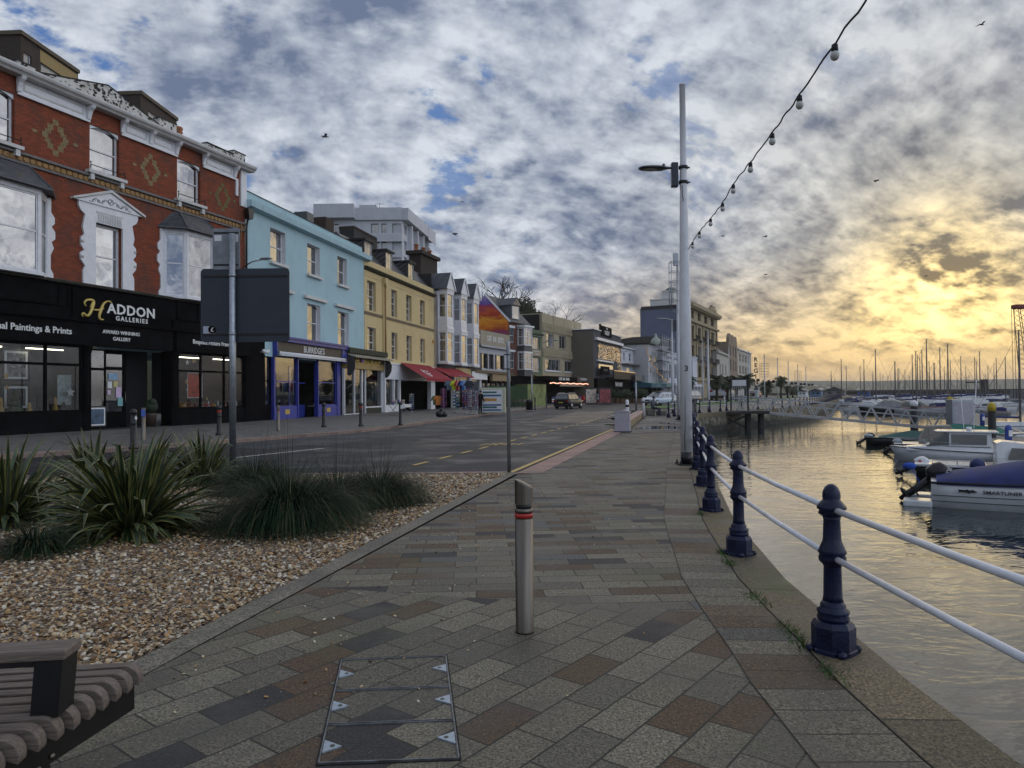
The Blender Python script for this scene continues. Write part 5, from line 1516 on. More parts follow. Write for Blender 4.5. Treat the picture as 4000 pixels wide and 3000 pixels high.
# shopfront
sf = bpy.data.objects.new('shopfront', None); col.objects.link(sf); sf.parent = G.root
MB().box(-8, WG + .0, -.35, -.003, 4.87, 6.33).build('upper_fascia', m_blk2, sf)
MB().prism([(-8, y, z) for y, z in ((-.003, 6.335), (-.52, 6.335), (-.56, 6.42), (-.30, 6.50), (-.003, 6.52))], (WG + 8, 0, 0)).build('shop_cornice', mat('mossy lead', (.045, .042, .03), .8, .4, 4), sf)
mb = MB()
for X_ in (-2.4, -.8, 2.2, 2.6, 8.1, 8.5, 9.9, 12.8): mb.box(X_ - .05, X_ + .05, -.40, -.351, 5.4, 6.3)
mb.box(-8, 2.1, -.45, -.351, 5.36, 5.44).box(8.5, WG, -.45, -.351, 5.36, 5.44)
mb.build('fascia_moulding', m_blk, sf)
MB().box(2.75, 8.05, -.47, -.352, 4.86, 6.2).build('name_board', m_blk, sf)
MB().box(-8, 8.2, -.42, -.003, 3.76, 4.85).box(8.45, WG, -.42, -.003, 3.76, 4.85).build('sign_band', m_blk2, sf)
MB().box(-8, WG, -.55, -.421, 4.78, 4.86).build('band_moulding', m_blk, sf)
for a, b_ in ((3.40, 3.75), (8.22, 8.66), (13.5, WG)):
 mb = MB().box(a, b_, -.30, .4, .0, 3.755).box(a - .04, b_ + .04, -.44, -.001, 4.87, 5.34)
 mb.box(a + .08, b_ - .08, -.34, -.301, 1.0, 3.3).prism([(a + .03, y, z) for y, z in ((-.301, 3.3), (-.46, 3.75), (-.301, 3.755))], (b_ - a - .06, 0, 0))
 mb.build('pilaster', m_blk, sf)
MB().box(-8, 3.399, -.26, .3, .0, .82).box(8.661, 13.499, -.26, .3, 0, .82).build('stall_riser', m_blk2, sf)
def shopwin(b, x0, x1, z0, z1, y, xm, zt, m, parent, fw=.06, gm=None):
 mb = MB().box(x0, x1, y, y + .09, z0, z0 + fw).box(x0, x1, y, y + .09, z1 - fw, z1)
 for X_ in (x0 + fw / 2, *xm, x1 - fw / 2): mb.box(X_ - fw / 2, X_ + fw / 2, y, y + .09, z0 + fw + .001, z1 - fw - .001)
 if zt:
  ed = [x0 + fw / 2, *xm, x1 - fw / 2]
  for a, b_ in zip(ed, ed[1:]): mb.box(a + fw / 2 + .001, b_ - fw / 2 - .001, y + .005, y + .085, zt - fw / 2, zt + fw / 2)
 w_ = mb.build('shop_window', m, parent)
 MB().add([(x0, y + .05, z0), (x1, y + .05, z0), (x1, y + .05, z1), (x0, y + .05, z1)], [(0, 1, 2, 3)]).build('pane', gm or m_shopg, w_)
 return w_
shopwin(G, -8, 3.399, .825, 3.755, -.22, (-4.6, -1.0, 1.72), 2.88, m_blk, sf, .11, m_galg)
shopwin(G, 8.661, 13.499, .825, 3.755, -.22, (10.25, 11.95), 2.80, m_blk, sf, .10, m_galg)
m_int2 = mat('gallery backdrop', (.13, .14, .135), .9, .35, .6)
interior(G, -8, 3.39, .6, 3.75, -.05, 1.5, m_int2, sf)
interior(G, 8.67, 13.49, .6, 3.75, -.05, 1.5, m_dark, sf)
m_tubel = mat('lit ceiling tube', (.9, .9, .85), .4, 0, emit=(1, .90, .68), estr=4.5)
for x0, x1 in ((-1.4, .2), (1.2, 2.8), (9.2, 10.6), (11.6, 13)): MB().box(x0, x1, .18, .26, 3.5, 3.54).build('ceiling_light', m_tubel, sf)
# recessed entrance with panelled door
MB().box(3.76, 8.21, 1.3, 1.4, 0, 3.75).box(3.76, 8.21, -.2, 1.3, -.02, .03).build('entrance_recess', m_dark, sf)
dr = MB().box(5.05, 5.2, .55, .65, .03, 3.6).box(6.15, 6.3, .55, .65, .03, 3.6).box(5.2, 6.15, .55, .65, .03, .8).box(5.2, 6.15, .55, .65, 2.75, 2.9).box(5.2, 6.15, .55, .65, 3.5, 3.6).build('door', m_blk, sf)
MB().add([(5.2, .6, .8), (6.15, .6, .8), (6.15, .6, 3.5), (5.2, .6, 3.5)], [(0, 1, 2, 3)]).build('pane', m_shopg, dr)
MB().tube([(6.2, .5, 1.2), (6.2, .48, 1.3), (6.2, .5, 1.75)], .02, 6).build('handle', m_steel, dr)
MB().box(4.0, 5.0, .3, .38, .03, 1.0).box(4.0, 4.06, .3, .38, 1, 3.6).box(4.94, 5.0, .3, .38, 1, 3.6).box(4.06, 4.94, .3, .38, 2.7, 2.82).build('side_panel', m_blk, sf)
pn = MB().add([(4.06, .34, 1.0), (4.94, .34, 1.0), (4.94, .34, 3.6), (4.06, .34, 3.6)], [(0, 1, 2, 3)]).build('side_pane', m_shopg, sf)
for i, (x, z, w_, h, c) in enumerate(((5.3, 1.9, .24, .3, m_paper), (5.62, 1.95, .22, .26, mat('sticker yellow', (.55, .5, .2))), (5.75, 1.45, .3, .5, mat('poster pink', (.6, .45, .62))), (5.35, 2.3, .5, .3, mat('sticker blue', (.25, .4, .55))), (5.85, 1.05, .28, .4, mat('sticker teal', (.2, .42, .42))), (5.3, 1.6, .16, .2, mat('poster pink')))):
 MB().box(x, x + w_, .57, .575, z, z + h).build('notice', c, dr)
# writing on the front
lt = G.text('ADDON', 5.72, 5.28, .64, m_wlet, -.485, parent=sf, bold=.022, sx=1.05, spacing=1.08, ext=.012)
G.text('GALLERIES', 5.72, 4.98, .29, m_wlet, -.485, parent=sf, bold=.02, spacing=1.35, ext=.012)
G.text('Original Paintings & Prints', 2.72, 4.18, .38, m_wlet, -.435, parent=sf, align='RIGHT', bold=.012, ext=.012, sx=.98)
G.text('AWARD WINNING', 5.2, 4.35, .23, m_wlet, -.435, parent=sf, bold=.012, ext=.012)
G.text('GALLERY', 5.2, 4.06, .23, m_wlet, -.435, parent=sf, bold=.012, ext=.012)
G.text('Bespoke Picture Framing', 10.95, 4.22, .32, m_wlet, -.435, parent=sf, bold=.012, ext=.012, sx=.92)
# script capital
hm = MB()
def stroke(pts, r0, r1):
 P_ = catmull([(x, z) for x, z in pts], .05); n = len(P_)
 hm.tube([(p.x, -.49, p.y) for p in P_], [max(.015, (r0 + (r1 - r0) * sin(pi * i / (n - 1)))) for i in range(n)], 6)
stroke([(3.42, 4.98), (3.36, 5.08), (3.45, 5.14), (3.58, 5.04), (3.72, 5.12), (3.84, 5.38), (3.93, 5.68), (3.80, 5.76), (3.58, 5.72), (3.48, 5.58), (3.56, 5.46)], .03, .07)
stroke([(3.92, 5.72), (3.8, 5.45), (3.78, 5.40)], .04, .06)
stroke([(4.60, 5.80), (4.42, 5.66), (4.30, 5.40), (4.20, 5.10), (4.26, 4.95), (4.42, 4.95)], .03, .07)
stroke([(4.60, 5.80), (4.75, 5.80), (4.84, 5.72)], .03, .04)
stroke([(3.80, 5.36), (4.05, 5.34), (4.3, 5.40), (4.44, 5.46)], .025, .045)
hm.xf(Matrix.Translation((-.22, 0, 0)))
hm.build('script_letter', m_gold, sf)
# things in the gallery windows
m_frame = mat('picture frame', (.012, .012, .012), .4)
m_mount = mat('picture mount', (.75, .75, .75), .7, .05)
def framed(x, z, w_, h, label, art, y=.55, border=.10):
 r_ = tophung(G, x, y, z, 'framed_print', label, 'picture')
 MB().box(-w_ / 2, w_ / 2, 0, .04, 0, h).build('frame', m_frame, r_)
 MB().box(-w_ / 2 + border, w_ / 2 - border, -.006, -.001, border, h - border).build('mount', m_mount, r_)
 MB().box(-w_ / 2 + border * 1.9, w_ / 2 - border * 1.9, -.012, -.0065, border * 1.9, h - border * 1.9).build('picture', art, r_)
 return r_
m_art1 = mat('grey portrait print', (.16, .16, .16), .6, .9, 5, c2=(.6, .6, .6), c2amt=.42)
m_art2 = mat('dark group print', (.03, .03, .03), .6, .5, 4, c2=(.3, .27, .2), c2amt=.30)
m_art3 = mat('red print', (.75, .06, .02), .6, .3, 3, c2=(.08, .01, .01), c2amt=.40, stretch=(.6, 1, 1.6))
framed(1.02, 2.15, 1.15, 1.35, 'grey portrait print in a black frame, upper one in the left gallery window', m_art1)
framed(1.02, .95, 1.15, 1.10, 'dark print in a black frame, lower one in the left gallery window', m_art2)
framed(10.25, 1.35, 1.15, 1.45, 'tall red print in a white mount in the right gallery window', m_art3, y=.2, border=.05)
framed(9.15, 1.9, .6, .7, 'small dark gold-framed picture at the edge of the right gallery window', m_art2, y=.5, border=.05)
framed(4.45, .12, .95, .95, 'blue landscape picture leaning inside the gallery entrance', mat('blue print', (.05, .09, .15), .5, .5, 3), y=.2, border=.07)
m_star = mat('gold paper star', (.55, .33, .09), .5, .1)
def star(x, z, r_, label, m=None, y=.0, par=G):
 pts = [(r_ * (1 if k % 2 == 0 else .42) * sin(k * pi / 5), 0, r_ * (1 if k % 2 == 0 else .42) * cos(k * pi / 5)) for k in range(10)]
 o = MB().prism(pts, (0, .02, 0)).build('paper_star', m or m_star); tag(o, label, 'decoration', 'paper stars in the gallery windows'); o.location = par.w(x, y, z); o.rotation_euler.z = par.rz
for x, z, r_, lab in ((9.55, 3.25, .14, 'pale star high in the right gallery window'), (10.0, 3.38, .17, 'large gold star high in the right gallery window'), (9.5, 2.25, .14, 'gold star beside the tall red print'), (9.55, 1.85, .10, 'small white star below the gold star by the red print'),
                      (10.9, 1.35, .09, 'small gold star at the lower right of the red print'), (.25, 2.35, .15, 'gold star left of the grey portrait print'), (.28, 1.9, .12, 'small gold star between the two framed prints'), (3.0, 1.7, .22, 'gold star on the pale panel in the left gallery window')):
 star(x, z, r_, lab, m_paper if 'white' in lab or 'pale' in lab else None)
po = MB().box(-.32, .32, 0, .02, 0, 1.3).build('poster', mat('pale poster', (.40, .46, .45), .6, .3, 6, c2=(.1, .12, .14), c2amt=.3)); tag(po, 'pale blue poster of printed lines in the left gallery window', 'poster'); po.location = G.w(2.95, .3, 1.15); po.rotation_euler.z = G.rz
r2 = random.Random(5)
tcol = [m_red, m_paper, m_star, mat('ornament green', (.03, .10, .05)), m_matt, m_clay]
for i in range(26):
 x = 8.85 + i * .175; mb = MB(); c = r2.choice(tcol)
 if i % 3 == 0: mb.box(-.13, .13, -.06, .06, .05, .15).box(-.07, .07, -.05, .05, .15, .21).lathe([(.045, -.02), (.045, .02)], n=8).ball((-.08, -.07, .05), .045, 8).ball((.08, -.07, .05), .045, 8)
 else: mb.lathe([(.07, 0), (.08, .06), (.045, .14), (.05, .18), (.06, .22), (.04, .27), (.005, .34)], n=8)
 o = mb.build('toy_car' if i % 3 == 0 else 'ornament', c); tag(o, 'small toy car in the row along the right gallery window' if i % 3 == 0 else 'small festive figure in the row along the right gallery window', 'ornament', 'toy cars on the window sill' if i % 3 == 0 else 'figures on the window sill')
 o.location = G.w(x, .12, .63 + .25); o.rotation_euler.z = G.rz
 o.location.z = G.z0 + .9
for i in range(9):
 o = MB().lathe([(.10, 0), (.12, .1), (.06, .2), (.07, .3), (.03, .42)], n=8).build('ornament', [m_art2, m_star, m_matt][i % 3]); tag(o, 'small dark bronze figure in the left gallery window', 'ornament', 'figures in the left gallery window'); o.location = G.w(-.2 + i * .38, .2, .86); o.scale.z = 1 + .5 * (i % 2)
MB().box(-8, 3.39, -.1, .4, .6, .86).build('window_shelf', m_blk2, sf)
MB().box(8.67, 13.49, -.1, .35, .6, .9).build('window_shelf', m_blk2, sf)
tr = thing('christmas_tree', 'small lit festive tree with a star in the left gallery window', 'christmas tree', G.w(.62, .05, .86))
MB().lathe([(.30, .1), (.20, .28), (.24, .30), (.15, .5), (.18, .52), (.08, .72), (.10, .73), (.01, .95)], n=11, smooth=False).build('foliage', mat('tree green', (.02, .045, .015), .7, .4, 20, c2=(.5, .35, .12), c2amt=.3), tr)
MB().lathe([(.08, 0), (.09, .1)], n=8).build('pot', m_black, tr)
wr = thing('wreath', 'dark leafy potted wreath by the gallery door', 'wreath', G.w(7.3, .1, .05))
MB().ball((0, 0, .95), .34, 14).ball((.15, -.1, 1.15), .2, 10).build('foliage', mat('dark leaves', (.015, .03, .012), .7, .5, 25, bump=1), wr)
MB().lathe([(.2, 0), (.28, .5), (.3, .62)], n=12).build('pot', mat('dark pot', (.05, .03, .02), .6), wr)
wl = thing('wall_lamp', 'street lamp head on a bracket at the corner of the brick gallery', 'street lamp', G.w(13.6, -.1, 8.9), G.rz)
MB().tube([(0, 0, 0), (0, -.6, .25), (.1, -1.2, .35)], .04, 8).build('bracket', m_galv, wl)
MB().loft([[(.1 + w_ * cos(a), y, .38 + t_ * sin(a)) for a in [2 * pi * k / 10 for k in range(10)]] for y, w_, t_ in ((-1.1, .05, .04), (-1.3, .16, .07), (-1.7, .18, .07), (-1.95, .06, .03))]).build('lamp_head', m_galv, wl)
MB().lathe([(.12, 0), (.10, -.03), (.02, -.05)], (.1, -1.55, .33), 12).build('lens', MATS['lamp lens'], wl)
# ------------------------------------------------------------------ pale blue house with the cafe
m_blue = stucco('pale blue stucco', (.40, .575, .62), .28)
BL = Bld('blue_house', 'pale blue rendered house with white sash windows above the blue cafe', 'building', (-15.4, 41), (-11.96, 57.5))
top3 = [(2.72, 4.55), (7.43, 9.24), (12.04, 13.70)]; low3 = [(2.70, 4.60), (7.38, 9.28), (12.08, 13.95)]
BL.wall(.02, BL.W, 3.9, 12.55, [(a, b_, 9.8, 11.9) for a, b_ in top3] + [(a, b_, 5.28, 7.78) for a, b_ in low3], m_blue, D=10, rev=.36, rm=1)
for a, b_ in top3: BL.win(a, b_, 9.8, 11.9, .36, sill=(.14, .22, .16))
for a, b_ in low3:
 BL.win(a, b_, 5.28, 7.78, .36, arch=.2)
 BL.box('hood_mould', m_trimd, (a - .55, b_ + .75, -.22, -.001, 8.08, 8.28))
prof = [(-.001, 12.40), (-.22, 12.44), (-.42, 12.50), (-.45, 12.86), (-.001, 12.88)]
MB().prism([(.02, y, z) for y, z in prof], (BL.W + .68, 0, 0)).build('cornice', m_blue, BL.root)
BL.box('parapet', m_blue, (.02, BL.W - .4, -.04, .3, 12.881, 13.40))
BL.box('parapet_capping', m_matt, (.0, BL.W - .38, -.08, .34, 13.401, 13.44))
MB().add([(.02, .3, 12.6), (BL.W, .3, 12.6), (BL.W, 5.2, 15.9), (.02, 5.2, 15.9), (BL.W, 10, 12.6), (.02, 10, 12.6)], [(0, 1, 2, 3), (3, 2, 4, 5), (0, 3, 5), (1, 4, 2)]).build('roof', m_slate, BL.root)
mb = MB().box(13.2, 14.6, 1.5, 2.6, 13.4, 15.2); mb.build('chimney_stack', m_brown, BL.root)
dm = BL.box('roof_light', m_lead, (9.3, 10.3, 1.0, 2.0, 13.6, 14.6))
# cafe shopfront, set a little forward
m_cb = mat('cafe blue paint', (.028, .042, .26), .4, .15, 3)
m_cbb, t, b, o = nodemat('blue glazed brick')
ob = t.n('ShaderNodeTexCoord').outputs['Object']
br = t.n('ShaderNodeTexBrick'); t.put(br.inputs['Vector'], t.comb(t.xyz(ob)[0], t.xyz(ob)[2], 0.)); br.inputs['Scale'].default_value = 1
br.inputs['Color1'].default_value = (.035, .05, .30, 1); br.inputs['Color2'].default_value = (.045, .065, .36, 1); br.inputs['Mortar'].default_value = (.025, .035, .16, 1)
br.inputs['Brick Width'].default_value = .45; br.inputs['Row Height'].default_value = .16; br.inputs['Mortar Size'].default_value = .012
t.put(b.inputs['Base Color'], br.outputs['Color']); b.inputs['Roughness'].default_value = .35
cf = thing('cafe_shopfront', 'blue-painted cafe front with a brown sign board and blue brick base', 'shopfront', BL.w(0, 0, 0), BL.rz)
C_ = BL
def part(nm, m, *bx): return C_.box(nm, m, *bx, parent=cf)
part('cornice', m_cb, (2.95, 12.95, -.42, -.002, 4.90, 5.10), (2.95, 12.95, -.50, -.002, 5.10, 5.22))
part('fascia', m_cb, (2.95, 12.95, -.16, -.002, 4.0, 4.90), (2.95, 3.08, -.30, -.161, 4.0, 4.899), (12.2, 12.95, -.30, -.161, 3.9, 4.899))
sb_ = part('sign_board', mat('brown sign board', (.055, .045, .036), .55, .3, 4), (3.12, 12.15, -.24, -.161, 4.26, 4.86))
C_.text("BURRIDGE'S", 7.9, 4.36, .60, m_wlet, -.255, parent=cf, bold=.006, sx=.92, spacing=1.02)
aw = MB().tube([(3.1, -.34, 4.14), (12.5, -.34, 4.14)], .11, 12).box(3.1, 12.5, -.50, -.33, 3.98, 4.02)
aw.build('rolled_awning', m_trim, cf); part('awning_bracket', m_galv, (3.02, 3.098, -.45, -.17, 3.96, 4.28), (12.502, 12.58, -.45, -.17, 3.96, 4.28))
for a, b_ in ((2.95, 3.12), (5.90, 6.02), (8.70, 8.82), (11.72, 12.25)): part('pilaster', m_cb, (a, b_, -.10, .2, 0, 3.99))
part('stall_riser', m_cbb, (3.121, 5.899, -.06, .2, 0, .78), (8.821, 11.719, -.06, .2, 0, .78))
for x in (4.6, 10.35): part('air_vent', mat('yellow vent', (.55, .38, .10), .6), (x - .28, x + .28, -.085, -.061, .30, .38), (x - .28, x + .28, -.085, -.061, .42, .50), (x - .28, x + .28, -.085, -.061, .54, .60), (x - .28, x + .28, -.075, -.061, .38, .42), (x - .28, x + .28, -.075, -.061, .50, .54))
shopwin(C_, 3.121, 5.899, .781, 3.99, .0, (), 2.38, m_cb, cf, .07)
shopwin(C_, 8.821, 11.719, .781, 3.99, .0, (), 2.40, m_cb, cf, .07)
m_cafe = mat('cafe interior', (.05, .055, .05), .9, .4, .8)
interior(C_, 3.1, 11.75, 0, 3.99, .2, 3.2, m_cafe, cf)
part('door', m_cb, (6.5, 6.62, .9, .98, 0, 3.4), (7.72, 7.84, .9, .98, 0, 3.4), (6.62, 7.72, .9, .98, 0, .85), (6.62, 7.72, .9, .98, 3.28, 3.4), (7.84, 8.70, .9, .98, .0, .85), (7.84, 8.7, .9, .98, 2.3, 2.4))
MB().add([(6.62, .94, .85), (8.7, .94, .85), (8.7, .94, 3.28), (6.62, .94, 3.28)], [(0, 1, 2, 3)]).build('door_pane', m_shopg, cf)
C_.box('notice', m_paper, (7.2, 7.5, .92, .935, 1.5, 2.2), parent=cf)
# dark entry bay between the gallery and the cafe
part('side_bay', m_blk, (.05, 2.0, -.05, .3, 0, 5.1), (2.0, 2.94, .1, .3, 3.9, 5.1), (.05, 2.94, .1, .2, 0, .9))
shopwin(C_, 2.0, 2.94, .9, 3.9, .1, (), 2.4, m_blk, cf, .06)
cam_ = thing('security_camera', 'white security camera fixed beside the cafe sign', 'camera', BL.w(1.4, -.1, 4.1), BL.rz)
MB().tube([(0, 0, 0), (0, -.25, 0)], .03, 6).build('arm', m_trim, cam_); MB().lathe([(.09, -.2), (.11, .1), (.10, .25)], n=12).xf(Matrix.Translation((.1, -.35, 0)) @ Matrix.Rotation(radians(75), 4, 'Y')).build('housing', m_trim, cam_); MB().ball((-.1, -.3, .05), .12, 10).build('dome', m_trim, cam_)
def table(b, x, y, lab, par=None):
 t_ = tophung(b, x, y, 0, 'cafe_table', lab, 'table', 'tables inside the cafe')
 MB().lathe([(.35, .72), (.35, .75)], n=16).build('top', m_trim, t_); MB().lathe([(.2, 0), (.03, .04), (.03, .72)], n=10).build('stem', m_black, t_)
for x in (4.4, 9.6, 10.9): table(BL, x, .8, 'small round white table just inside the blue cafe windows')
for x in (4.9, 9.9):
 p_ = tophung(BL, x, .8, .75, 'pot_plant', 'little potted plant on a table inside the cafe', 'plant', 'pot plants inside the cafe')
 MB().lathe([(.05, 0), (.08, .14)], n=10).build('pot', m_trim, p_)
 mb = MB(); [mb.ball((rnd.uniform(-.15, .15), rnd.uniform(-.15, .15), .2 + rnd.uniform(0, .25)), .09, 6, sz=.5) for _ in range(9)]; mb.build('leaves', m_gr2, p_)
for x in (6.9, 7.5):
 ch = tophung(BL, x, 1.5, 0, 'cafe_chair', 'dark wooden chair behind the cafe door', 'chair', 'chairs inside the cafe')
 MB().box(-.2, .2, -.2, .2, .43, .47).build('seat', m_matt, ch); MB().box(-.2, .2, .18, .22, .6, .95).build('backrest', m_slatw, ch)
 for sx_ in (-.18, .18):
  for sy_ in (-.18, .2): MB().box(sx_ - .02, sx_ + .02, sy_ - .02, sy_ + .02, 0, .43 if sy_ < 0 else .95).build('leg', m_matt, ch)
# gift shop straddling the blue and the yellow house
gs = thing('gift_shopfront', 'glass-fronted gift shop with gold lettering and a fringed canopy', 'shopfront', BL.w(0, 0, 0), BL.rz)
def gpart(nm, m, *bx): return BL.box(nm, m, *bx, parent=gs)
m_moss = mat('mossy coping', (.045, .045, .025), .9, .4, 5)
gpart('coping', m_moss, (13.0, 20.6, -.55, .2, 4.72, 5.12))
gpart('fascia', mat('dark gilt fascia', (.07, .05, .025), .4, .3, 3), (13.0, 20.4, -.30, .2, 4.02, 4.719))
gpart('lower_fascia', mat('gilt panel', (.36, .25, .09), .45, .3, 3, c2=(.12, .08, .03), c2amt=.35), (13.0, 20.4, -.32, .2, 3.55, 4.015))
BL.text('THE BON BON SHOP', 16.8, 3.98, .62, m_gold, -.33, parent=gs, bold=.02, sx=.86, ext=.015)
part_ = MB().ball((15.6, -.36, 4.22), .2, 12).build('sweet_emblem', mat('lilac sweet', (.5, .3, .5), .4), gs)
MB().ball((17.35, -.36, 4.22), .2, 12).build('sweet_emblem', mat('yellow sweet', (.6, .5, .12), .4), gs)
cn = MB(); n = 46
for i in range(n):
 x = 13.1 + 7.4 * i / n; cn.prism([(x, -.34, 4.66), (x, -1.0, 4.50), (x, -1.0, 4.36), (x, -.34, 4.55)], (7.4 / n * .98, 0, 0), i % 2)
cn.build('canopy', [mat('canopy cream', (.52, .49, .40), .8, .2), mat('canopy brown', (.12, .10, .07), .8, .2)], gs)
for X_ in (13.0, 20.45):
 pts = [(X_, -.3, 4.5), (X_, -.75, 4.4), (X_, -.95, 4.0), (X_, -.9, 3.5), (X_, -.7, 3.15), (X_, -.5, 2.95), (X_, -.3, 3.0)]
 MB().prism(pts, (.06, 0, 0)).build('canopy_side', mat('dark canvas', (.05, .05, .05), .9, .2), gs)
gpart('frame', m_trim, (12.95, 13.05, -.1, .1, 0, 3.549), (14.75, 14.85, -.1, .1, .06, 3.5), (16.15, 16.30, -.1, .1, 0, 3.549), (16.85, 16.95, -.1, .1, 0, 3.549), (20.25, 20.4, -.1, .1, 0, 3.549), (13.051, 16.149, -.1, .1, 0, .06), (16.951, 20.249, -.1, .1, .45, .55))
gpart('stall_riser', m_moss, (16.951, 20.249, -.08, .12, 0, .449))
for a, b_, z in ((13.05, 16.15, .06), (16.30, 16.85, 0), (16.95, 20.25, .55)):
 MB().add([(a, 0, z), (b_, 0, z), (b_, 0, 3.55), (a, 0, 3.55)], [(0, 1, 2, 3)]).build('pane', m_shopg, gs)
interior(BL, 13.0, 20.3, 0, 3.55, .2, 2.6, mat('gift interior', (.06, .06, .055), .9, .4, 1.2), gs)
sh = MB()
for z in (.9, 1.4, 1.9, 2.4): sh.box(17.2, 20.0, .3, .6, z, z + .03)
for x in (17.2, 18.6, 19.97): sh.box(x, x + .03, .3, .6, 0, 2.6)
sh.build('display_shelves', m_trim, gs)
MB().tube([(14.95, -.14, 1.3), (14.95, -.16, 1.6), (14.95, -.14, 2.2)], .02, 6).build('door_handle', m_steel, gs)
po = MB().box(-.25, .25, 0, .03, 0, 1.0).build('poster', mat('sky poster', (.25, .45, .62), .5, .3, 3)); tag(po, 'tall blue poster inside the gift shop door', 'poster'); po.location = BL.w(16.0, .3, .7); po.rotation_euler.z = BL.rz
# ------------------------------------------------------------------ yellow house with the souvenir shop
m_yellow = stucco('ochre stucco', (.64, .50, .25), .33)
YE = Bld('yellow_house', 'ochre yellow terrace house with a dark mansard roof and three white dormers', 'building', (-11.95, 57.55), (-8.1, 75))
t4 = [(.60, 2.36), (5.80, 7.18), (9.50, 10.9), (13.33, 14.72)]
YE.wall(.02, YE.W - .35, 4.2, 12.2, [(a, b_, 8.5, 10.95) for a, b_ in t4] + [(a, b_, 4.68, 7.1) for a, b_ in t4], m_yellow, D=10, rev=.34)
for a, b_ in t4:
 YE.win(a, b_, 8.5, 10.95, .34, bars=(2, 2)); YE.win(a, b_, 4.68, 7.1, .34, bars=(2, 2), arch=.18)
m_ybrn = mat('brown string', (.16, .12, .075), .8, .2)
YE.box('string_course', m_ybrn, (.02, 3.7, -.07, -.001, 8.12, 8.34), (4.3, YE.W - .35, -.07, -.001, 8.12, 8.34))
YE.box('moulding', m_yellow, (.02, 3.7, -.03, -.001, 11.28, 11.33), (4.3, YE.W - .35, -.03, -.001, 11.28, 11.33))
MB().prism([(.02, y, z) for y, z in ((-.001, 11.72), (-.2, 11.78), (-.34, 11.9), (-.34, 12.0), (-.001, 12.04))], (YE.W - .37, 0, 0)).build('cornice', m_moss, YE.root)
YE.box('parapet', m_yellow, (.02, YE.W - .35, .0, .3, 12.201, 12.62))
YE.box('rain_pier', m_yellow, (3.71, 4.29, -.14, -.001, 4.3, 11.6))
MB().prism([(3.7, -.15, 11.6), (4.3, -.15, 11.6), (4.3, -.15, 11.1), (4.0, -.15, 10.8), (3.7, -.15, 11.1)], (0, -.2, 0)).build('hopper', m_yellow, YE.root)
MB().tube([(3.95, -.22, 10.9), (3.95, -.22, 4.3)], .06, 8).build('downpipe', mat('copper pipe', (.30, .16, .05), .5, .2), YE.root)
MB().add([(.02, .35, 12.62), (YE.W - .3, .35, 12.62), (YE.W - .3, 2.4, 14.9), (.02, 2.4, 14.9), (YE.W - .3, 10, 14.9), (.02, 10, 14.9), (YE.W - .3, 10, 12.2), (.02, 10, 12.2)], [(0, 1, 2, 3), (3, 2, 4, 5), (1, 6, 4, 2), (0, 3, 5, 7)]).build('mansard_roof', m_slate, YE.root)
for x in (1.05, 5.6, 11.2):
 dm = bpy.data.objects.new('dormer', None); col.objects.link(dm); dm.parent = YE.root
 MB().box(x, x + .12, .45, 2.3, 12.7, 14.35).box(x + 1.48, x + 1.6, .45, 2.3, 12.7, 14.35).build('cheek', m_slate, dm)
 MB().box(x - .15, x + 1.75, .25, 2.5, 14.351, 14.52).build('dormer_roof', m_matt, dm)
 YE.win(x + .12, x + 1.48, 12.75, 14.35, .55, bars=(2, 3), mid=False, parent=dm, fw=.08)
cs = YE.box('chimney_stack', mat('black chimney', (.022, .022, .024), .8, .3), (5.0, 10.2, 3.2, 4.6, 14.6, 16.4))
mb = MB()
for i in range(12): mb.box(5.0 + i * .44, 5.24 + i * .44, 3.15, 4.65, 16.401, 16.62)
mb.build('chimney_pots', m_brown, cs)
YE.box('party_wall', m_matt, (YE.W - .3, YE.W, .3, 9, 12.2, 14.3))
mb = MB().box(YE.W - .345, YE.W + .55, -.02, 3, 4.3, 12.3)
mb.build('brick_pier', m_palebr, YE.root)
MB().box(17.0, 17.25, -.12, -.002, 6.9, 7.2).build('alarm_box', mat('orange box', (.55, .25, .03), .5), YE.root)
ss_ = thing('souvenir_shopfront', 'white-framed souvenir shopfront under two red awnings', 'shopfront', YE.w(0, 0, 0), YE.rz)
def spart(nm, m, *bx, par=None): return YE.box(nm, m, *bx, parent=par or ss_)
spart('fascia', m_trim, (3.5, 16.9, -.3, -.002, 2.85, 4.18), (3.5, 17.0, -.4, -.002, 4.181, 4.3))
spart('pier', m_trim, (3.5, 3.75, -.3, .1, 0, 2.849), (5.55, 5.75, -.3, .1, .62, 2.849), (6.9, 7.2, -.3, .1, 0, 2.849), (15.6, 16.9, -.3, .1, 0, 2.849))
spart('stall_riser', m_trim, (3.751, 6.899, -.25, .1, 0, .60))
MB().add([(3.75, -.1, .6), (6.9, -.1, .6), (6.9, -.1, 2.85), (3.75, -.1, 2.85)], [(0, 1, 2, 3)]).build('pane', m_shopg, ss_)
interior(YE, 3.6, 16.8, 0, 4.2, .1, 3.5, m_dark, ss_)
m_awr = mat('red awning canvas', (.30, .016, .030), .8, .14, 3, bump=.1)
m_awl = mat('awning seam', (.14, .008, .015), .85)
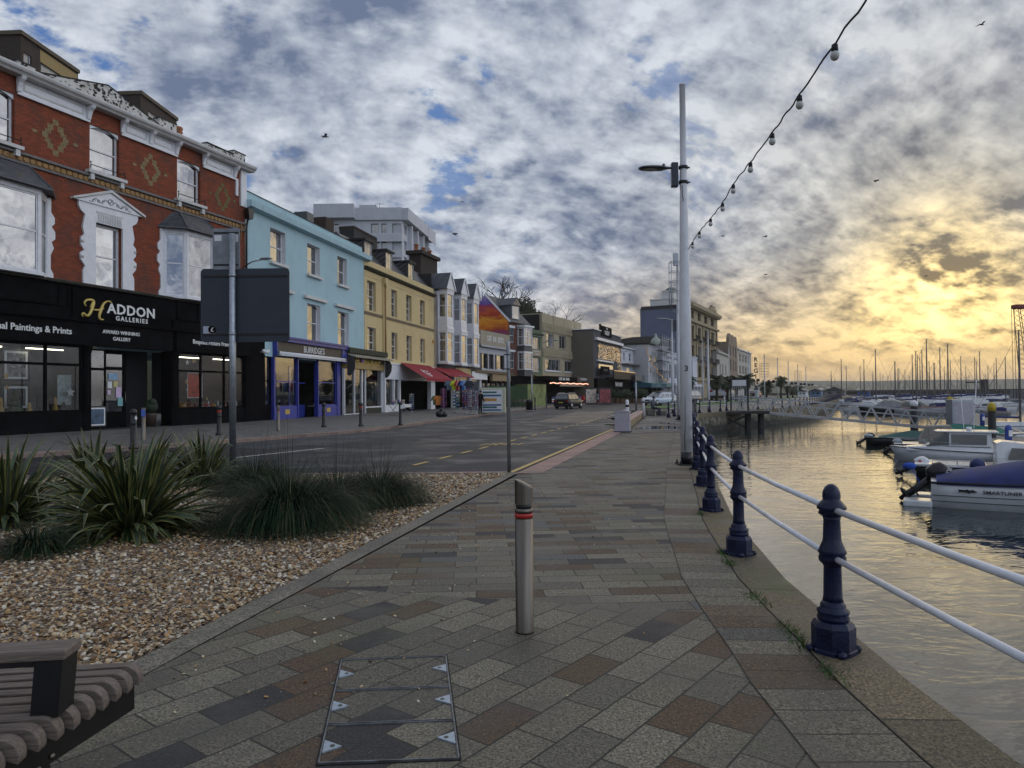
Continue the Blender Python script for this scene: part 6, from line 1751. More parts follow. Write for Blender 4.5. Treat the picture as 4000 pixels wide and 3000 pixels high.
def awning(b, root, x0, x1, zt, zb, pj, m=m_awr, ny=0, val=.2, seam=8, name='awning'):
 mb = MB()
 n = seam
 for i in range(n):
  a, c_ = x0 + (x1 - x0) * i / n, x0 + (x1 - x0) * (i + 1) / n
  mb.add([(a, ny, zt), (c_, ny, zt), (c_, ny - pj, zb), (a, ny - pj, zb)], [(3, 2, 1, 0)])
  mb.add([(a, ny, zt - .03), (c_, ny, zt - .03), (c_, ny - pj, zb - .03), (a, ny - pj, zb - .03)], [(0, 1, 2, 3)])
  mb.add([(a, ny - pj, zb), (c_, ny - pj, zb), (c_, ny - pj - .01, zb - val), (a, ny - pj - .01, zb - val)], [(3, 2, 1, 0)])
  if i: mb.beam((a, ny - .02, zt + .005), (a, ny - pj, zb + .008), .05, .012, 1)
 mb.beam((x0, ny - pj, zb), (x1, ny - pj, zb), .05, .05)
 a_ = mb.build(name, [m, m_awl if m == m_awr else m_matt], root)
 mb = MB()
 for X_ in (x0 + .2, x1 - .2): mb.beam((X_, ny, zb - .2), (X_, ny - pj + .05, zb - .06), .04)
 mb.build('awning_arm', m_galv, a_)
 return a_
a1 = awning(YE, ss_, 6.8, 14.9, 4.42, 2.95, 2.45, ny=-.41, val=.22, seam=10)
mb = MB()
def aw_pt(x, f): return (x, -.41 - 2.45 * f, 4.42 - 1.47 * f + .02)
for pts in ([aw_pt(9.6 + .5 * cos(a), .62 + .22 * sin(a)) for a in [k * 2 * pi / 18 for k in range(15)]], [aw_pt(9.2 + .35 * k, .50 + .05 * sin(k * 2.2)) for k in range(6)], [aw_pt(9.5, .62), aw_pt(10.1, .72), aw_pt(10.5, .60)]):
 mb.tube(pts, .035, 5)
mb.build('awning_emblem', m_wlet, a1)
# ------------------------------------------------------------------ white house with three stacked bays
m_stw = stucco('white stucco', (.56, .56, .60), .22)
BY = Bld('bay_window_house', 'white house with three gabled stacks of bay windows and slate roof', 'building', (-8.1, 75.1), (-4.07, 88))
BY.wall(.56, BY.W, 4.6, 12.6, [], m_stw, D=10, rev=.1)
MB().add([(.5, -.3, 12.6), (BY.W, -.3, 12.6), (BY.W, 4.5, 16.0), (.5, 4.5, 16.0), (BY.W, 10, 12.6), (.5, 10, 12.6)], [(0, 1, 2, 3), (3, 2, 4, 5), (0, 3, 5), (1, 4, 2)]).build('roof', m_slate, BY.root)
for i, x in enumerate((.66, 4.75, 8.75)):
 e = bpy.data.objects.new('bay_stack', None); col.objects.link(e); e.parent = BY.root
 wd2, pj = 1.75, 1.1
 mb = MB()
 for (za, zb) in ((4.75, 5.0), (8.15, 8.75), (8.76, 9.75), (12.25, 12.75)):
  f_ = .06 if zb - za < .7 else 0
  mb.box(x - f_, x + wd2 + f_, -pj - f_, -.001, za, zb)
 for (za, zb) in ((5.0, 8.15), (9.75, 12.25)):
  for (xx, yy) in ((x, -pj), (x + wd2 - .2, -pj), (x, -.2), (x + wd2 - .2, -.2)): mb.box(xx, xx + .2, yy, yy + .199, za + .001, zb - .001)
 mb.box(x + .25, x + wd2 - .25, -pj - .03, -pj - .001, 8.95, 9.6).box(x - .03, x - .001, -pj + .2, -.2, 8.95, 9.6)
 mb.build('bay_frame', m_trim, e)
 for (za, zb, tr_z) in ((5.0, 8.15, 7.35), (9.75, 12.25, None)):
  fr2 = MB()
  for (p, q) in (((x, -.2), (x, -pj + .2)), ((x + .2, -pj), (x + wd2 - .2, -pj)), ((x + wd2, -pj + .2), (x + wd2, -.2))):
   L = hypot(q[0] - p[0], q[1] - p[1]); ang = atan2(q[1] - p[1], q[0] - p[0]); M = Matrix.Translation((p[0], p[1], 0)) @ Matrix.Rotation(ang, 4, 'Z'); n0 = len(fr2.v)
   zm = (za + (tr_z or zb)) / 2
   rows = [(za, za + .08), (zm - .035, zm + .035), (zb - .08, zb)] + ([(tr_z - .08, tr_z + .02)] if tr_z else [])
   for (a, b_) in rows: fr2.box(.0, L, .04, .10, a + .001, b_ - .001)
   fr2.box(0, .05, .045, .095, za + .081, zb - .081); fr2.box(L - .05, L, .045, .095, za + .081, zb - .081)
   fr2.add([(0, .07, za), (L, .07, za), (L, .07, zb), (0, .07, zb)], [(0, 1, 2, 3)], 1)
   fr2.xf(M, n0)
  fr2.build('sash', [m_trim, m_glass], e)
 xm = x + wd2 / 2
 MB().prism([(x - .2, -pj - .12, 12.751), (x + wd2 + .2, -pj - .12, 12.751), (xm, -pj - .12, 14.45)], (0, .1, 0)).build('gable', m_trim, e)
 mb = MB()
 mb.beam((x - .32, -pj - .2, 12.72), (xm, -pj - .2, 14.6), .10, .16); mb.beam((x + wd2 + .32, -pj - .2, 12.72), (xm, -pj - .2, 14.6), .10, .16); mb.box(x - .25, x + wd2 + .25, -pj - .16, -pj - .121, 12.755, 12.9)
 mb.build('bargeboard', m_trim, e)
 MB().add([(x - .32, -pj - .15, 12.76), (xm, -pj - .15, 14.62), (x + wd2 + .32, -pj - .15, 12.76), (x - .32, 1.2, 12.76), (xm, 3.0, 14.62), (x + wd2 + .32, 1.2, 12.76)], [(0, 1, 4, 3), (1, 2, 5, 4)]).build('gable_roof', m_slate, e)
 for zz in (8.16, 12.26): MB().box(x - .12, x + wd2 + .12, -pj - .12, -pj - .061, zz + .3, zz + .42).build('bay_moulding', m_trim, e)
cs = BY.box('chimney_stack', mat('dark chimney brick', (.035, .025, .02), .9, .3), (2.6, 7.2, 2.8, 4.2, 13.5, 17.1), (2.3, 7.5, 2.5, 4.5, 17.1, 17.5))
pots(BY, [(3.0, 3.5, .8, .25, m_clay), (4.9, 3.5, .8, .25, m_clay), (6.6, 3.5, .8, .25, m_clay)], 17.5, cs)
gull(BY.w(6.5, 3.5, 18.45), 1.2, 1., 'gull standing on a chimney pot of the white bay-windowed house', sit=True)
MB().tube([(.62, -.1, 12.6), (.62, -.1, 4.8)], .07, 8).build('downpipe', m_trim, BY.root)
bs_ = thing('corner_shopfront', 'shopfront with a red awning and ochre sign below the white bays', 'shopfront', BY.w(0, 0, 0), BY.rz)
BY.box('fascia', m_matt, (.3, BY.W, -.35, -.002, 4.3, 4.75), parent=bs_)
BY.box('sign_board', mat('ochre sign', (.45, .33, .15), .6, .2, 2), (4.9, 9.6, -.42, -.351, 3.65, 4.5), parent=bs_)
BY.box('pier', m_trim, (4.5, 4.8, -.3, .1, 0, 3.6), (9.7, 10.0, -.3, .1, 0, 3.6), (13.2, 13.5, -.3, .1, 0, 3.6), parent=bs_)
BY.box('sign_board', m_trim, (10.0, BY.W + 2, -.4, -.3, 3.3, 4.25), parent=bs_)
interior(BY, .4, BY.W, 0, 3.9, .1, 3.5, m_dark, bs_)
MB().add([(4.8, -.05, .5), (13.2, -.05, .5), (13.2, -.05, 3.6), (4.8, -.05, 3.6)], [(0, 1, 2, 3)]).build('pane', m_shopg, bs_)
awning(BY, bs_, -1.6, 5.6, 4.35, 3.45, 1.9, ny=-.36, val=.12, seam=6)
# ------------------------------------------------------------------ cafe bar bistro
m_cafew = stucco('grey white render', (.44, .44, .46), .25)
CA = Bld('bistro_building', 'low grey-white bistro with a lettered beige parapet and shuttered windows', 'building', (-4.02, 88.1), (-.5, 97))
c3 = [(.3, 2.4), (3.05, 4.25), (5.05, 7.95)]
CA.wall(.0, CA.W, 3.9, 7.65, [(a, b_, 4.75, 6.65) for a, b_ in c3], m_cafew, D=7, rev=.2)
for a, b_ in c3:
 w_ = CA.win(a, b_, 4.75, 6.65, .2, bars=(2, 1), mid=False, gm=m_glass)
 MB().box(a - .02, a + .32, -.06, -.001, 4.75, 6.65).build('shutter', m_matt, w_); MB().box(b_ - .3, b_ + .1, -.06, -.001, 4.75, 6.65).build('shutter', m_matt, w_)
CA.box('parapet', mat('beige parapet', (.33, .29, .215), .7, .12, 1), (-.1, CA.W, -.25, .3, 7.66, 9.5))
CA.box('parapet_moulding', m_cafew, (-.1, CA.W, -.4, -.251, 7.45, 7.66))
CA.text('CAFÉ · BAR · BISTRO', 4.6, 8.25, 1.0, m_wlet, -.27, sx=.62, bold=.01)
CA.box('shop_fascia', mat('tan fascia', (.30, .21, .11), .6, .2), (3.2, CA.W + 1.6, -.4, -.002, 3.2, 4.1)); CA.box('shop_cornice', m_black, (-2.6, CA.W + 1, -.6, -.002, 4.12, 4.45))
for i in range(6):
 x = .2 + i * 1.6
 CA.box('shop_pier', m_matt, (x - .12, x + .12, -.2, .1, 0, 3.19))
 pts = [(x + .2, -.1, .6), (x + 1.4, -.1, .6)] + [(x + .8 + .6 * cos(a), -.1, 2.2 + .7 * sin(a)) for a in [pi * k / 8 for k in range(9)]]
 MB().prism(pts, (0, .02, 0)).build('arched_window', m_glass, CA.root)
interior(CA, 0, CA.W, 0, 3.9, .1, 3, m_dark)
# mural on the gable end of the red house, seen over the bistro
P1 = V((-.5, 97)); dR = (V((2.4, 102)) - P1).normalized(); bk = V((-dR.y, dR.x))
RG = Bld('gabled_brick_house', 'red brick house with slate roof, attic dormer and white stacked bay', 'building', (-.5, 97.02), (2.4, 102))
W_ = RG.W
RG.wall(0, W_, 4.0, 11.4, [(.45, 1.7, 8.6, 10.6), (.45, 1.7, 5.0, 7.3)], m_brick2, D=7.5, rev=.2)
for z0_, z1_ in ((8.6, 10.6), (5.0, 7.3)): RG.win(.45, 1.7, z0_, z1_, .2)
RG.box('window_head', m_trim, (.3, 1.85, -.1, -.001, 10.62, 10.95), (.3, 1.85, -.1, -.001, 7.32, 7.6))
MB().add([(0, -.35, 11.38), (W_ + .2, -.35, 11.38), (W_ + .2, 3.7, 15.4), (0, 3.7, 15.4), (W_ + .2, 7.6, 11.4), (0, 7.6, 11.4)], [(0, 1, 2, 3), (3, 2, 4, 5), (1, 4, 2)]).build('roof', m_slate, RG.root)
m_mural, t, b, o = nodemat('sunset mural paint')
ob = t.n('ShaderNodeTexCoord').outputs['Object']; mx, my, mz = t.xyz(ob)
wv_ = t.noise(t.vm('MULTIPLY', ob, (1, .35, 1.1)), 1.3, 5, .6, .5)
tt = t.m('ADD', t.m('DIVIDE', t.m('SUBTRACT', mz, 8.3), 7.0), t.m('MULTIPLY', t.m('SUBTRACT', wv_, .5), .42))
cc = t.ramp(tt, [(.0, (.02, .02, .10)), (.16, (.10, .05, .30)), (.27, (.38, .05, .02)), (.40, (.75, .22, .01)), (.50, (.85, .36, .02)), (.60, (.45, .03, .01)), (.68, (.62, .10, .02)), (.78, (.35, .03, .12)), (.88, (.16, .12, .42)), (1, (.40, .30, .55))])
t.put(b.inputs['Base Color'], cc); b.inputs['Roughness'].default_value = .7
MB().add([(-.03, .0, 8.0), (-.03, 7.5, 8.0), (-.03, 7.5, 11.4), (-.03, 3.7, 15.3), (-.03, -.1, 11.5)], [(0, 1, 2, 3, 4)]).build('mural', m_mural, RG.root)
MB().beam((-.05, -.4, 11.35), (-.05, 3.7, 15.45), .16, .18).build('verge', m_trim, RG.root)
dm = bpy.data.objects.new('dormer', None); col.objects.link(dm); dm.parent = RG.root
MB().box(1.3, 3.5, .2, 2.6, 11.9, 13.9).build('dormer_wall', m_lead, dm)
RG.win(1.45, 3.35, 12.0, 13.75, .18, mid=False, parent=dm)
MB().prism([(1.1, -.1, 13.9), (3.7, -.1, 13.9), (2.4, -.1, 14.9)], (0, .15, 0)).build('dormer_gable', m_palebr, dm)
MB().add([(1.0, -.2, 13.85), (2.4, -.2, 15.0), (3.8, -.2, 13.85), (1.0, 3, 13.85), (2.4, 3.4, 15.0), (3.8, 3, 13.85)], [(0, 1, 4, 3), (1, 2, 5, 4)]).build('dormer_roof', m_slate, dm)
def box_bay(b, x0, x1, pj, storeys, z_bot, z_top):
 e = bpy.data.objects.new('bay_stack', None); col.objects.link(e); e.parent = b.root
 mb = MB(); lz = z_bot
 for (za, zb) in storeys:
  mb.box(x0 - .05, x1 + .05, -pj - .05, -.002, zb, zb + .25)
  for xx in (x0, x1 - .15): mb.box(xx, xx + .15, -pj, -pj + .15, za, zb - .001)
  mb.box(x0, x0 + .12, -.2, -.003, za, zb - .001)
  mb.box(x0 - .05, x1 + .05, -pj - .06, -.003, za - .14, za - .001)
 mb.build('bay_frame', m_trim, e)
 fr2 = MB()
 for (za, zb) in storeys:
  zm = (za + zb) / 2
  fr2.box(x0 + .15, x1 - .15, -pj + .03, -pj + .09, zm - .04, zm + .04).box((x0 + x1) / 2 - .04, (x0 + x1) / 2 + .04, -pj + .035, -pj + .085, za, zb).box(x0 + .03, x0 + .09, -pj + .15, -.2, zm - .04, zm + .04)
  for k in (1, 2):
   z = zm + (zb - zm) * k / 3; fr2.box(x0 + .15, x1 - .15, -pj + .04, -pj + .08, z - .015, z + .015); fr2.box(x0 + .04, x0 + .08, -pj + .15, -.2, z - .015, z + .015)
  fr2.add([(x0 + .15, -pj + .06, za), (x1 - .15, -pj + .06, za), (x1 - .15, -pj + .06, zb), (x0 + .15, -pj + .06, zb)], [(0, 1, 2, 3)], 1)
  fr2.add([(x0 + .06, -.2, za), (x0 + .06, -pj + .15, za), (x0 + .06, -pj + .15, zb), (x0 + .06, -.2, zb)], [(0, 1, 2, 3)], 1)
 fr2.build('sash', [m_trim, m_glass], e)
 mb = MB(); bands = [(z_bot, storeys[0][0] - .141)] + [(storeys[i][1] + .251, storeys[i + 1][0] - .141) for i in range(len(storeys) - 1)]
 for a, b_ in bands: mb.box(x0, x1, -pj, -.004, a, b_)
 mb.build('bay_panel', m_slate, e)
 MB().box(x0 - .25, x1 + .25, -pj - .25, -.002, storeys[-1][1] + .251, storeys[-1][1] + .5).build('bay_cornice', m_trim, e)
box_bay(RG, 2.6, 4.9, 1.1, [(5.0, 7.2), (8.4, 10.6)], 4.0, 11)
RG.box('shop_front', m_blk, (0, W_, -.5, .1, 0, 3.99))
# ------------------------------------------------------------------ green house and the fluted beige block
m_green = stucco('green stucco', (.12, .15, .09), .3)
GR = Bld('green_house', 'narrow dull green house with a small hanging sign board', 'building', (2.42, 102.03), (4.56, 106))
GR.wall(0, GR.W, 4.2, 10.9, [(.8, 3.65, 8.1, 9.8), (.8, 3.65, 4.75, 6.8)], m_green, D=9, rev=.2)
for z0_, z1_ in ((8.1, 9.8), (4.75, 6.8)): GR.win(.8, 3.65, z0_, z1_, .2, bars=(3, 1), mid=False, gm=m_glass if z0_ > 7 else m_net)
MB().prism([(-.1, y, z) for y, z in ((-.001, 10.0), (-.35, 10.25), (-.4, 10.4), (-.001, 10.42))], (GR.W + .1, 0, 0)).build('cornice', m_green, GR.root)
mb = MB()
for i in range(14): mb.box(.1 + i * .32, .22 + i * .32, -.28, -.002, 10.05 - .1, 10.0)
mb.build('dentils', m_trimd, GR.root)
GR.box('sign_board', mat('tan board', (.36, .27, .18), .6, .2), (.7, 3.9, -.12, -.001, 7.05, 7.95))
GR.text('HARBOUR INN', 2.3, 7.62, .3, m_wlet, -.13, sx=.9); GR.text('& KITCHEN', 2.3, 7.2, .3, m_wlet, -.13, sx=.9)
GR.box('shop_front', m_matt, (0, GR.W, -.6, .1, 0, 3.3))
MB().prism([(1.0, -.62, 3.4), (5.0, -.62, 3.4), (5.0, -.62, 4.2), (1.0, -.62, 4.2)], (0, .5, 0)).build('hanging_board', mat('timber board', (.26, .16, .07), .7, .3), GR.root)
m_beige = stucco('beige concrete', (.40, .335, .22), .35)
BE = Bld('fluted_block', 'three-storey beige block with two bands of vertical fluting', 'building', (4.58, 106.03), (12, 122))
WB = BE.W
up3 = [(1.75, 4.6), (7.0, 10.15), (12.55, 15.7)]; lw2 = [(1.05, 7.35), (9.4, 16.0)]
BE.wall(0, WB, 4.2, 13.6, [(a, b_, 8.7, 10.72) for a, b_ in up3] + [(a, b_, 5.03, 6.85) for a, b_ in lw2], m_beige, D=12, rev=.25)
for i, (a, b_) in enumerate(up3): BE.win(a, b_, 8.7, 10.72, .25, bars=(2, 1), mid=False, sill=(.15, .12, .12, m_beige), gm=m_net if i == 0 else m_glass)
for a, b_ in lw2: BE.win(a, b_, 5.03, 6.85, .25, bars=(4, 1), mid=False, sill=(.2, .15, .14, m_trim), fw=.1, gm=m_glass)
for (za, zb) in ((10.95, 12.3), (7.15, 8.45)):
 mb = MB(); n = 30
 for k in range(2):
  z0_ = za + (zb - za) * k / 2; z1_ = za + (zb - za) * (k + 1) / 2
  for i in range(n):
   x = WB * i / n
   mb.prism([(x + .06, -.001, z0_ + .02), (x + WB / n - .06, -.001, z0_ + .02), (x + WB / n - .16, -.22 + .06 * k, z0_ + .02), (x + .16, -.22 + .06 * k, z0_ + .02)], (0, 0, z1_ - z0_ - .08))
  mb.box(0, WB, -.06, -.0015, z0_ - .05, z0_ + .018)
 mb.build('fluted_band', m_beige, BE.root)
mb = MB()
for x in (4.5, 9.3, 14.2): mb.box(x, x + .12, -.05, -.001, 11.9, 13.6)
mb.build('rain_pipe', m_beige, BE.root)
BE.box('side_wing', mat('dark flank', (.02, .02, .02), .9, .3), (-.25, -.02, .4, 12, 9, 13.4))
df = thing('diner_shopfront', 'cafe diner shopfront with black and brown canopies and a string of lights', 'shopfront', BE.w(0, 0, 0), BE.rz)
BE.box('shop_front', m_blk, (-.2, WB, -.4, .2, 0, 4.15), parent=df)
def dpart(nm, m, *bx): return BE.box(nm, m, *bx, parent=df)
cn_ = dpart('canopy', m_blk2, (-4.0, 7.7, -2.7, -.41, 3.35, 4.05)); dpart('canopy', mat('brown canopy', (.075, .05, .042), .7, .3), (7.75, 14.0, -2.75, -.41, 3.35, 4.15)); dpart('canopy', mat('grey canopy', (.12, .10, .09), .7, .2), (18.5, 25.2, -2.75, -.41, 3.35, 4.25))
dpart('menu_banner', mat('red banner', (.40, .05, .05), .6, .3, 2, c2=(.6, .5, .45), c2amt=.3), (14.05, 18.4, -2.9, -2.6, 3.3, 4.5))
BE.text('CAFÉ  BAR  DINER', 1.9, 3.5, .55, m_wlet, -2.72, parent=df, bold=.02); BE.text('WATERFRONT', 10.8, 3.6, .5, m_wlet, -2.77, parent=df, bold=.01); BE.text('CAFÉ BAR DINER', 21.8, 3.6, .5, m_wlet, -2.77, parent=df, bold=.01)
dpart('lower_sign', mat('cream board', (.32, .27, .19), .6, .2), (1.6, 13.0, -2.2, -2.1, 2.6, 3.0))
m_bunt = mat('flag bunting', (.5, .1, .1), .7, .1, 2)
dpart('barrier', mat('navy cloth', (.03, .04, .14), .7), (-4, 12.0, -3.1, -3.05, .75, 1.05)); dpart('barrier', m_bunt, (-4, 12.0, -3.1, -3.05, .45, .55)); dpart('barrier', m_paper, (-4, 12.0, -3.1, -3.05, .58, .72), (-4, 12, -3.1, -3.05, .3, .42))
m_lit = mat('lit bulb', (.9, .7, .5), .4, .0, emit=(1, .55, .28), estr=1.8)
m_lit2 = mat('lit pink bulb', (.9, .6, .6), .4, .0, emit=(1, .4, .35), estr=1.6)
def light_string(label, pts, r_, every, mats, droop=0):
 t_ = thing('fairy_lights', label, 'string lights')
 MB().tube(pts, .02, 4).build('cable', m_cable, t_)
 mbs = [MB() for _ in mats]; acc = 0; i = 0
 for a, b_ in zip(pts, pts[1:]):
  n = max(1, int((b_ - a).length / every))
  for k in range(n): p = a.lerp(b_, k / n); mbs[i % len(mats)].ball((p.x, p.y, p.z - r_), r_, 6); i += 1
 for q, m in zip(mbs, mats):
  o = q.build('bulbs', m, t_)
 return t_
light_string('string of warm and pink bulbs hung under the diner canopies', [BE.w(x, -2.85, 3.2 - .12 * abs(sin(x * 1.1))) for x in [-4 + .5 * k for k in range(60)]], .09, .5, [m_lit, m_lit2])
# ------------------------------------------------------------------ dark pub with light curtain
m_yd = stucco('slate blue render', (.045, .050, .062), .2)
YA = Bld('dark_pub', 'dark slate-painted pub with a curtain of fairy lights and rooftop name board', 'building', (13.4, 116), (20.9, 134))
YA.wall(.0, YA.W - 1.2, 4, 11.8, [(3.0, 13.0, 5.7, 6.5)], m_yd, D=12, rev=.2)
YA.win(3.0, 13.0, 5.7, 6.5, .2, bars=(6, 1), mid=False, gm=mat('lit pub window', (.3, .25, .15), .2, .2, 1, emit=(1, .72, .35), estr=.35))
YA.box('side_wall', stucco('olive grey render', (.13, .12, .095), .25), (-.05, -.002, -.0, 12, 0, 11.75))
YA.box('parapet', m_yd, (-.05, YA.W - 1.2, -.05, 12, 11.801, 12.0)); YA.box('parapet_capping', m_trim, (-.1, YA.W - 1.2, -.15, 12.1, 12.001, 12.12))
YA.box('cornice', m_trim, (.7, YA.W - 1.0, -.5, -.001, 10.3, 10.75), (1.6, 11.5, -.4, -.001, 6.85, 7.1))
nb = YA.box('name_board', m_blk2, (4.5, 11, -.2, .1, 11.3, 13.0), (3.7, 4.49, -.1, .1, 12.0, 13.2))
YA.text('THE', 7.6, 12.45, .55, m_wlet, -.23, parent=nb, bold=.02); YA.text('YACHT', 7.7, 11.6, .95, m_wlet, -.23, parent=nb, bold=.03)
YA.box('hanging_board', m_blk, (1.4, 6.6, -.9, -.7, 4.6, 6.0)); YA.text('YACHT', 4.0, 5.2, .6, mat('dim lettering', (.25, .22, .18)), -.93, sx=1.2)
YA.box('balcony', mat('balcony glass panel', (.03, .028, .026), .5, .3, spec=.15), (6.9, 22.8, -1.6, -1.4, 4.2, 5.35), (6.9, 22.8, -1.6, -.001, 4.0, 4.19)); YA.box('ground_floor', m_blk, (-.04, YA.W - 1, -.6, .2, 0, 3.99))
YA.text('THE YACHT', 13.2, 2.75, .95, m_wlet, -.85, bold=.03, sx=1.05)
lc = thing('light_curtain', 'dense curtain of gold fairy lights on the dark pub wall', 'string lights', YA.w(0, 0, 0), YA.rz)
r2 = random.Random(3); m1, m2_ = MB(), MB()
for i in range(1500):
 x = r2.uniform(2.2, 17.2); z = r2.uniform(7.25, 9.8);
 if r2.random() < .12: x = r2.uniform(15.0, 18.0); z = r2.uniform(4.8, 9)
 (m1 if i % 3 else m2_).ball((x, -.16, z), r2.uniform(.02, .042), 4)
m1.build('bulbs', mat('gold light', (.8, .6, .3), .4, 0, emit=(1, .60, .22), estr=.7), lc); m2_.build('bulbs', mat('white light', (.9, .85, .8), .4, 0, emit=(1, .85, .62), estr=.8), lc)
mb = MB()
for i in range(60): x = 2.2 + 15 * i / 60; mb.tube([(x, -.13, 9.85), (x, -.13, 7.2)], .012, 3, caps=False)
mb.build('wires', m_cable, lc)
light_string('line of gold lights along the balcony of the dark pub', [YA.w(x, -1.7, 5.42) for x in (6.9, 10, 14, 18, 22.8)], .05, .22, [MATS['gold light']])
# ------------------------------------------------------------------ white house, scaffolded house, ornate pavilion
m_wh = stucco('white render', (.60, .61, .64), .25)
WH = Bld('white_cottage', 'plain white house with three slim windows and a mossy roof', 'building', (20.9, 134), (28.8, 152))
o3 = [(.6, 1.9), (4.8, 6.4), (10.0, 11.8)]
WH.wall(-.9, 15.3, 4.0, 10.2, [(a, b_, 7.8, 9.25) for a, b_ in o3] + [(3.0, 5.2, 4.6, 6.4), (8.6, 10.2, 4.6, 6.4)], m_wh, D=9, rev=.15)
for a, b_ in o3: WH.win(a, b_, 7.8, 9.25, .15, sill=(.15, .1, .12))
for a, b_ in ((3.0, 5.2), (8.6, 10.2)): WH.win(a, b_, 4.6, 6.4, .15, bars=(2, 1), gm=MATS['lit pub window'])
MB().add([(-1, -.3, 10.2), (15.4, -.3, 10.2), (15.4, 4, 12.0), (-1, 4, 12.0), (15.4, 9, 10.2), (-1, 9, 10.2)], [(0, 1, 2, 3), (3, 2, 4, 5), (1, 4, 2), (0, 3, 5)]).build('roof', mat('mossy roof', (.06, .085, .02), .9, .4, .5, c2=(.04, .04, .04), c2amt=.4), WH.root)
WH.box('gutter', m_trim, (-1, 15.4, -.4, -.301, 10.05, 10.25)); WH.box('verandah_roof', m_lead, (-.9, 17, -1.4, -.001, 6.9, 7.1))
WH.box('balcony', mat('grey balcony', (.10, .10, .11), .5, .2), (1, 24, -2.2, -2.1, 4.0, 5.0), (1, 24, -2.2, -.001, 3.85, 3.99)); WH.box('ground_floor', m_blk, (-.9, 24, -.6, .1, 0, 3.8))
m_teal = mat('teal canopy', (.02, .10, .14), .7, .15, 2); m_teal2 = mat('pale teal canopy', (.22, .36, .33), .7, .15, 1)
cp = MB().prism([(3.8, -1.0, 3.75), (3.8, -4.6, 3.35), (3.8, -4.6, 2.55), (3.8, -1.0, 2.55)], (.06, 0, 0)).add([(3.8, -4.62, 2.55), (17.7, -4.62, 2.55), (17.7, -4.62, 3.35), (3.8, -4.62, 3.35)], [(0, 1, 2, 3)]).build('canopy', m_teal, WH.root)
MB().add([(3.8, -1.0, 4.0), (24, -1.0, 4.0), (24, -4.6, 3.36), (3.8, -4.6, 3.36)], [(3, 2, 1, 0)]).box(17.75, 24, -4.65, -4.58, 2.75, 3.35).build('canopy', m_teal2, WH.root)
WH.box('name_board', mat('turquoise board', (.12, .36, .38), .5), (3.8, 22, -1.3, -1.01, 4.02, 4.7)); WH.text('ROCKFISH', 14, 4.12, .6, m_wlet, -1.34, bold=.02)
WH.text('ROCKFISH', 10.5, 2.65, .62, mat('pale teal lettering', (.2, .36, .42)), -4.65, bold=.02, sx=1.1)
SC = Bld('scaffolded_house', 'grey house wrapped in scaffolding beside the white house', 'building', (27.0, 140.5), (30.6, 148.5))
SC.wall(0, SC.W, 3.5, 11.2, [(.6, 3.4, 7.6, 9.0), (5.2, 8.6, 7.6, 9.0), (.9, 2.9, 5.4, 6.6)], m_cafew, D=9, rev=.2)
for a, b_, c_, d in ((.6, 3.4, 7.6, 9.0), (5.2, 8.6, 7.6, 9.0), (.9, 2.9, 5.4, 6.6)): SC.win(a, b_, c_, d, .2, bars=(3, 2), mid=False)
SC.box('ground_floor', m_blk, (0, SC.W, -.5, .1, 0, 3.49)); SC.box('roof', m_matt, (-.2, SC.W + .2, -.4, 9, 11.2, 11.5))
sf_ = thing('scaffolding', 'tube scaffolding with boarded lifts on the grey house', 'scaffolding', SC.w(0, 0, 0), SC.rz)
mb = MB()
for i in range(7):
 x = 3.5 + i * 1.9
 for y in (-.8, -2.2): mb.tube([(x, y, 0), (x, y, 13.2)], .05, 5)
for z in (4, 6, 8, 10, 11, 12.6):
 for y in (-.8, -2.2): mb.tube([(3.2, y, z), (15.2, y, z)], .05, 5)
mb.tube([(3.5, -2.25, 4), (7.3, -2.25, 10)], .05, 5).tube([(7.3, -2.25, 4), (11.1, -2.25, 10)], .05, 5)
mb.build('tubes', m_galv, sf_)
mb = MB()
for z in (6, 8, 10): mb.box(3.2, 15.2, -2.1, -.9, z + .06, z + .12)
mb.build('boards', m_slatw, sf_)
ls0, ls1 = at(*Z7(335, 835), 140), at(*Z7(590, 1225), 118)
light_string('thick rope of amber lights slanting down in front of the scaffolding', [ls0.lerp(ls1, k / 14) - V((0, 0, 1.2 * sin(pi * k / 14))) + V((.25 * sin(k * 2.1), 0, .12 * cos(k * 3.))) for k in range(15)], .075, .26, [mat('amber light', (.5, .3, .1), .5, 0, emit=(1, .55, .15), estr=.45), mat('amber tinsel', (.35, .2, .05), .5)])
m_orn = stucco('white ornate stucco', (.60, .62, .70), .2)
OR_ = Bld('ornate_pavilion', 'ornate white pavilion with urn finials and tall arched windows', 'building', (31.2, 150), (49, 190))
oo = [(10 + i * 6.2, 12.6 + i * 6.2, 4.8, 8.2) for i in range(6)]
OR_.wall(0, OR_.W, 3.2, 9.6, oo, m_orn, D=20, rev=.3)
for a, b_, c_, d in oo: OR_.win(a, b_, c_, d, .3, bars=(2, 2), mid=False, arch=.9)
MB().prism([(-.3, y, z) for y, z in ((-.001, 9.2), (-.4, 9.4), (-.6, 9.7), (-.6, 9.9), (-.001, 9.95))], (OR_.W + .6, 0, 0)).build('cornice', m_orn, OR_.root)
OR_.box('balustrade', m_orn, (0, OR_.W, -.2, .2, 10.55, 10.75), *[(i * 1.2, i * 1.2 + .5, -.15, .15, 9.96, 10.549) for i in range(int(OR_.W / 1.2))])
OR_.box('corner_tower', m_orn, (0, 4.4, -.6, 3.5, 0, 11.0), (-.2, 4.6, -.8, 3.7, 11.0, 11.3)); OR_.box('corner_tower', m_orn, (OR_.W - 7, OR_.W, -.6, 3.5, 0, 10.6), (OR_.W - 7.2, OR_.W + .2, -.8, 3.7, 10.6, 10.9))
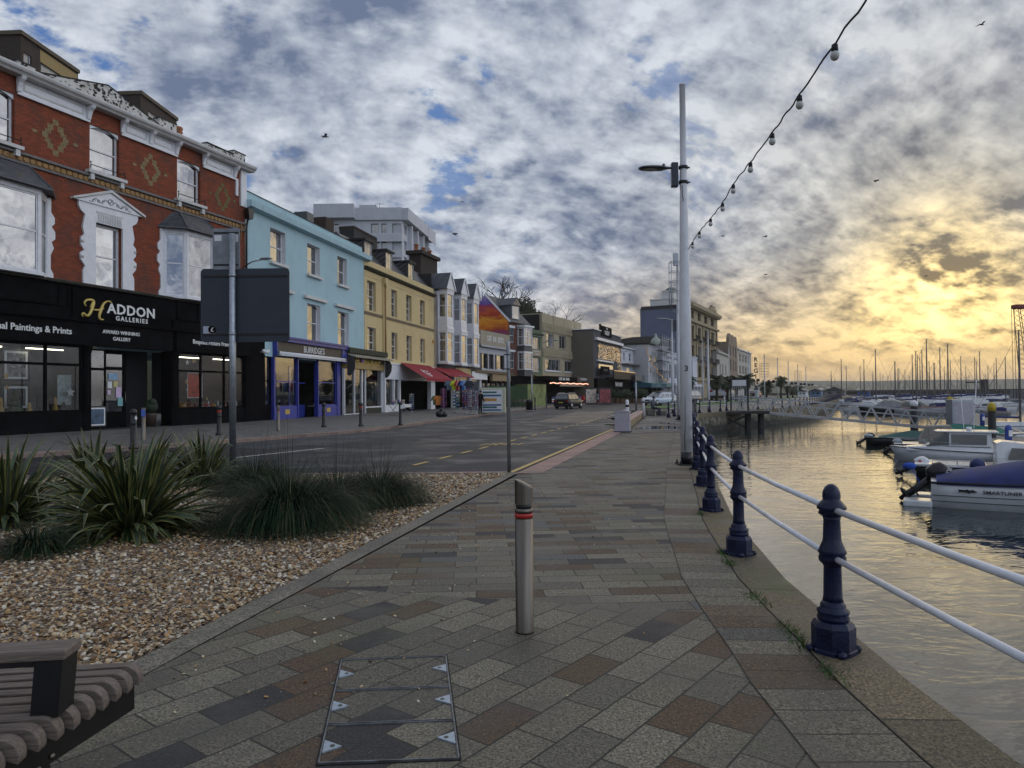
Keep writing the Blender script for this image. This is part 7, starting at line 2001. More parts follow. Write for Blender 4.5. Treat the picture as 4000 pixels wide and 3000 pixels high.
for x, z in ((2.2, 11.3), (OR_.W - 3.5, 10.9)):
 MB().lathe([(1.0, 0), (.5, .2), (.4, .5), (.9, .9), (1.05, 1.3), (.8, 1.8), (.35, 2.2), (.2, 2.5), (.28, 2.7), (.02, 3.0)], (x, 1.2, z), 14).build('urn_finial', mat('verdigris urn', (.40, .44, .36), .6, .15), OR_.root)
OR_.box('arcade', m_orn, (6, OR_.W, -2.2, -.001, 3.0, 3.6)); OR_.box('ground_floor', m_trimd, (0, OR_.W, -.3, .2, 0, 3.19))
for i in range(9): OR_.box('column', m_orn, (7 + i * 4.6, 7.5 + i * 4.6, -2.1, -1.6, 0, 2.99))
OR_.box('pilaster', m_orn, *[(8.2 + i * 6.2, 8.9 + i * 6.2, -.15, -.001, 3.7, 9.2) for i in range(7)])
# ------------------------------------------------------------------ tall hotel
m_hs = stucco('buff stone', (.34, .27, .165), .35); m_hside = stucco('blue-grey render', (.115, .135, .20), .28)
HO = Bld('tall_hotel', 'tall buff stone building with a blank blue-grey side wall and roof turret', 'building', (50, 200), (68.5, 236))
HW = HO.W
cols = [(3.2, 6.5), (11.5, 15.5), (20.5, 25), (30, 35)]
ops = [(a, b_, 22.9, 25.2) for a, b_ in cols] + [(a, b_, 17.0, 20.8) for a, b_ in cols] + [(a, b_, 11.2, 15.2) for a, b_ in cols] + [(a, b_, 6.0, 9.6) for a, b_ in cols]
HO.wall(0, HW, 0, 26.3, ops, m_hs, D=13.2, rev=.5)
for i, (a, b_, c_, d) in enumerate(ops): HO.win(a, b_, c_, d, .5, bars=(2, 1), gm=m_glass if i in (0, 3, 7) else m_glassd, fm=mat('dark sash', (.05, .045, .04)), fw=.15)
HO.box('pilaster', m_hs, *[(x - .5, x + .5, -.35, -.001, 5.0, 21.6) for x in (1.5, 9.0, 18.0, 27.6, 38.5)])
HO.box('cornice', m_hs, (-.3, HW + .3, -1.5, -.001, 26.0, 26.9), (-.2, HW + .2, -.7, -.001, 21.7, 22.3), (-.2, HW, -.5, -.001, 5.0, 5.6)); HO.box('parapet', m_hs, (-.2, HW, -.3, 1, 26.91, 27.8)); HO.box('parapet_scroll', m_hs, (HW - 12, HW - 3, -.4, .4, 27.81, 28.6), (HW - 10, HW - 5, -.4, .4, 28.61, 29.5))
HO.box('dentils', m_hs, *[(i * 1.3, i * 1.3 + .6, -1.2, -.002, 25.5, 25.99) for i in range(int(HW / 1.3))])
for z in (11.0, 16.8):
 mb = MB()
 for a, b_ in cols:
  mb.box(a - .6, b_ + .6, -1.6, -.36, z - .3, z)
  for k in range(9): X_ = a - .5 + (b_ - a + 1) * k / 8; mb.box(X_ - .05, X_ + .05, -1.55, -1.45, z, z + 1.1)
  mb.box(a - .55, b_ + .55, -1.56, -1.44, z + 1.1, z + 1.2)
 mb.build('balcony', m_matt, HO.root)
HO.box('side_wall', m_hside, (-.25, -.01, .0, 13.5, 0, 26.6)); HO.box('side_parapet', m_matt, (-.4, -.02, -.1, 13.7, 25.6, 26.5)); HO.box('rear_wing', m_hside, (-.2, 12, 13.5, 14, 0, 26))
HO.box('roof_block', m_trimd, (.5, 10, 4.2, 11.2, 26.4, 28.3), (.3, 10.2, 4.0, 11.4, 28.31, 28.6)); tu = HO.box('roof_turret', m_trimd, (.8, 8, 4.4, 7.7, 28.61, 30.6), (.6, 8.2, 4.2, 7.9, 30.61, 30.9))
MB().ball((4.2, 6.0, 30.9), 2.0, 16, sz=.7, sy=.9).lathe([(.15, 0), (.05, 1.6)], (4.2, 6, 32.2), 6).build('dome', mat('green dome', (.12, .15, .13), .6), tu)
# garden wall hump behind the white house and the row of far houses
hw_ = Bld('garden_wall', 'high dark rubble wall rising behind the white house', 'wall', (23.5, 160), (37.5, 163), 0)
MB().prism([(0, 0, 0), (14, 0, 0), (14, 0, 11.5), (13, 0, 13.8), (10.5, 0, 14.6), (4, 0, 14.3), (0, 0, 13.6)], (0, 1.5, 0)).build('rubble_wall', mat('dark rubble', (.04, .036, .03), .9, .4, 1.2, bump=.8), hw_.root)
m_f1 = stucco('pale far render', (.45, .43, .38), .3); m_f2 = stucco('brown far brick', (.24, .18, .13), .3)
FA = Bld('chimneyed_house', 'grey house with two rows of chimney pots right of the tall hotel', 'building', (66.5, 230), (78.5, 257))
o_ = [(6, 8.5, 7.5, 11), (12, 15, 7.5, 11), (20, 23, 7.5, 11), (6, 9, 3, 6), (20, 23, 3, 6)]
FA.wall(0, 29.5, 0, 15, o_, m_f1, D=14, rev=.4)
for q in o_: FA.win(*q, .4, gm=m_glassd, fw=.15)
MB().add([(0, 0, 15), (29.5, 0, 15), (29.5, 5, 19), (0, 5, 19), (29.5, 14, 15), (0, 14, 15)], [(0, 1, 2, 3), (3, 2, 4, 5), (1, 4, 2), (0, 3, 5)]).build('roof', m_slate, FA.root); FA.box('cornice', m_f1, (-.2, 29.7, -.6, -.001, 14.4, 15))
for x in (3, 18):
 c_ = FA.box('chimney_stack', m_brown, (x, x + 8, 4, 6, 17, 20.8)); pots(FA, [(x + .8 + 1.3 * k, 5, 1.5, .35, m_clay) for k in range(6)], 20.8, c_)
FB = Bld('three_gable_house', 'narrow brown house topped by three rounded gables with gulls', 'building', (78.8, 257.5), (90, 283))
o_ = [(3 + 8.5 * i, 6.5 + 8.5 * i, z, z + 4) for i in range(3) for z in (3, 9.5, 15)]
FB.wall(0, 27.8, 0, 20, o_, m_f2, D=14, rev=.4)
for q in o_: FB.win(*q, .4, gm=m_glassd, fw=.2)
for i in range(3): MB().prism([(1 + 9 * i, 0, 20.01), (9 + 9 * i, 0, 20.01), (9 + 9 * i, 0, 21.5), (7.5 + 9 * i, 0, 22.8), (5 + 9 * i, 0, 23.4), (2.5 + 9 * i, 0, 22.8), (1 + 9 * i, 0, 21.5)], (0, 1, 0)).build('gable', m_f2, FB.root)
FC = Bld('white_end_hotel', 'white flat-roofed hotel at the end of the street with vertical lettering', 'building', (90.3, 284), (109, 323))
o_ = [(4 + 9 * i, 10 + 9 * i, z, z + 3.4) for i in range(4) for z in (4, 9, 14)]
FC.wall(0, 43, 0, 18.8, o_, m_f1, D=16, rev=.4)
for q in o_: FC.win(*q, .4, gm=m_glass if q[2] > 12 else m_glassd, fw=.2)
FC.box('roof_edge', m_trim, (-.3, 43.3, -.6, 16, 18.8, 19.3)); FC.box('sign_posts', m_galv, (41.9, 42.1, -3.6, -3.5, 3, 17.8), (41.9, 42.1, -.6, -.5, 3, 17.8))
for i, c_ in enumerate('REGINA'): lettering(c_, 2.7, m_matt, FC.root, (41.75, -2.1, 15.4 - 2.55 * i), rot=(pi / 2, 0, -pi / 2), bold=.03)
# ------------------------------------------------------------------ flats on the hill
m_fl = stucco('white concrete flats', (.56, .57, .60), .25)
yF = 150
def fX(zx, zy, Y): return at(*Z3(zx, zy), Y)
c_mid = fX(1705, 250, yF); zT = c_mid.z
FL = Bld('apartment_block', 'white concrete apartment block on the hill behind the terrace', 'building', (fX(1705, 250, yF).x, yF), (fX(1935, 410, 172).x, 172), 9)
h_ = zT - 9
lv = [(h_ - 5.2 - 3.4 * k, h_ - 3.2 - 3.4 * k) for k in range(7)]
ops = [(x, x + 2.3, a, b_) for a, b_ in lv for x in (1.2, 6.0, 11, 15.8, 19.5)]
FW = FL.W
FL.wall(0, FW, 0, h_, ops, m_fl, D=18, rev=.5)
for q in ops: FL.win(*q, .5, bars=(2, 1), mid=False, gm=m_glass, fm=m_matt, fw=.1)
FL.box('rib', m_fl, *[(x, x + .8, -.9, -.001, 0, h_ - 2.8) for x in (4.2, 9.0, 14.0, 18.4)]); FL.box('top_storey', m_fl, (-.3, FW + .8, -1.4, -.002, h_ - 2.6, h_ - .05), (FW - 6, FW + .8, -1.5, -1.401, h_ - 3.2, h_ - .2))
Lw = (c_mid - fX(958, 240, yF)).length
FS = Bld('apartment_wing', 'left wing of the white flats with a corner balcony, above the dark roof', 'building', (fX(958, 240, yF).x, yF - .2), (c_mid.x - .05, yF - .2), 9)
ops = []
for k in range(4):
 a, b_ = h_ - 5.3 - 3.6 * k, h_ - 3.3 - 3.6 * k
 ops += [(Lw * f0, Lw * f1, a, b_) for f0, f1 in ((.18, .27), (.64, .73), (.76, .82), (.885, .985))]
FS.wall(0, Lw, 0, h_ + .0, ops, m_fl, D=16, rev=.5)
for q in ops: FS.win(*q, .5, bars=(2, 1), mid=False, gm=m_glass, fm=m_matt, fw=.1)
FS.box('projecting_bay', m_fl, (0, Lw * .46, -1.6, -.001, h_ - 2.3, h_ + .6), (Lw * .30, Lw * .46, -1.6, -.001, h_ - 7, h_ - 5.5)); FS.box('balcony_glass', m_glassd, (Lw * .30, Lw * .455, -1.5, -1.42, h_ - 5.49, h_ - 4.4))
FS.box('band', m_fl, (Lw * .46, Lw, -.5, -.001, h_ - 2.6, h_), (Lw * .46, Lw, -.5, -.001, h_ - 7.2, h_ - 5.6)); FS.box('lift_house', m_fl, (Lw * .46, Lw * .66, 4, 9, h_, h_ + 1.8))
tv = thing('tv_aerial', 'small aerial on the roof of the white flats', 'aerial', FS.w(Lw * .72, 2, h_)); MB().tube([(0, 0, 0), (0, 0, 1.6)], .05, 5).tube([(-1, 0, 1.4), (1, 0, 1.4)], .04, 5).tube([(-.5, -.3, 1.4), (-.5, .3, 1.4)], .03, 5).tube([(.4, -.3, 1.4), (.4, .3, 1.4)], .03, 5).build('mast', m_matt, tv)
yT = 90
cT = at(81, 136, yT); eT = at(262, 281, 99.5)
TB = Bld('brown_tower_block', 'brown brick flats rising behind the brick gallery at the upper left', 'building', (cT.x, yT), (cT.x + .6, 101), 10)
h_ = cT.z - 10
lv = [(h_ - 3.9 - 4.2 * k, h_ - 1.9 - 4.2 * k) for k in range(4)]
ops = [(.5, 1.9, a, b_) for a, b_ in lv] + [(3.6, 10.5, a, b_) for a, b_ in lv]
TB.wall(0, TB.W, 0, h_, ops, m_brown, D=20, rev=.3)
for q in ops: TB.win(*q, .3, bars=((2, 1) if q[1] < 3 else (8, 1)), mid=False, fw=.12, gm=m_net)
TB.box('yellow_panel', mat('yellow panel', (.30, .21, .07), .6, .1), *[(3.4, 10.8, -.05, -.001, b_ + .05, b_ + 2.1) for a, b_ in lv[1:]], (3.4, 10.8, -.05, -.001, lv[0][1] + .05, h_ - .25)); TB.box('roof_edge', mat('buff edge', (.10, .075, .045), .8), (-.3, TB.W, -.3, 20, h_, h_ + .5))
cT2 = at(549, 369, yT + 12)
TC = Bld('brown_tower_block', 'end of the brown flats peeping over the gabled parapet', 'building', (cT2.x, yT + 12), (cT2.x + .5, yT + 22), 10)
h_ = cT2.z - 10
o_ = [(2, 8, h_ - 4, h_ - 1.5)]
TC.wall(0, TC.W, 0, h_, o_, m_brown, D=4.0, rev=.3); TC.win(*o_[0], .3, bars=(6, 1), mid=False, gm=m_net, fw=.12); TC.box('roof_edge', MATS['buff edge'], (-.2, TC.W, -.3, 4.2, h_, h_ + .5))
for (x0, y0), (x1, y1), Y, lab in (((333, 385), (490, 360), 104, 'street lamp on a long wall bracket before the fluted beige block'), ((1170, 492), (1240, 480), 130, 'street lamp bracketed out before the plain white house')):
 a, b_ = at(*Z6(x0, y0), Y), at(*Z6(x1, y1), Y); t_ = thing('street_lamp', lab, 'street lamp', a); d = b_ - a
 MB().tube([(0, 0, 0), d * .6 + V((0, 0, .15)), d], .06, 6).build('bracket', m_galv, t_)
 MB().loft([[tuple(d * f + V((0, w_ * cos(k * pi / 4), .1 + w_ * .5 * sin(k * pi / 4)))) for k in range(8)] for f, w_ in ((.74, .05), (.8, .2), (1.0, .22), (1.06, .05))]).build('lamp_head', m_galv, t_)
# ================================================================== souvenir goods on the pavement
GOODS = [mat(n, c, .5, .5, 7) for n, c in (('cards blue', (.05, .12, .25)), ('cards pink', (.34, .09, .24)), ('cards cream', (.36, .33, .28)), ('cards red', (.22, .03, .03)), ('cards teal', (.03, .13, .13)), ('cards violet', (.10, .06, .22)))]
def rack(p, h, r_, label, rows, cols, seed, pal=None):
 t_ = thing('souvenir_rack', label, 'display rack', p, group='souvenir racks outside the shop'); q = random.Random(seed)
 MB().lathe([(r_ * .8, 0), (r_ * .8, .04), (.02, .06), (.02, h)], n=8).build('stand', m_galv, t_)
 mbs = [MB() for _ in GOODS]
 for i in range(rows):
  for k in range(cols):
   a = 2 * pi * k / cols; z = .25 + (h - .3) * i / rows
   mbs[q.choice(pal or range(6))].obox((r_ * cos(a), r_ * sin(a), z + .1), (.03, 2 * pi * r_ / cols * q.uniform(.45, .8), (h - .3) / rows * q.uniform(.5, .8)), a)
 g_ = MB()
 for m, b_ in zip(GOODS, mbs):
  for f, o_ in ((b_, 0),):
   n0 = len(g_.v); g_.v += f.v; g_.f += [[n0 + i for i in c] for c in f.f]; g_.mi += [GOODS.index(m)] * len(f.f); g_.sm += f.sm
 g_.build('cards', GOODS, t_)
for zx, zy, h, r_, lab, rw, cl_, pal in ((20, 1560, 1.75, .3, 'card rack nearest the souvenir table, under the large red awning', 8, 8, (0, 2)), (340, 1560, 2.2, .35, 'tall rack of pink and violet goods', 16, 4, (1, 5, 1)), (465, 1562, 2.0, .4, 'rack of dark framed cards right of the pink one', 6, 6, (0, 2, 4)),
         (555, 1570, 2.0, .35, 'slim card carousel left of the jewellery rack', 9, 9, None), (610, 1578, 2.1, .4, 'dense carousel of small colourful trinkets', 12, 12, None), (655, 1578, 1.9, .35, 'rack of pale trinkets beside the person in black', 11, 10, (2, 2, 1, 0)), (750, 1570, 1.1, .35, 'low rack of pale goods behind the display panel', 6, 8, (2, 1))):
 rack(ground(*Z5(zx, zy), .1), h * .92, r_ * .62, lab, rw, cl_, zx, pal)
SH_ = [(450, 'yellow-green', (.50, .58, .04)), (492, 'red', (.45, .02, .03)), (512, 'pink', (.62, .25, .32)), (528, 'black', (.01, .01, .012)), (548, 'bright blue', (.05, .16, .55)), (568, 'blue and white', (.25, .38, .62)), (597, 'dark', (.02, .02, .03)), (395, 'grey blue', (.10, .14, .2)), (262, 'green and orange', (.10, .22, .10)), (285, 'orange', (.5, .18, .04))]
for zx, cn_, c in SH_:
 low_ = zx < 300
 p = at(*Z5(zx, 1395 if low_ else 1245), ground(*Z5(zx + 60, 1560), .1).y - .2)
 o = MB().prism([(x, 0, z) for x, z in ((-.22, -.75), (.22, -.75), (.24, -.22), (.38, -.42), (.46, -.30), (.26, .0), (.08, .02), (0, -.05), (-.08, .02), (-.26, 0), (-.46, -.30), (-.38, -.42), (-.24, -.22))], (0, .09, 0)).build('hanging_shirt', mat(cn_ + ' shirt', c, .9, .3, 4, bump=.3))
 tag(o, cn_ + (' garment on the rail beside the shop doorway' if low_ else ' top hanging under the smaller red awning'), 'shirt', 'clothes hanging outside the souvenir shop'); o.location = p; o.rotation_euler.z = radians(40)
rl = thing('clothes_rail', 'metal rail carrying the hanging tops below the red awnings', 'clothes rail'); MB().tube([at(*Z5(385, 1193), 74) , at(*Z5(610, 1200), 77)], .025, 6).build('rail', m_galv, rl)
tb = thing('trestle_table', 'folding table of goods under a white cloth outside the souvenir shop', 'table', ground(*Z4(1820, 1165), .1), YE.rz)
MB().box(-1.3, 1.5, -.4, .4, .74, .78).box(-1.3, 1.5, -.41, -.4, .55, .78).build('top', m_paper, tb)
for x in (-1.1, 1.3): MB().beam((x, -.35, 0), (x, .3, .74), .03).beam((x, .35, 0), (x, -.3, .74), .03).build('leg', m_galv, tb)
for i in range(10):
 o = MB().box(-.09, .09, -.07, .07, 0, .10 + .12 * (i % 3)).build('goods_box', GOODS[i % 6]); tag(o, 'small coloured box of goods on the white-clothed table', 'box', 'boxes on the souvenir table'); o.location = YE.w(0, 0); o.location = tb.matrix_basis @ V((-1.1 + .25 * i, .1 * (i % 2), .781))
p = ground(*Z5(830, 1573), .1)
db = thing('display_panel', 'upright display panel printed with blue and orange bands at the kerb', 'sign', p, radians(-6))
MB().box(-.95, .95, 0, .45, .05, 1.95).build('case', mat('pale display case', (.50, .50, .36), .5), db, bev=.04)
mb = MB().box(-.85, .72, -.02, -.001, .15, 1.8)
pf = mb.build('printed_front', m_paper, db)
for i, (z, h, c) in enumerate(((1.55, .12, 4), (1.3, .14, 0), (.95, .2, 3), (.6, .12, 0), (.42, .14, 4), (.22, .12, 0))): MB().box(-.75, .3 + .35 * (i % 2), -.03, -.021, z, z + h).build('printed_band', GOODS[c] if i != 2 else mat('orange print', (.55, .27, .06)), pf)
p = ground(*Z5(300, 1605), .1); bg_ = MB().ball((0, 0, .2), .28, 12, sz=.8).ball((.3, .1, .17), .22, 10).ball((.1, 0, .45), .12, 8).build('rubbish_bag', m_black); tag(bg_, 'black bag slumped on the pavement edge before the souvenir shop', 'bag'); bg_.location = p
# green hoarding, bin, chairs, boards
h0, h1 = ground(*Z5(1178, 1500), .1), ground(*Z5(1362, 1492), .1)
hd_ = thing('green_hoarding', 'green painted hoarding boxed round part of the pavement', 'hoarding', h0); d = h1 - h0; hz_ = at(*Z5(1178, 1285), h0.y).z
MB().prism([(0, 0, 0), tuple(d), tuple(d + V((-1.5, 3, 0))), (-1.5, 3, 0)], (0, 0, hz_)).build('front_panel', mat('moss green board', (.19, .22, .075), .8, .4, 1.5, c2=(.10, .12, .03), c2amt=.35), hd_)
MB().prism([(-.01, -.01, 0), (-4.4, -1.5, 0), (-4.5, -1.4, 0), (-.1, .1, 0)], (0, 0, hz_ - .2)).build('side_panel', mat('dark green board', (.025, .06, .015), .7), hd_)
p = ground(*Z5(1195, 1535), .1); bi = thing('litter_bin', 'black litter bin with bags by the green hoarding', 'bin', p); bi.scale = (.58, .58, .66); MB().lathe([(.5, 0), (.55, .1), (.52, 1.0), (.6, 1.05), (.5, 1.4), (.2, 1.5)], n=14).build('bin', m_black, bi)
p = ground(*Z5(1220, 1535), .1); t_ = thing('slim_post', 'slim pole by the litter bin before the green hoarding', 'post', p); MB().lathe([(.06, 0), (.05, at(*Z5(1220, 1195), p.y).z)], n=8).build('post', m_galv, t_)
for i in range(7):
 p = ground(*Z5(915 + i * 38, 1512 - 2 * (i % 2)), .1)
 ch = thing('cafe_chair', 'dark folding chair at the pavement tables before the bistro', 'chair', p, .6 * i, 'chairs outside the bistro')
 MB().box(-.2, .2, -.2, .2, .43, .46).build('seat', m_matt, ch); MB().box(-.2, .2, .18, .21, .6, .9).build('backrest', m_slatw, ch)
 for sx_ in (-.18, .18): MB().beam((sx_, -.2, 0), (sx_, .2, .9), .03).beam((sx_, .2, 0), (sx_, -.2, .44), .03).build('leg', m_matt, ch)
for zx, c, lab in ((855, (.5, .42, .35), 'menu board with pale print before the silver hatchback'), (1005, (.25, .05, .06), 'red menu board right of the silver hatchback door')):
 p = ground(*Z6(zx, 1050)); t_ = thing('menu_board', lab, 'sign', p)
 MB().prism([(-.9, -.3, 0), (.9, -.3, 0), (.9, 0, 2.4), (-.9, 0, 2.4)], (0, .12, 0)).build('board', m_black, t_); MB().prism([(-.75, -.3, .25), (.75, -.3, .25), (.75, -.06, 2.2), (-.75, -.06, 2.2)], (0, .03, 0)).build('poster', mat('menu print %d' % zx, c, .6, .5, 3, c2=(.55, .2, .1), c2amt=.4), t_)
for i, zx in enumerate((770, 800, 905, 960)):
 p = ground(*Z6(zx, 1045)); ch = thing('red_chair', 'red plastic chair among the menu boards by the diner', 'chair', p, i, 'red chairs by the diner')
 MB().box(-.3, .3, -.3, .3, .55, .62).build('seat', m_red, ch); MB().box(-.3, .3, .25, .32, .6, 1.25).build('backrest', m_red, ch)
 for sx_ in (-.27, .27):
  for sy_ in (-.27, .27): MB().box(sx_ - .04, sx_ + .04, sy_ - .04, sy_ + .04, 0, .55).build('leg', m_red, ch)
def leafball(mb, c, r_, n, s, q, mats=2, sz=.8, shell=.45):
 for _ in range(n):
  d = V((q.gauss(0, 1), q.gauss(0, 1), q.gauss(0, 1))).normalized() * (r_ * (shell + (1 - shell) * q.random()))
  p = V(c) + V((d.x, d.y, d.z * sz)); u = V((q.gauss(0, 1), q.gauss(0, 1), q.gauss(0, 1))).normalized(); w2 = u.orthogonal().normalized(); ss_ = s * q.uniform(.6, 1.3)
  mb.add([p - u * ss_, p + w2 * ss_ * .55, p + u * ss_, p - w2 * ss_ * .55], [(0, 1, 2, 3)], q.randrange(mats))
m_leafd = mat('dark leaf', (.022, .035, .014), .7, .4, 2); m_leafm = mat('mid leaf', (.045, .065, .022), .7, .4, 2)
q = random.Random(9)
for i, (zx, zy, r_) in enumerate(((1120, 1000, .8), (1200, 1000, 1.0), (1250, 995, .9), (1380, 990, .9), (1410, 985, 1.0))):
 p = ground(*Z6(zx, 1035)); p.z = 0; t_ = thing('planter_shrub', 'leafy shrub in a planter along the front of the pub terrace', 'shrub', p, 0, 'shrubs in planters by the pubs')
 MB().box(-1.1, 1.1, -.4, .4, 0, .75).build('planter', mat('timber planter', (.13, .08, .04), .8, .3), t_)
 mb = MB()
 for k in range(4): leafball(mb, (q.uniform(-.8, .8), q.uniform(-.2, .2), 1.2 + q.uniform(0, .7)), r_ * .75, 90, .16, q)
 mb.build('foliage', [m_leafd, m_leafm], t_)
# ================================================================== vehicles
m_tyre = mat('tyre', (.015, .015, .015), .8); m_rim = mat('alloy rim', (.35, .36, .38), .35, .1, metal=.8)
m_cglass = mat('car glass', (.012, .015, .018), .04, .0, spec=.8, ior=1.9)
m_tail = mat('tail lamp', (.25, .01, .01), .2); m_headl = mat('head lamp', (.6, .62, .65), .15); m_plate_y = mat('yellow number plate', (.60, .45, .05), .5); m_trimb = mat('black car trim', (.015, .015, .016), .5)
def car(label, loc, rz, L, W, H, paint, prof_roof, hood_z, rails=False, tailz=None, van=False):
 """front towards +x; prof_roof: (x, z) side outline of the glasshouse from the rear base to the front base"""
 t_ = thing('parked_car', label, 'van' if van else 'car', loc, rz)
 h = W / 2; zb = .22; zs = hood_z
 st = [(-L / 2, .40, zs * .92, .86), (-L / 2 + .12, .26, zs, .95), (-L * .30, zb, zs, 1), (0, zb, zs * .99, 1), (L * .28, zb, zs * .965, 1), (L / 2 - .25, .24, zs * .88, .95), (L / 2 - .05, .30, zs * .74, .86), (L / 2, .40, zs * .62, .78)]
 rings = [[(x, h * k * f, z) for k, z in ((-.90, a), (-1, a + .16), (-1.0, b_ - .20), (-.93, b_ - .02), (-.6, b_ + .02), (.6, b_ + .02), (.93, b_ - .02), (1.0, b_ - .20), (1, a + .16), (.90, a))] for x, a, b_, f in st]
 bd = MB().loft(rings, 0, True)
 n = len(prof_roof)
 def y_at(z): return h * (.93 - .22 * (z - zs) / (H - zs))
 Lr, Rr = [(x, -y_at(z), z) for x, z in prof_roof], [(x, y_at(z), z) for x, z in prof_roof]
 bd.add(Lr + Rr, [tuple(range(n))[::-1], tuple(range(n, 2 * n))] + [(i, i + 1, n + i + 1, n + i) for i in range(n - 1)], 0, False)
 body = bd.build('body', [paint, m_trimb], t_)
 if not van:
  for s_ in (-1, 1):                                     # side windows split by the pillars
   cx_ = sum(x for x, z in prof_roof) / n; xs_ = [x for x, z in prof_roof if z > H - .25]; x0, x1 = min(xs_), max(xs_)
   zt, zl_ = H - .13, zs + .05; xa, xb = prof_roof[0][0], prof_roof[-1][0]
   def edge(x_lo, x_hi, z): return x_lo + (x_hi - x_lo) * (z - zs) / (H - zs)
   cuts = [0, .36, .70, 1]
   for f0, f1 in zip(cuts, cuts[1:]):
    pts = []
    for f, z in ((f0 + .02, zl_), (f1 - .02, zl_), (f1 - .02, zt), (f0 + .02, zt)):
     a, b_ = edge(xa + .15, x0 + .02, z), edge(xb - .22, x1 - .02, z); pts.append((a + (b_ - a) * f, s_ * (y_at(z) + .006), z))
    MB().add(pts, [(0, 1, 2, 3)]).build('side_window', m_cglass, t_)
  def endw(a, b_, nm):                                   # rear and front screens follow the end slopes
   (xa, za), (xb, zb_) = a, b_; sg = -1 if xa < 0 else 1; pts = []
   for f in (.10, .88):
    x, z = xa + (xb - xa) * f, za + (zb_ - za) * f; pts += [(x + sg * .012, -y_at(z) * .90, z + .006), (x + sg * .012, y_at(z) * .90, z + .006)]
   MB().add(pts, [(0, 1, 3, 2)]).build(nm, m_cglass, t_)
  endw(prof_roof[0], prof_roof[1], 'rear_window'); endw(prof_roof[-1], prof_roof[-2], 'windscreen')
 for x in (-L * .30, L * .31):
  for s_ in (-1, 1):
   wl_ = MB().lathe([(.20, -.11), (.30, -.115), (.335, -.08), (.335, .08), (.30, .115), (.20, .11)], n=20).xf(Matrix.Translation((x, s_ * (h - .10), .335)) @ Matrix.Rotation(pi / 2, 4, 'X')).build('wheel', m_tyre, t_)
   MB().lathe([(.21, -.01), (.20, .0), (.05, .03), (.0, .03)], n=14).xf(Matrix.Translation((x, s_ * (h + .012), .335)) @ Matrix.Rotation(pi / 2 * -s_, 4, 'X')).build('rim', m_rim, wl_)
 for s_ in (-1, 1):
  MB().box(-L / 2 - .01, -L / 2 + .10, s_ * h * .62, s_ * h * .93, zs * .74, zs * .92).build('tail_light', m_tail, t_)
  MB().prism([(L / 2 - .02, s_ * h * .48, zs * .62), (L / 2 - .20, s_ * h * .92, zs * .66), (L / 2 - .26, s_ * h * .92, zs * .80), (L / 2 - .06, s_ * h * .48, zs * .74)], (.03, 0, .01)).build('headlight', m_headl, t_)
  MB().ball((L * .17, s_ * (h + .08), zs + .10), .10, 8, sx=.6, sz=.7).build('mirror', paint, t_)
 MB().box(-L / 2 - .02, -L / 2 - .005, -.26, .26, .62, .73).build('rear_plate', m_plate_y, t_); MB().box(L / 2 - .0, L / 2 + .02, -.26, .26, .42, .52).build('front_plate', m_paper, t_)
 MB().box(-L / 2 - .05, -L / 2 + .15, -h * .88, h * .88, .30, .52).build('rear_bumper', m_trimb, t_); MB().box(L / 2 - .12, L / 2 + .015, -h * .62, h * .62, .32, .40).box(L / 2 - .1, L / 2 + .012, -h * .5, h * .5, .55, .66).build('grille', m_trimb, t_)
 if rails: MB().tube([(-L * .33, -h * .66, H - .04), (-L * .3, -h * .66, H + .05), (L * .06, -h * .66, H + .05), (L * .1, -h * .66, H - .03)], .022, 6).tube([(-L * .33, h * .66, H - .04), (-L * .3, h * .66, H + .05), (L * .06, h * .66, H + .05), (L * .1, h * .66, H - .03)], .022, 6).build('roof_rail', m_rim, t_)
 return t_
def heading(p, q): return atan2(q.y - p.y, q.x - p.x)
def prof(L, H, zs, kind):
 if kind == 'suv': return [(-L * .47, zs), (-L * .41, H - .10), (-L * .33, H), (L * .02, H), (L * .10, H - .08), (L * .27, zs)]
 if kind == 'estate': return [(-L * .48, zs), (-L * .43, H - .12), (-L * .36, H), (L * .0, H), (L * .08, H - .06), (L * .24, zs)]
 if kind == 'hatch': return [(-L * .46, zs), (-L * .30, H - .14), (-L * .14, H), (L * .02, H), (L * .09, H - .06), (L * .27, zs)]
 return [(-L * .495, zs), (-L * .49, H - .1), (-L * .46, H), (L * .22, H), (L * .27, H - .12), (L * .40, zs)]
p = ground(*Z6(630, 1098), -.02)
car('dark blue sport utility car driving away up the street', (p.x, p.y + 2.0, -.025), radians(62), 4.2, 1.82, 1.64, mat('dark navy car paint', (.007, .009, .014), .3, .1, spec=.3), prof(4.2, 1.64, 1.0, 'suv'), 1.0, True)
p = ground(*Z6(940, 1040)); car('silver hatchback parked behind the menu boards', (p.x, p.y + 2.5, -.02), radians(175), 4.3, 1.78, 1.5, mat('silver car paint', (.30, .31, .33), .25, .1, metal=.4, coat=.6), prof(4.3, 1.5, .95, 'hatch'), .95)
p = ground(*Z6(1555, 1062)); wc = car('white estate car facing the camera with boards on its roof', (p.x + .8, p.y + 2.2, -.02), radians(222), 4.7, 1.82, 1.47, mat('white car paint', (.50, .56, .64), .25, .06, coat=.7), prof(4.7, 1.47, .93, 'estate'), .93, True)
MB().box(-1.2, .4, -.5, .4, 1.53, 1.63).build('roof_load', m_slatw, wc); wc.scale = (1.12,) * 3
car('black car parked just behind the white estate car', (p.x + 5.2, p.y + 6.5, -.02), radians(222), 4.7, 1.9, 1.75, mat('black car paint', (.01, .01, .012), .2, .1, coat=.8), prof(4.7, 1.75, 1.05, 'suv'), 1.05).scale = (1.1,) * 3
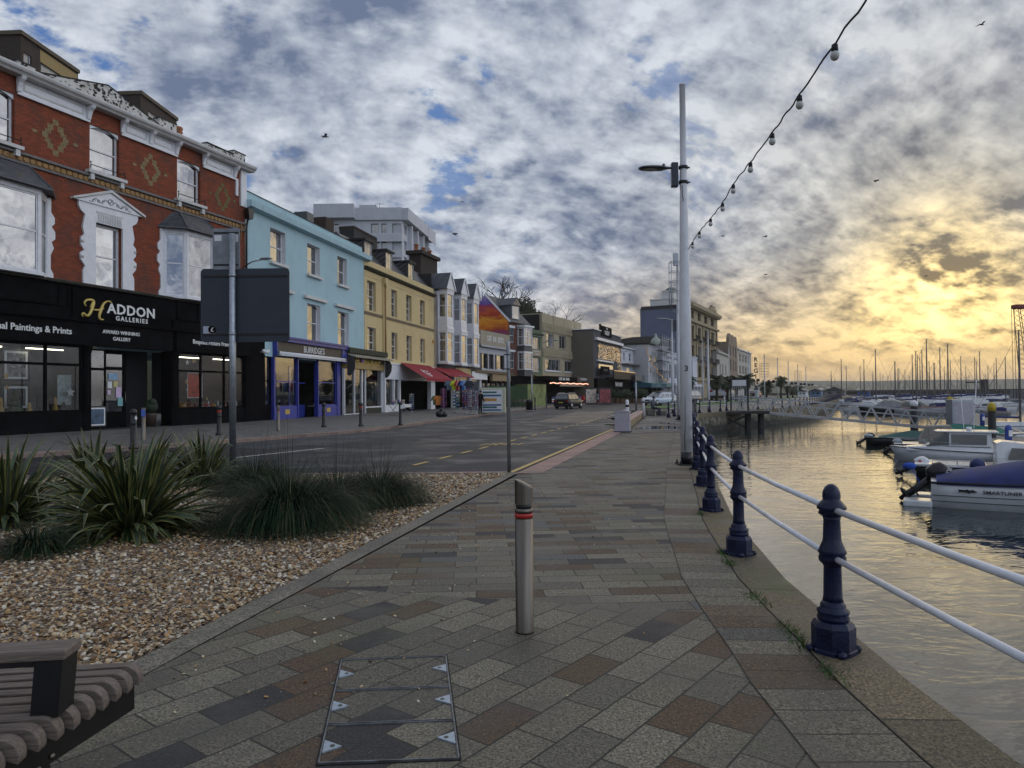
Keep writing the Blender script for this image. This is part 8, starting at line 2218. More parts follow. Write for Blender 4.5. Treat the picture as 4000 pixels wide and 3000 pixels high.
p = at(*Z7(1168, 1420), 155); car('white panel van beyond the palms', (p.x, p.y, -.1), radians(65), 5.2, 2.0, 2.4, mat('van white', (.52, .54, .58), .35, .06), prof(5.2, 2.4, 1.2, 'van'), 1.2, van=True).scale = (2.0,) * 3
for x, lab, c in ((1900, 'small red car far along the quay', (.3, .02, .02)), (1500, 'dark car far beyond the palms', (.02, .02, .03))):
 p = at(*Z7(x if x < 1600 else 1515, 1395), 190); car(lab, (p.x, p.y, -.05), radians(60), 4.2, 1.8, 1.5, mat(lab[:9] + ' paint', c, .3), prof(4.2, 1.5, .95, 'hatch'), .95).scale = (1.5,) * 3
# ================================================================== trees
m_bark = mat('bark', (.045, .036, .028), .9, .3, 3); m_frond = mat('palm frond', (.035, .05, .018), .6, .4, 2); m_dead = mat('dead frond', (.09, .065, .035), .9, .3)
def bare_tree(loc, H, seed, label, ivy=1):
 q = random.Random(seed); t_ = thing('bare_tree', label, 'tree', loc); mb = MB(); tips = []
 def grow(p, d, L, r_, lv):
  pts = [p]; dd_ = d.copy()
  for k in range(3): dd_ = (dd_ + V((q.gauss(0, .16), q.gauss(0, .16), q.gauss(.03, .1)))).normalized(); pts.append(pts[-1] + dd_ * L / 3)
  mb.tube(pts, [r_, r_ * .88, r_ * .76, r_ * .62], 5 if lv > 1 else 7, caps=False); tips.append((pts[-1], lv))
  if lv < 5:
   for k in range(q.choice((2, 3, 3)) + (2 if lv == 0 else 0)):
    ax = V((q.gauss(0, 1), q.gauss(0, 1), q.gauss(0, .5))).normalized(); nd = (dd_ + ax * q.uniform(.7, 1.25) + V((0, 0, .16))).normalized()
    grow(pts[q.choice((2, 3, 3))], nd, L * q.uniform(.66, .88), r_ * .60, lv + 1)
 grow(V((0, 0, 0)), V((0, 0, 1)), H * .33, H * .034, 0)
 mb.build('branches', m_bark, t_)
 if ivy:
  lf = MB()
  for p, lv in tips:
   if lv in (1, 2) and q.random() < .75: leafball(lf, p - V((0, 0, H * .05)), H * .085, 130, H * .018, q)
  leafball(lf, (0, 0, H * .3), H * .13, 350, H * .018, q, sz=1.4); lf.build('ivy', [m_leafd, m_leafm], t_)
def at_z(zf, x, y, Y, z0): p = at(*zf(x, y), Y); return V((p.x, p.y, z0)), p.z - z0
b0, h = at_z(Z5, 815, 140, 125, 8.5); bare_tree(b0, h * .92, 4, 'bare ivy-clad tree rising above the mural gable')
b0, h = at_z(Z5, 1470, 430, 150, 8); bare_tree(b0, h * .95, 12, 'bare spreading tree behind the fluted beige block')
b0, h = at_z(Z5, 1160, 430, 130, 7); t_ = thing('evergreen_tree', 'dark evergreen tree behind the green house', 'tree', b0); MB().tube([(0, 0, 0), (.2, 0, h * .8)], [.35, .12], 7).build('trunk', m_bark, t_)
q = random.Random(3); mb = MB()
for k in range(26): f = q.random(); a = q.uniform(0, 6.28); rr_ = 3.4 * (1 - f * .75); leafball(mb, (rr_ * cos(a) * q.uniform(.3, 1), rr_ * sin(a) * .7, h * (.35 + .6 * f)), 1.5, 150, .24, q)
mb.build('crown', [m_leafd, m_leafm], t_)
mb = MB(); q = random.Random(8)
for k in range(16): p = at(*Z5(1100 + 13 * k, 600 + q.uniform(-10, 40)), 128); leafball(mb, p, 1.6, 110, .25, q)
o = mb.build('hedge', [m_leafd, m_leafm]); tag(o, 'dark overgrown hedge on the bank behind the green house', 'hedge')
def palm(loc, H, R_, seed, label, n=46, tr=.22):
 q = random.Random(seed); t_ = thing('palm_tree', label, 'palm tree', loc, group='palms along the promenade lawn')
 MB().tube([(0, 0, 0), (.08, 0, H * .5), (0, .05, H * .93)], [tr * 1.15, tr, tr * 1.25], 9).build('trunk', m_bark, t_)
 mb = MB()
 for i in range(n):
  az = q.uniform(0, 6.28); el = q.uniform(-.9, 1.35); L = R_ * q.uniform(.75, 1.1); hv = V((cos(az), sin(az), 0)); p = V((0, 0, H * .95)); a = el; S = 5; sd = V((-sin(az), cos(az), 0)); pts = []
  for k in range(S + 1): pts.append((p.copy(), a)); p = p + (hv * cos(a) + V((0, 0, sin(a)))) * L / S; a -= .30
  m = 1 if el < -.5 else 0
  for k in range(S):
   p0_, p1_ = pts[k][0], pts[k + 1][0]
   for s_ in (-1, 1):
    for j in range(3):
     f = (j + .5) / 3; b_ = p0_.lerp(p1_, f); ll = R_ * .36 * sin(pi * min(1, (k + f) / S * .85 + .12)); tip = b_ + sd * s_ * ll + (p1_ - p0_).normalized() * ll * .55 - V((0, 0, ll * .45)); e = (p1_ - p0_) * .16
     mb.add([b_ - e, b_ + e, tip], [(0, 1, 2)], m)
 mb.build('crown', [m_frond, m_dead], t_)
for u, vt, Y, R_, lab, n in ((1547, 806, 108, 2.1, 'palm beside the first far masts', 50), (1570, 808, 118, 2.2, 'palm before the white panel van', 50), (1610, 803, 128, 2.6, 'broad palm beside the vertical hotel letters', 60), (1590, 810, 124, 2.2, 'palm left of the broad one by the hotel letters', 50), (1491, 806, 100, 1.6, 'palm half hidden behind the numbered mast', 40),
                             (1655, 822, 152, 2.9, 'bushy low palm left of the tallest palm', 60), (1686, 810, 160, 2.7, 'tallest palm silhouetted against the sunset', 64), (1712, 834, 190, 2.3, 'small palm far right of the tallest one', 40), (1727, 833, 205, 2.3, 'farthest small palm in the row', 40), (1701, 838, 180, 2.0, 'small palm just right of the tallest palm', 36)):
 R_ *= .85 if Y < 140 else .68; p = at(u * 4000 / 2212, vt * 3000 / 1659, Y); H = max(2.5, p.z - R_ * .55); palm(V((p.x, Y, .02)), H, R_, int(u), lab, n, .26 if R_ > 2 else .2)
# ================================================================== harbour: gangway, pontoon, boats
GA, GB = V((19.7, 61.8, .0)), V((33.4, 54.0, -1.42))
gw = thing('gangway', 'white truss footbridge sloping from the quay gate down to the pontoon', 'footbridge')
d = GB - GA; L_ = d.length; nb_ = 13; sd = V((d.y, -d.x, 0)).normalized()
mb = MB(); dk = MB()
for s_ in (-.75, .75):
 o_ = sd * s_; A_, B_ = GA + o_, GB + o_
 mb.beam(A_, B_, .12, .18); mb.beam(A_ + V((0, 0, 1.25)), B_ + V((0, 0, 1.25)), .09); mb.beam(A_ + V((0, 0, .8)), B_ + V((0, 0, .8)), .05)
 for i in range(nb_):
  a, b_ = A_ + d * (i / nb_), A_ + d * ((i + 1) / nb_); m_ = (a + b_) / 2 + V((0, 0, 1.25)); mb.beam(a, m_, .085); mb.beam(m_, b_, .085)
mb.build('truss', mat('dull white steel', (.42, .43, .44), .5, .15, 4), gw); dk.prism([GA + sd * .7 + V((0, 0, .02)), GB + sd * .7 + V((0, 0, .02)), GB - sd * .7 + V((0, 0, .02)), GA - sd * .7 + V((0, 0, .02))], (0, 0, .06)).build('deck', m_slatw, gw)
MB().tube([GA + sd * .7 + V((-.9, .5, 1.25)), GA + sd * .7 + V((-.9, .5, .6)), GA + sd * .7 + V((0, 0, .6))], .05, 6).build('end_hoop', m_trim, gw)
pl_ = thing('landing_stage', 'dark steel landing platform braced off the quay wall on piles', 'platform'); gx, gy = 19.0, 61.6
MB().prism([(17.2, 58.6, -.25), (21.6, 59.6, -.25), (21.3, 63.6, -.25), (18.6, 62.5, -.25)], (0, 0, .22)).beam((17.6, 59.6, -1.3), (20.0, 59.9, -.3), .14).beam((17.5, 59.4, -.4), (20.4, 60.4, -1.7), .1).build('platform', m_matt, pl_)
for x in (19.9, 21.0): MB().lathe([(.26, -5), (.26, 0)], (x, 60.0, -.26), 12).build('pile', m_matt, pl_)
gt = thing('pontoon_gate', 'tall dark steel gate at the head of the footbridge', 'gate', (19.3, 60.3, 0), radians(-14))
MB().box(-.75, -.63, -.06, .06, 0, 2.7).box(.63, .75, -.06, .06, 0, 2.7).box(-.62, .62, -.05, .05, 2.6, 2.72).build('gate_frame', m_matt, gt)
mb = MB()
for k in range(8): mb.box(-.58 + k * .16, -.55 + k * .16, -.02, .02, .1, 2.6)
mb.box(-.6, .6, -.025, .025, 1.0, 1.1).build('gate_bars', m_galv, gt); MB().box(-.55, .55, -.05, -.03, 2.1, 2.6).build('notice', m_paper, gt)
m_deck = mat('pontoon deck', (.22, .20, .17), .8, .25, 2, stretch=(1, 1, 1)); m_dedge = mat('pontoon edge', (.48, .44, .34), .7, .2)
P0, P1 = V((16, 20.0, -1)), V((54, 86, -1)); pd = (P1 - P0).normalized(); pn_ = V((pd.y, -pd.x, 0))
pt = thing('pontoon', 'long floating walkway with pale edges between the moored boats', 'pontoon')
MB().prism([P0 - pn_ * 1.25, P1 - pn_ * 1.25, P1 + pn_ * 1.25, P0 + pn_ * 1.25], (0, 0, -.35)).build('deck', m_deck, pt)
for s_ in (-1, 1): MB().prism([P0 + pn_ * (1.251 * s_), P1 + pn_ * (1.251 * s_), P1 + pn_ * (1.40 * s_), P0 + pn_ * (1.40 * s_)], (0, 0, .03)).build('edge', m_dedge, pt)
def pile(u, vt, Y, cap, lab, r_=.19):
 p = at(u * 4000 / 2212, vt * 3000 / 1659, Y); t_ = thing('mooring_pile', lab, 'mooring pile', (p.x, Y, WATER_Z), 0, 'mooring piles'); h = p.z - WATER_Z
 MB().lathe([(r_, -2), (r_, h - .5)], n=14).build('pile', m_matt, t_); MB().lathe([(r_ * 1.04, h - .5), (r_ * 1.04, h - .15), (.01, h)], n=14).build('cap', cap, t_)
m_ycap = mat('yellow cap', (.50, .36, .03), .6, .2)
for u, vt, Y, c, lab, r_ in ((2142, 868, 38, m_ycap, 'large dark pile with a yellow cap beside the pontoon', .19), (2080, 861, 62, m_ycap, 'yellow-capped pile left of the large one', .3), (2052, 856.5, 85, m_ycap, 'small yellow-capped pile far behind the footbridge', .32), (1974, 864, 57, m_white, 'white-capped pile rising behind the footbridge', .28)): pile(u, vt, Y, c, lab, r_)
for zx, zy, Y, lab in ((1770, 1600, 30, 'blue service post on the near pontoon'), (1487, 1450, 46, 'blue service post farther along the pontoon')):
 p = at(*Y5(zx, zy), Y); t_ = thing('service_post', lab, 'service post', (p.x, Y, -1), 0, 'blue service posts'); MB().lathe([(.13, 0), (.13, .95), (.10, 1.05), (.01, 1.08)], n=12).build('post', mat('blue post', (.03, .06, .28), .4), t_); MB().box(-.08, .08, -.145, -.13, .6, .85).build('notice', m_paper, t_)
p = at(*Y5(1245, 1355), 52); t_ = thing('steel_locker', 'grey steel locker standing at the pontoon end of the footbridge', 'cabinet', (p.x, 52, -1)); MB().box(-.8, .8, -.4, .4, 0, 1.9).build('body', m_galv, t_, bev=.03); MB().box(-.7, .7, -.42, -.401, .1, 1.75).build('door', m_grey, t_)
m_hull = mat('white gelcoat', (.68, .69, .70), .25, .05, 2, coat=.3, c2=(.48, .48, .47), c2amt=.25); m_hblk = mat('black hull', (.012, .012, .014), .3, .1); m_cov = mat('navy boat cover', (.022, .032, .13), .75, .25, 2, bump=.4, bscale=4); m_bwin = mat('boat window', (.02, .025, .025), .06, .1, ior=1.9); m_canv = mat('grey canvas', (.25, .23, .20), .85, .2, 3); m_obd = mat('outboard black', (.014, .014, .016), .3, .1)
def hull_rings(L, B, fb, dr=.25, n=9, bow_rise=.28):
 """hull from the stern (x = 0) to the bow (x = L)"""
 rings = []
 for i in range(n + 1):
  f = i / n; w_ = B / 2 * (1 - max(0, (f - .45) / .55) ** 2.0) * (.94 + .06 * min(1, f * 4)); w_ = max(w_, .03); z = fb * (1 + bow_rise * f * f); x = L * f; k = max(0, (f - .55) / .45)
  rake = L * .10 * k; rings.append([(x - rake, -w_ * .55, -dr), (x - rake * .6, -w_ * .86, .0), (x - rake * .3, -w_ * .95, z * .5), (x, -w_, z), (x, -w_ * .9, z + .03), (x, w_ * .9, z + .03), (x, w_, z), (x - rake * .3, w_ * .95, z * .5), (x - rake * .6, w_ * .86, 0), (x - rake, w_ * .55, -dr)])
 return rings
def outboard(parent, x, y, s_, m, tilt, lab=None, band=None):
 e = bpy.data.objects.new('outboard_motor', None); col.objects.link(e); e.parent = parent; e.location = (x, y, .5); e.rotation_euler = (0, tilt, 0); e.scale = (s_ * .78,) * 3
 MB().loft([[(x_ + a * cos(t) - .1, b_ * sin(t), z) for t in [2 * pi * k / 12 for k in range(12)]] for z, x_, a, b_ in ((.10, -.02, .18, .14), (.2, -.06, .28, .19), (.45, -.06, .30, .20), (.62, -.03, .26, .18), (.70, 0, .12, .09))]).build('cowling', m, e)
 MB().loft([[(-.1 + a * cos(t), b_ * sin(t), z) for t in [2 * pi * k / 8 for k in range(8)]] for z, a, b_ in ((.1, .13, .08), (-.4, .11, .05), (-.72, .10, .04), (-.95, .06, .02))]).box(-.34, .1, -.14, .14, -.48, -.45).loft([[(x_, r_ * cos(t), -.72 + r_ * sin(t)) for t in [2 * pi * k / 8 for k in range(8)]] for x_, r_ in ((-.36, .03), (-.25, .07), (.02, .07), (.14, .01))]).build('leg', m_obd, e)
 mb = MB()
 for k in range(3): a = k * 2 * pi / 3; mb.add([(-.37, 0, -.72), (-.36, .14 * cos(a), -.72 + .14 * sin(a)), (-.40, .14 * cos(a + .7), -.72 + .14 * sin(a + .7))], [(0, 1, 2)])
 mb.build('propeller', m_obd, e); MB().box(.0, .16, -.12, .12, -.1, .22).build('bracket', m_obd, e)
 if band: MB().box(-.30, -.08, -.208, .208, .30, .42).build('stripe', band, e)
 if lab: lettering(lab, .15, m_wlet, e, (-.02, -.215, .50), rot=(pi / 2, radians(62), 0), bold=.02, ext=.003)
 return e
def boat(label, loc, rz, L, B, fb, hull_m=None, name='motor_boat', group=None, strake=None):
 t_ = thing(name, label, 'boat', loc, rz, group)
 R_ = hull_rings(L, B, fb); MB().loft(R_, 0, True).build('hull', hull_m or m_hull, t_)
 mb = MB()
 for s_ in (3, 6): mb.tube([r_[s_] for r_ in R_], .03, 5)
 mb.build('rubbing_strake', strake or m_matt, t_)
 return t_
AX = radians(-30)
b1 = boat('white open boat under a navy cover with a large black outboard', (11.40, 19.4, WATER_Z), AX, 5.9, 2.2, .66)
R_ = hull_rings(5.9, 2.2, .66); mb = MB()
cv = []
for i, r_ in enumerate(R_[:]):
 f = i / (len(R_) - 1); hgt = (.12 + .62 * min(1, f * 1.9)) if f < .6 else .74 - .5 * (f - .6) / .4; w_ = r_[6][1] * 1.02; z = r_[6][2]
 cv.append([(r_[6][0] + .12 * (i == 0), w_ * c, z - .05 + (hgt + .05) * s_ ** .8) for c, s_ in [(cos(a), sin(a)) for a in [pi * k / 10 for k in range(11)]]])
mb.loft(cv, closed=False, caps=False).build('cover', m_cov, b1)
MB().box(-.65, .02, -1.0, -.35, -.02, .16).box(-.65, .02, .35, 1.0, -.02, .16).build('swim_step', m_hull, b1, bev=.04)
mb = MB()
for z in (.33, .18): mb.tube([(r_[2][0] * .5 + r_[3][0] * .5, -abs(r_[2][1]) * .5 - abs(r_[3][1]) * .5 + (.015 if z > .2 else .04), z * (1 + .28 * (i / 9) ** 2)) for i, r_ in enumerate(R_[:6])], .008, 4)
mb.build('hull_line', m_matt, b1)
lettering('SMARTLINER 19', .125, m_obd, b1, (1.62, -1.092, .43), rot=(pi / 2 - .05, 0, 0), ext=.004, bold=.01, sx=1.15)
fm_ = MB(); fpts = [(0, .0), (.12, .03), (.3, .055), (.36, .10), (.42, .06), (.55, .05), (.60, .09), (.66, .05), (.82, .0), (.66, -.04), (.5, -.045), (.44, -.09), (.36, -.05), (.12, -.03), (-.02, -.07), (.03, 0), (-.02, .07)]
fm_.prism([(.60 + x * .5, -1.075, .475 + z * .6) for x, z in fpts], (0, -.01, 0)).build('fish_emblem', m_obd, b1)
outboard(b1, -.02, 0, 1.15, m_obd, radians(52), 'SUZUKI')
MB().beam((-.45, -.3, .95), (-.25, -.3, .55), .02).ball((-.5, -.3, 1.0), .14, 8, sx=1.3, sz=.7).build('flag', mat('blue rag', (.02, .08, .42), .8), b1)
ky = thing('kayak', 'bright blue kayak lying on the boats behind the navy cover', 'kayak', b1.matrix_basis @ V((1.4, 1.35, .75)), AX + .05); MB().loft([[(x, r_ * cos(t), r_ * .6 * sin(t) + z) for t in [2 * pi * k / 10 for k in range(10)]] for x, r_, z in ((0, .02, .05), (.5, .22, 0), (1.6, .34, .08), (2.8, .30, .22), (3.6, .03, .38))]).build('shell', mat('blue kayak', (.02, .14, .42), .3, .3, 1, c2=(.05, .3, .6), c2amt=.4), ky); ky.rotation_euler.y = -.16
b2 = boat('small black-hulled boat with a white cuddy cabin and red-white outboard', (14.3, 25.2, WATER_Z), AX, 6.2, 2.2, .72, m_hblk, strake=m_hull)
MB().box(-.05, 2.6, -1.08, 1.08, .74, .84).build('gunwale', m_hull, b2, bev=.03)
MB().loft([[(x, y * w_, z) for y, z in ((-1, .8), (-.95, 1.25), (-.7, h_), (.7, h_), (.95, 1.25), (1, .8))] for x, w_, h_ in ((2.9, .95, 1.95), (3.1, .95, 2.05), (4.3, .85, 1.9), (5.1, .55, 1.1))], smooth=False).build('cabin', m_hull, b2)
MB().prism([(3.25, -.95, 1.2), (4.35, -.84, 1.2), (4.2, -.80, 1.72), (3.4, -.88, 1.75)], (0, -.03, 0)).build('cabin_window', m_bwin, b2)
MB().tube([(.6, -1.05, .84), (.6, -1.05, 1.05), (2.4, -1.05, 1.05), (2.4, -1.05, .84)], .02, 6).tube([(1.5, -1.05, .84), (1.5, -1.05, 1.05)], .018, 6).build('grab_rail', m_galv, b2)
outboard(b2, -.02, 0, 1.2, m_hull, radians(58), None, m_red)
MB().ball((2.2, -1.15, .9), .28, 12, sz=1.2).build('fender', mat('navy fender', (.015, .03, .12), .6), b2)
b3 = boat('white pilothouse cruiser moored bow outward with tall whip aerials', (16.6 + .866 * 5.66, 31.3 - .5 * 5.66, WATER_Z), AX + pi, 6.9, 2.5, .95)
MB().loft([[(x, y * w_, z) for y, z in ((-1.1, .95), (-1.0, zt * .8 + .19), (-.8, zt), (.8, zt), (1.0, zt * .8 + .19), (1.1, .95))] for x, w_, zt in ((1.3, 1, 1.3), (2.2, 1, 1.35), (4.6, .95, 1.45), (6.1, .5, 1.25))], smooth=False).build('coachroof', m_hull, b3)
MB().loft([[(x, y * w_, z) for y, z in ((-.95, 1.4), (-.86, 2.45), (.86, 2.45), (.95, 1.4))] for x, w_ in ((1.3, 1), (3.1, 1))], smooth=False).prism([(3.1, -.93, 1.42), (3.1, .93, 1.42), (4.1, .72, 1.42), (4.1, -.72, 1.42)], (-.45, 0, .3)).build('pilothouse', m_hull, b3)
MB().add([(3.12, -.94, 1.5), (4.0, -.80, 1.45), (3.3, -.82, 2.42), (3.12, -.86, 2.42), (3.12, .94, 1.5), (4.0, .8, 1.45), (3.3, .82, 2.42), (3.12, .86, 2.42)], [(0, 1, 2, 3), (7, 6, 5, 4), (1, 5, 6, 2)]).build('windscreen', m_bwin, b3)
for s_ in (-1, 1): MB().prism([(1.5, s_ * .945, 1.55), (3.0, s_ * .945, 1.55), (3.0, s_ * .885, 2.32), (1.5, s_ * .885, 2.32)], (0, .02 * s_, 0)).build('side_window', m_bwin, b3)
MB().prism([(1.0, -1.0, 2.46), (3.6, -.95, 2.46), (3.75, 0, 2.46), (3.6, .95, 2.46), (1.0, 1.0, 2.46)], (0, 0, .12)).build('roof', m_hull, b3, bev=.04)
MB().tube([(2.2, 0, 2.58), (2.2, 0, 2.85)], .12, 8).tube([(2.0, .2, 2.58), (1.85, .2, 6.6)], .02, 5).tube([(2.4, -.3, 2.58), (2.5, -.3, 5.2)], .018, 5).build('aerial', m_trim, b3)
MB().tube([(3.6, -1.18, 1.05), (3.8, -1.15, 1.6), (6.5, -.35, 1.85), (7.05, 0, 1.9), (6.5, .35, 1.85), (3.8, 1.15, 1.6)], .022, 6).tube([(5.2, -.95, 1.1), (5.3, -.85, 1.75)], .02, 5).tube([(6.3, -.5, 1.15), (6.4, -.42, 1.85)], .02, 5).build('pulpit_rail', m_galv, b3)
MB().tube([(.4, -1.24, .55), (6.0, -.82, .74)], .02, 4).box(4.4, 4.9, -1.02, -.99, 1.08, 1.24).build('side_stripe', m_cov, b3)
b4 = boat('boat with a grey canvas shelter and a raised grey outboard', (18.6, 34.6, WATER_Z), AX, 6.4, 2.3, .8)
MB().loft([[(x, y * w_, z) for y, z in ((-1.05, .85), (-.85, zt), (.85, zt), (1.05, .85))] for x, w_, zt in ((1.6, .95, 1.2), (2.1, 1, 2.1), (3.6, 1, 2.15), (4.3, .8, 1.2))], smooth=False).build('canvas_shelter', m_canv, b4)
for s_ in (-1, 1): MB().prism([(2.2, s_ * 1.02, 1.1), (3.4, s_ * 1.02, 1.1), (3.3, s_ * .90, 1.95), (2.3, s_ * .90, 1.95)], (0, .02 * s_, 0)).build('clear_window', mat('clear plastic', (.22, .20, .17), .2, .3), b4)
outboard(b4, -.02, .1, 1.25, m_galv, radians(50))
b5 = boat('low boat under a dark green cover with small outboards', (20.2, 40.5, WATER_Z), AX, 5.6, 2.0, .7, m_hblk); MB().loft([[(x, y, z) for y, z in ((-1, .7), (0, zt), (1, .7))] for x, zt in ((.6, .8), (2.2, 1.3), (4.5, 1.1), (5.2, .8))], smooth=False).build('cover', mat('green cover', (.02, .08, .07), .8, .3), b5); outboard(b5, 0, .3, 1, m_obd, radians(45)); outboard(b5, 0, -.4, .9, m_galv, radians(40))
b6 = boat('boat with a teal folded hood beyond the pilothouse cruiser', (24.2, 41.5, WATER_Z), AX, 5.6, 2.1, .85); MB().loft([[(x, y, z) for y, z in ((-1, .9), (0, zt), (1, .9))] for x, zt in ((.4, 1.2), (1.4, 1.75), (3.4, 1.5), (4.2, .95))], smooth=False).build('cover', mat('teal cover', (.02, .13, .10), .8, .2), b6)
b7 = boat('white launch with a cream wheelhouse right of the large yellow-capped pile', (47, 62, WATER_Z), AX, 10, 3.3, 1.3); MB().box(2, 6.5, -1.3, 1.3, 1.3, 2.6).build('wheelhouse', m_canv, b7, bev=.1); MB().box(1.9, 6.6, -1.4, 1.4, 2.61, 2.75).build('roof', m_hull, b7); MB().box(2.3, 6.2, -1.33, -1.301, 1.8, 2.4).build('side_window', m_bwin, b7)
b8 = boat('blue and white inflatable-decked boat on the far side of the pontoon', (33.5, 43.5, WATER_Z), AX, 7, 2.4, .9, m_hull); MB().tube([(0, -1.2, 1.05), (3, -1.25, 1.1), (5.5, -.7, 1.2), (6.6, 0, 1.3)], .28, 10).build('inflatable_tube', mat('bright blue tube', (.03, .15, .55), .4), b8); MB().tube([(1, 0, 1), (1.0, 0, 9.8)], .07, 8).beam((1, 0, 2.2), (4.2, 0, 2.4), .12).build('mast', m_galv, b8)
for b_, s_ in ((b2, (.8, .9, .66)), (b3, (.82, .85, .53)), (b4, (.64, .9, .66)), (b5, (1, 1, .66)), (b6, (1, 1, .66))): b_.scale = s_
for c in b3.children:
 if c.name.split('.')[0] in ('pilothouse', 'windscreen', 'side_window', 'roof', 'aerial'): c.location.x += 1.1
# moored boats in the middle distance
m_hulg = mat('dull hull', (.30, .30, .31), .4, .15, 2)
cru = []
def cruiser(loc, rz, s_, label, top, stripe, hm):
 t_ = boat(label, loc, rz, 7.5 * s_, 2.6 * s_, 1.0 * s_, hm, group='motor boats moored in the marina', strake=stripe)
 MB().loft([[(x * s_, y * w_ * s_, z * s_) for y, z in ((-1.15, 1.0), (-.9, zt), (.9, zt), (1.15, 1.0))] for x, w_, zt in ((1.0, .95, 1.9), (2.0, 1, 2.15), (3.8, .95, 2.1), (5.0, .75, 1.25))], smooth=False).build('cabin', top, t_)
 MB().prism([(1.3 * s_, -1.06 * s_, 1.35 * s_), (3.9 * s_, -1.02 * s_, 1.35 * s_), (3.6 * s_, -.95 * s_, 1.85 * s_), (1.5 * s_, -.97 * s_, 1.85 * s_)], (0, -.04, 0)).build('cabin_window', m_bwin, t_)
 cru.append(t_)
 MB().tube([(5.0 * s_, -.8 * s_, 1.2 * s_), (5.2 * s_, -.7 * s_, 1.8 * s_), (7.2 * s_, 0, 1.95 * s_), (5.2 * s_, .7 * s_, 1.8 * s_)], .035 * s_, 5).build('pulpit_rail', m_galv, t_)
q = random.Random(17)
CR = [(560, 1275, 62, 'long low white boat just behind the footbridge'), (700, 1290, 58, 'white boat behind the middle of the footbridge'), (860, 1285, 60, 'white boat beneath the tall pair of masts'), (1010, 1290, 66, 'red-striped boat behind the right end of the footbridge'), (1190, 1235, 82, 'white boat by the yellow-capped piles'), (1390, 1215, 88, 'small clinker boat right of the yellow-capped piles'),
      (1560, 1290, 60, 'white cabin cruiser with a dark canopy beside the pontoon'), (1640, 1215, 84, 'large white cruiser with a curved screen at the right'), (1860, 1215, 80, 'cruiser with red fittings near the right edge'), (230, 1200, 110, 'small white boat left of the white-capped pile'), (500, 1195, 105, 'cream cabin boat above the footbridge'), (60, 1195, 120, 'white boat far behind the left of the footbridge'), (1760, 1260, 68, 'white cruiser with a brown canopy at the right')]
for i, (x, y, Y, lab) in enumerate(CR):
 Y = 8430 / (Y5(x, y)[1] - 1526); p = at(*Y5(x, y), Y); cruiser((p.x - 2, Y, WATER_Z), AX + q.choice((0, 0, pi)) + q.gauss(0, .08), q.uniform(.62, .85), lab, [m_hull, m_canv, m_hulg, m_cov][i % 4], [m_matt, m_red, m_cov][i % 3], [m_hull, m_hulg, m_hblk, m_hulg][i % 4])
MS = [(15, 770), (165, 765), (205, 695), (330, 590), (380, 840), (410, 862), (465, 880), (497, 865), (543, 718), (570, 800), (585, 815), (650, 812), (727, 650), (765, 612), (783, 650), (810, 675), (832, 600), (880, 480), (910, 720), (960, 740), (1025, 575), (1075, 780), (1140, 718), (1212, 838), (1252, 670), (1315, 885), (1402, 680), (1422, 730), (1455, 620), (1545, 775), (1610, 750), (1635, 695), (1680, 965), (1722, 920), (-40, 690), (-110, 905), (-150, 850), (1500, 905), (1340, 880), (700, 880), (1100, 850), (300, 860)]
h_y = 1526.
proto = boat('', (0, 0, WATER_Z), AX, 9, 2.8, .95, name='sailing_boat', group='sailing yachts moored in the marina')
MB().loft([[(x, y * w_, z) for y, z in ((-.9, 1.0), (-.7, 1.45), (.7, 1.45), (.9, 1.0))] for x, w_ in ((2.4, 1), (6, .7))], smooth=False).build('coachroof', m_hull, proto)
MB().lathe([(.12, .9), (.10, 8), (.07, 11.3)], (4.8, 0, 0), 8).box(4.55, 5.05, -.03, .03, 11.3, 11.36).tube([(4.8, -1.0, 6.4), (4.8, 1.0, 6.4)], .03, 5).build('mast', mat('mast alloy', (.16, .15, .14), .5, .2), proto)
MB().tube([(4.7, 0, 1.9), (1.2, 0, 2.0)], .12, 8).build('boom_sail', m_cov, proto)
MB().tube([(4.8, 0, 11.2), (8.9, 0, 1.2)], .016, 3).tube([(4.8, 0, 11.2), (.1, 0, 1.0)], .016, 3).tube([(4.8, 0, 11.2), (4.8, -1.0, 6.4), (4.7, -1.25, 1)], .014, 3).tube([(4.8, 0, 11.2), (4.8, 1.0, 6.4), (4.7, 1.25, 1)], .014, 3).build('rigging', m_matt, proto)
POS = [(880, 'tallest thick mast in the crowd of yachts'), (1025, 'second tallest mast, right of the tallest'), (330, 'tall mast standing alone at the left of the yachts')]
for i, (x, y) in enumerate(MS):
 u, v = Y5(x, y); sc_ = q.uniform(.85, 1.1); zt = WATER_Z + 11.3 * sc_; Y = (zt - EYE) * F_PX / (h_y - v); Y = min(max(Y, 70), 330); sc_ = (EYE + (h_y - v) * Y / F_PX - WATER_Z) / 11.3; p = at(u, v, Y); a = AX + q.choice((0, pi)) + q.gauss(0, .06)
 lab = dict(POS).get(x, 'sailing yacht with a bare mast in the crowded marina'); loc = V((p.x, Y, WATER_Z)) - V((cos(a), sin(a), 0)) * 4.8 * sc_
 if i == 0: o = proto; o.location = loc; o.rotation_euler.z = a; o.scale = (sc_,) * 3; o['label'] = lab
 else: dup(proto, loc, a, lab, sc_)
for i in range(60):                                           # many more small craft further out
 Y = q.uniform(85, 260); u = q.uniform(3250, 3990); p = at(u, 1530, Y)
 if Y < 130 and u < 3420: continue
 src = q.choice(cru) if i % 6 else proto
 dup(src, (p.x, Y, WATER_Z), AX + q.choice((0, pi)) + q.gauss(0, .1), src['label'] if src is proto else 'small moored boat in the crowded far rows of the marina', q.uniform(.6, .95), group=src['group'] if src is proto else 'small boats in the far rows')
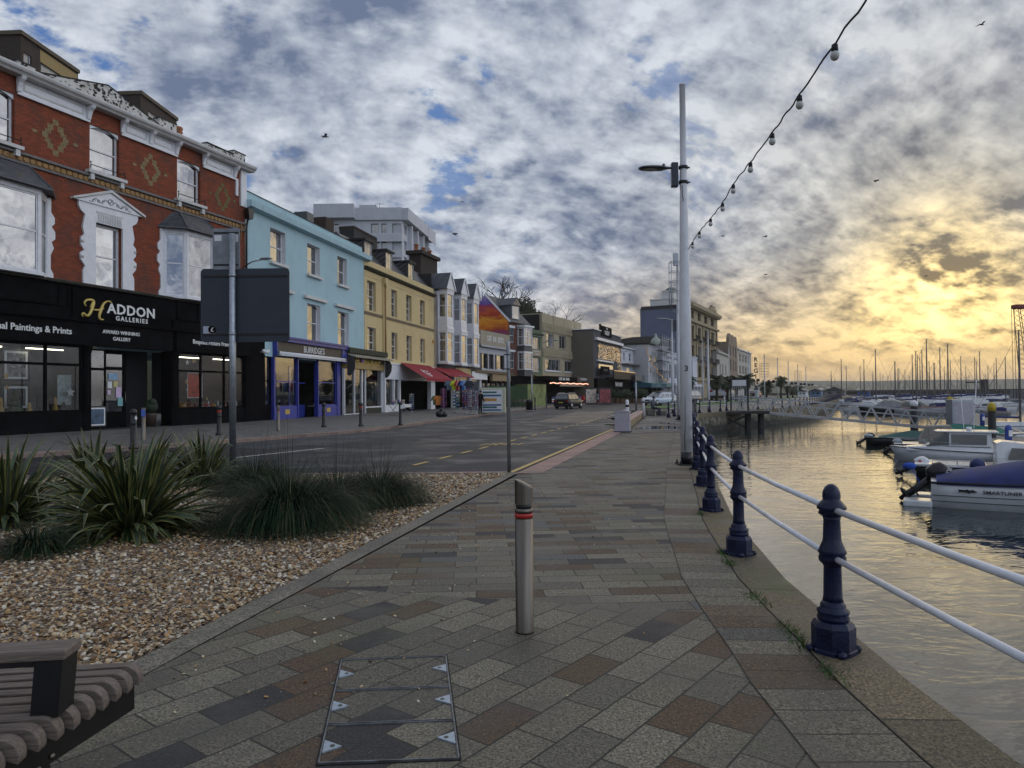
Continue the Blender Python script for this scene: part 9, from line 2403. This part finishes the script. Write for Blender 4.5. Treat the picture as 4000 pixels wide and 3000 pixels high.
p = at(*Y5(1878, 395), 48); a = AX; sc_ = (p.z - WATER_Z) / 11.3; dup(proto, V((p.x, 48, WATER_Z)) - V((cos(a), sin(a), 0)) * 4.8 * sc_, a, 'yacht with a heavy mast close to the right edge', sc_)
# breakwater, sheds, huts and crane
bw = tag(MB().prism([(40, 395, -4), (420, 330, -4), (420, 345, -4), (40, 410, -4)], (0, 0, 5.0)).prism([(150, 375, 1.0), (420, 328, 1.0), (420, 331, 1.0), (150, 378, 1.0)], (0, 0, 1.2)).build('breakwater', mat('dark breakwater', (.05, .048, .045), .9, .3, .2)), 'long dark breakwater wall closing off the marina', 'breakwater')
m_shed = mat('grey shed', (.22, .22, .22), .8, .2); m_hutb = mat('blue hut', (.12, .22, .34), .7, .2)
def hut(zx, zy, Y, w_, h, m, lab, z0=0.):
 p = at(*Z8(zx, zy), Y); t_ = thing('hut', lab, 'hut', (p.x, Y, z0), radians(-30)); MB().box(-w_ / 2, w_ / 2, -2, 2, 0, h).build('wall', m, t_); MB().prism([(-w_ / 2 - .3, -2.3, h), (w_ / 2 + .3, -2.3, h), (0, -2.3, h + w_ * .22)], (0, 4.6, 0)).build('roof', m_slate, t_); MB().box(-w_ * .3, -w_ * .1, -2.03, -2.0, .9, h - .4).box(w_ * .1, w_ * .3, -2.03, -2.0, .9, h - .4).build('window', m_glassd, t_)
hut(330, 690, 205, 3, 1.8, m_hutb, 'small blue kiosk with a pitched roof on the quay'); hut(455, 690, 255, 7, 1.8, m_shed, 'low grey harbour building beyond the blue kiosk'); hut(655, 680, 300, 4.5, 2.0, mat('blue tent', (.05, .12, .35)), 'blue canopy roof beyond the quay', -.6); hut(915, 700, 240, 4, 2.4, m_shed, 'dark shed among the yachts', -1.4); hut(240, 690, 200, 2.2, 1.7, m_trim, 'little white hut left of the blue kiosk')
p = at(*Z7(1540, 1385), 170); t_ = thing('inflatable_figure', 'pale rounded inflatable figure with a dark hat near the palms', 'inflatable', (p.x, 170, 0)); t_.scale = (.27,) * 3; MB().lathe([(1.2, 0), (1.9, 1), (2.1, 2.6), (1.6, 4.2), (1.9, 5.2), (2.2, 6.4), (1.8, 7.6), (1.0, 8.3)], n=16).build('body', m_stw, t_); MB().lathe([(2.0, 8.0), (2.0, 8.3), (1.2, 8.35), (1.2, 9.4), (.01, 9.5)], n=16).build('hat', m_cov, t_)
cr = thing('crane', 'dark lattice crane boom with a red head at the right edge', 'crane'); c1, c0 = at(*Z8(1712, 92), 130), at(*Z8(1775, 520), 130)
def lattice(mb, a, b_, w0, w1, n):
 d = (b_ - a); e1 = V((1, 0, 0)); e2 = V((0, 1, 0)); P_ = []
 for i in range(n + 1): f = i / n; w_ = w0 + (w1 - w0) * f; P_.append([a + d * f + e1 * w_ * sx_ + e2 * w_ * sy_ for sx_, sy_ in ((-1, -1), (1, -1), (1, 1), (-1, 1))])
 for i in range(n):
  for k in range(4): mb.beam(P_[i][k], P_[i + 1][k], .09); mb.beam(P_[i][k], P_[i + 1][(k + 1) % 4], .045)
mb = MB(); lattice(mb, c1, c0, .6, 1.0, 13); mb.build('boom', m_matt, cr); MB().box(c1.x - 1.1, c1.x + 1.1, c1.y - .7, c1.y + .7, c1.z - .2, c1.z + .6).build('boom_head', mat('crane red', (.20, .025, .015), .6), cr, bev=.2)
MB().tube([c1 + V((-1.4, 0, 0)), c1 + V((-1.3, 0, -17))], .05, 4).tube([c1 + V((-.9, 0, 0)), c1 + V((-.8, 0, -17))], .05, 4).box(c1.x - 1.8, c1.x - .4, c1.y - .5, c1.y + .5, c1.z - 18, c1.z - 17).build('hoist_ropes', m_matt, cr); MB().box(c0.x - 2, c0.x + 5, c0.y - 2, c0.y + 2, -3, 1.5).build('cab', m_shed, cr)
tl = thing('boat_hoist', 'dark hoist arm standing on the breakwater', 'hoist', at(*Y5(1510, 1110), 330)); MB().box(-1.0, 1.0, -1, 1, -2, 8.3).box(-8.5, 1.0, -.5, .5, 6.6, 7.3).build('frame', m_matt, tl)
# ================================================================== haze between here and the far shore
hz_m = bpy.data.materials.new('haze air'); hz_m.use_nodes = True; t = NT(hz_m.node_tree); o = t.n('ShaderNodeOutputMaterial'); v_ = t.n('ShaderNodeVolumePrincipled')
v_.inputs['Color'].default_value = (.95, .90, .82, 1); v_.inputs['Density'].default_value = .0002; v_.inputs['Anisotropy'].default_value = .3
t.t.links.new(v_.outputs[0], o.inputs['Volume'])
hb = MB().box(-1000, 6100, -80, 9100, -6.5, 75).build('haze', hz_m); hb['kind'] = 'stuff'
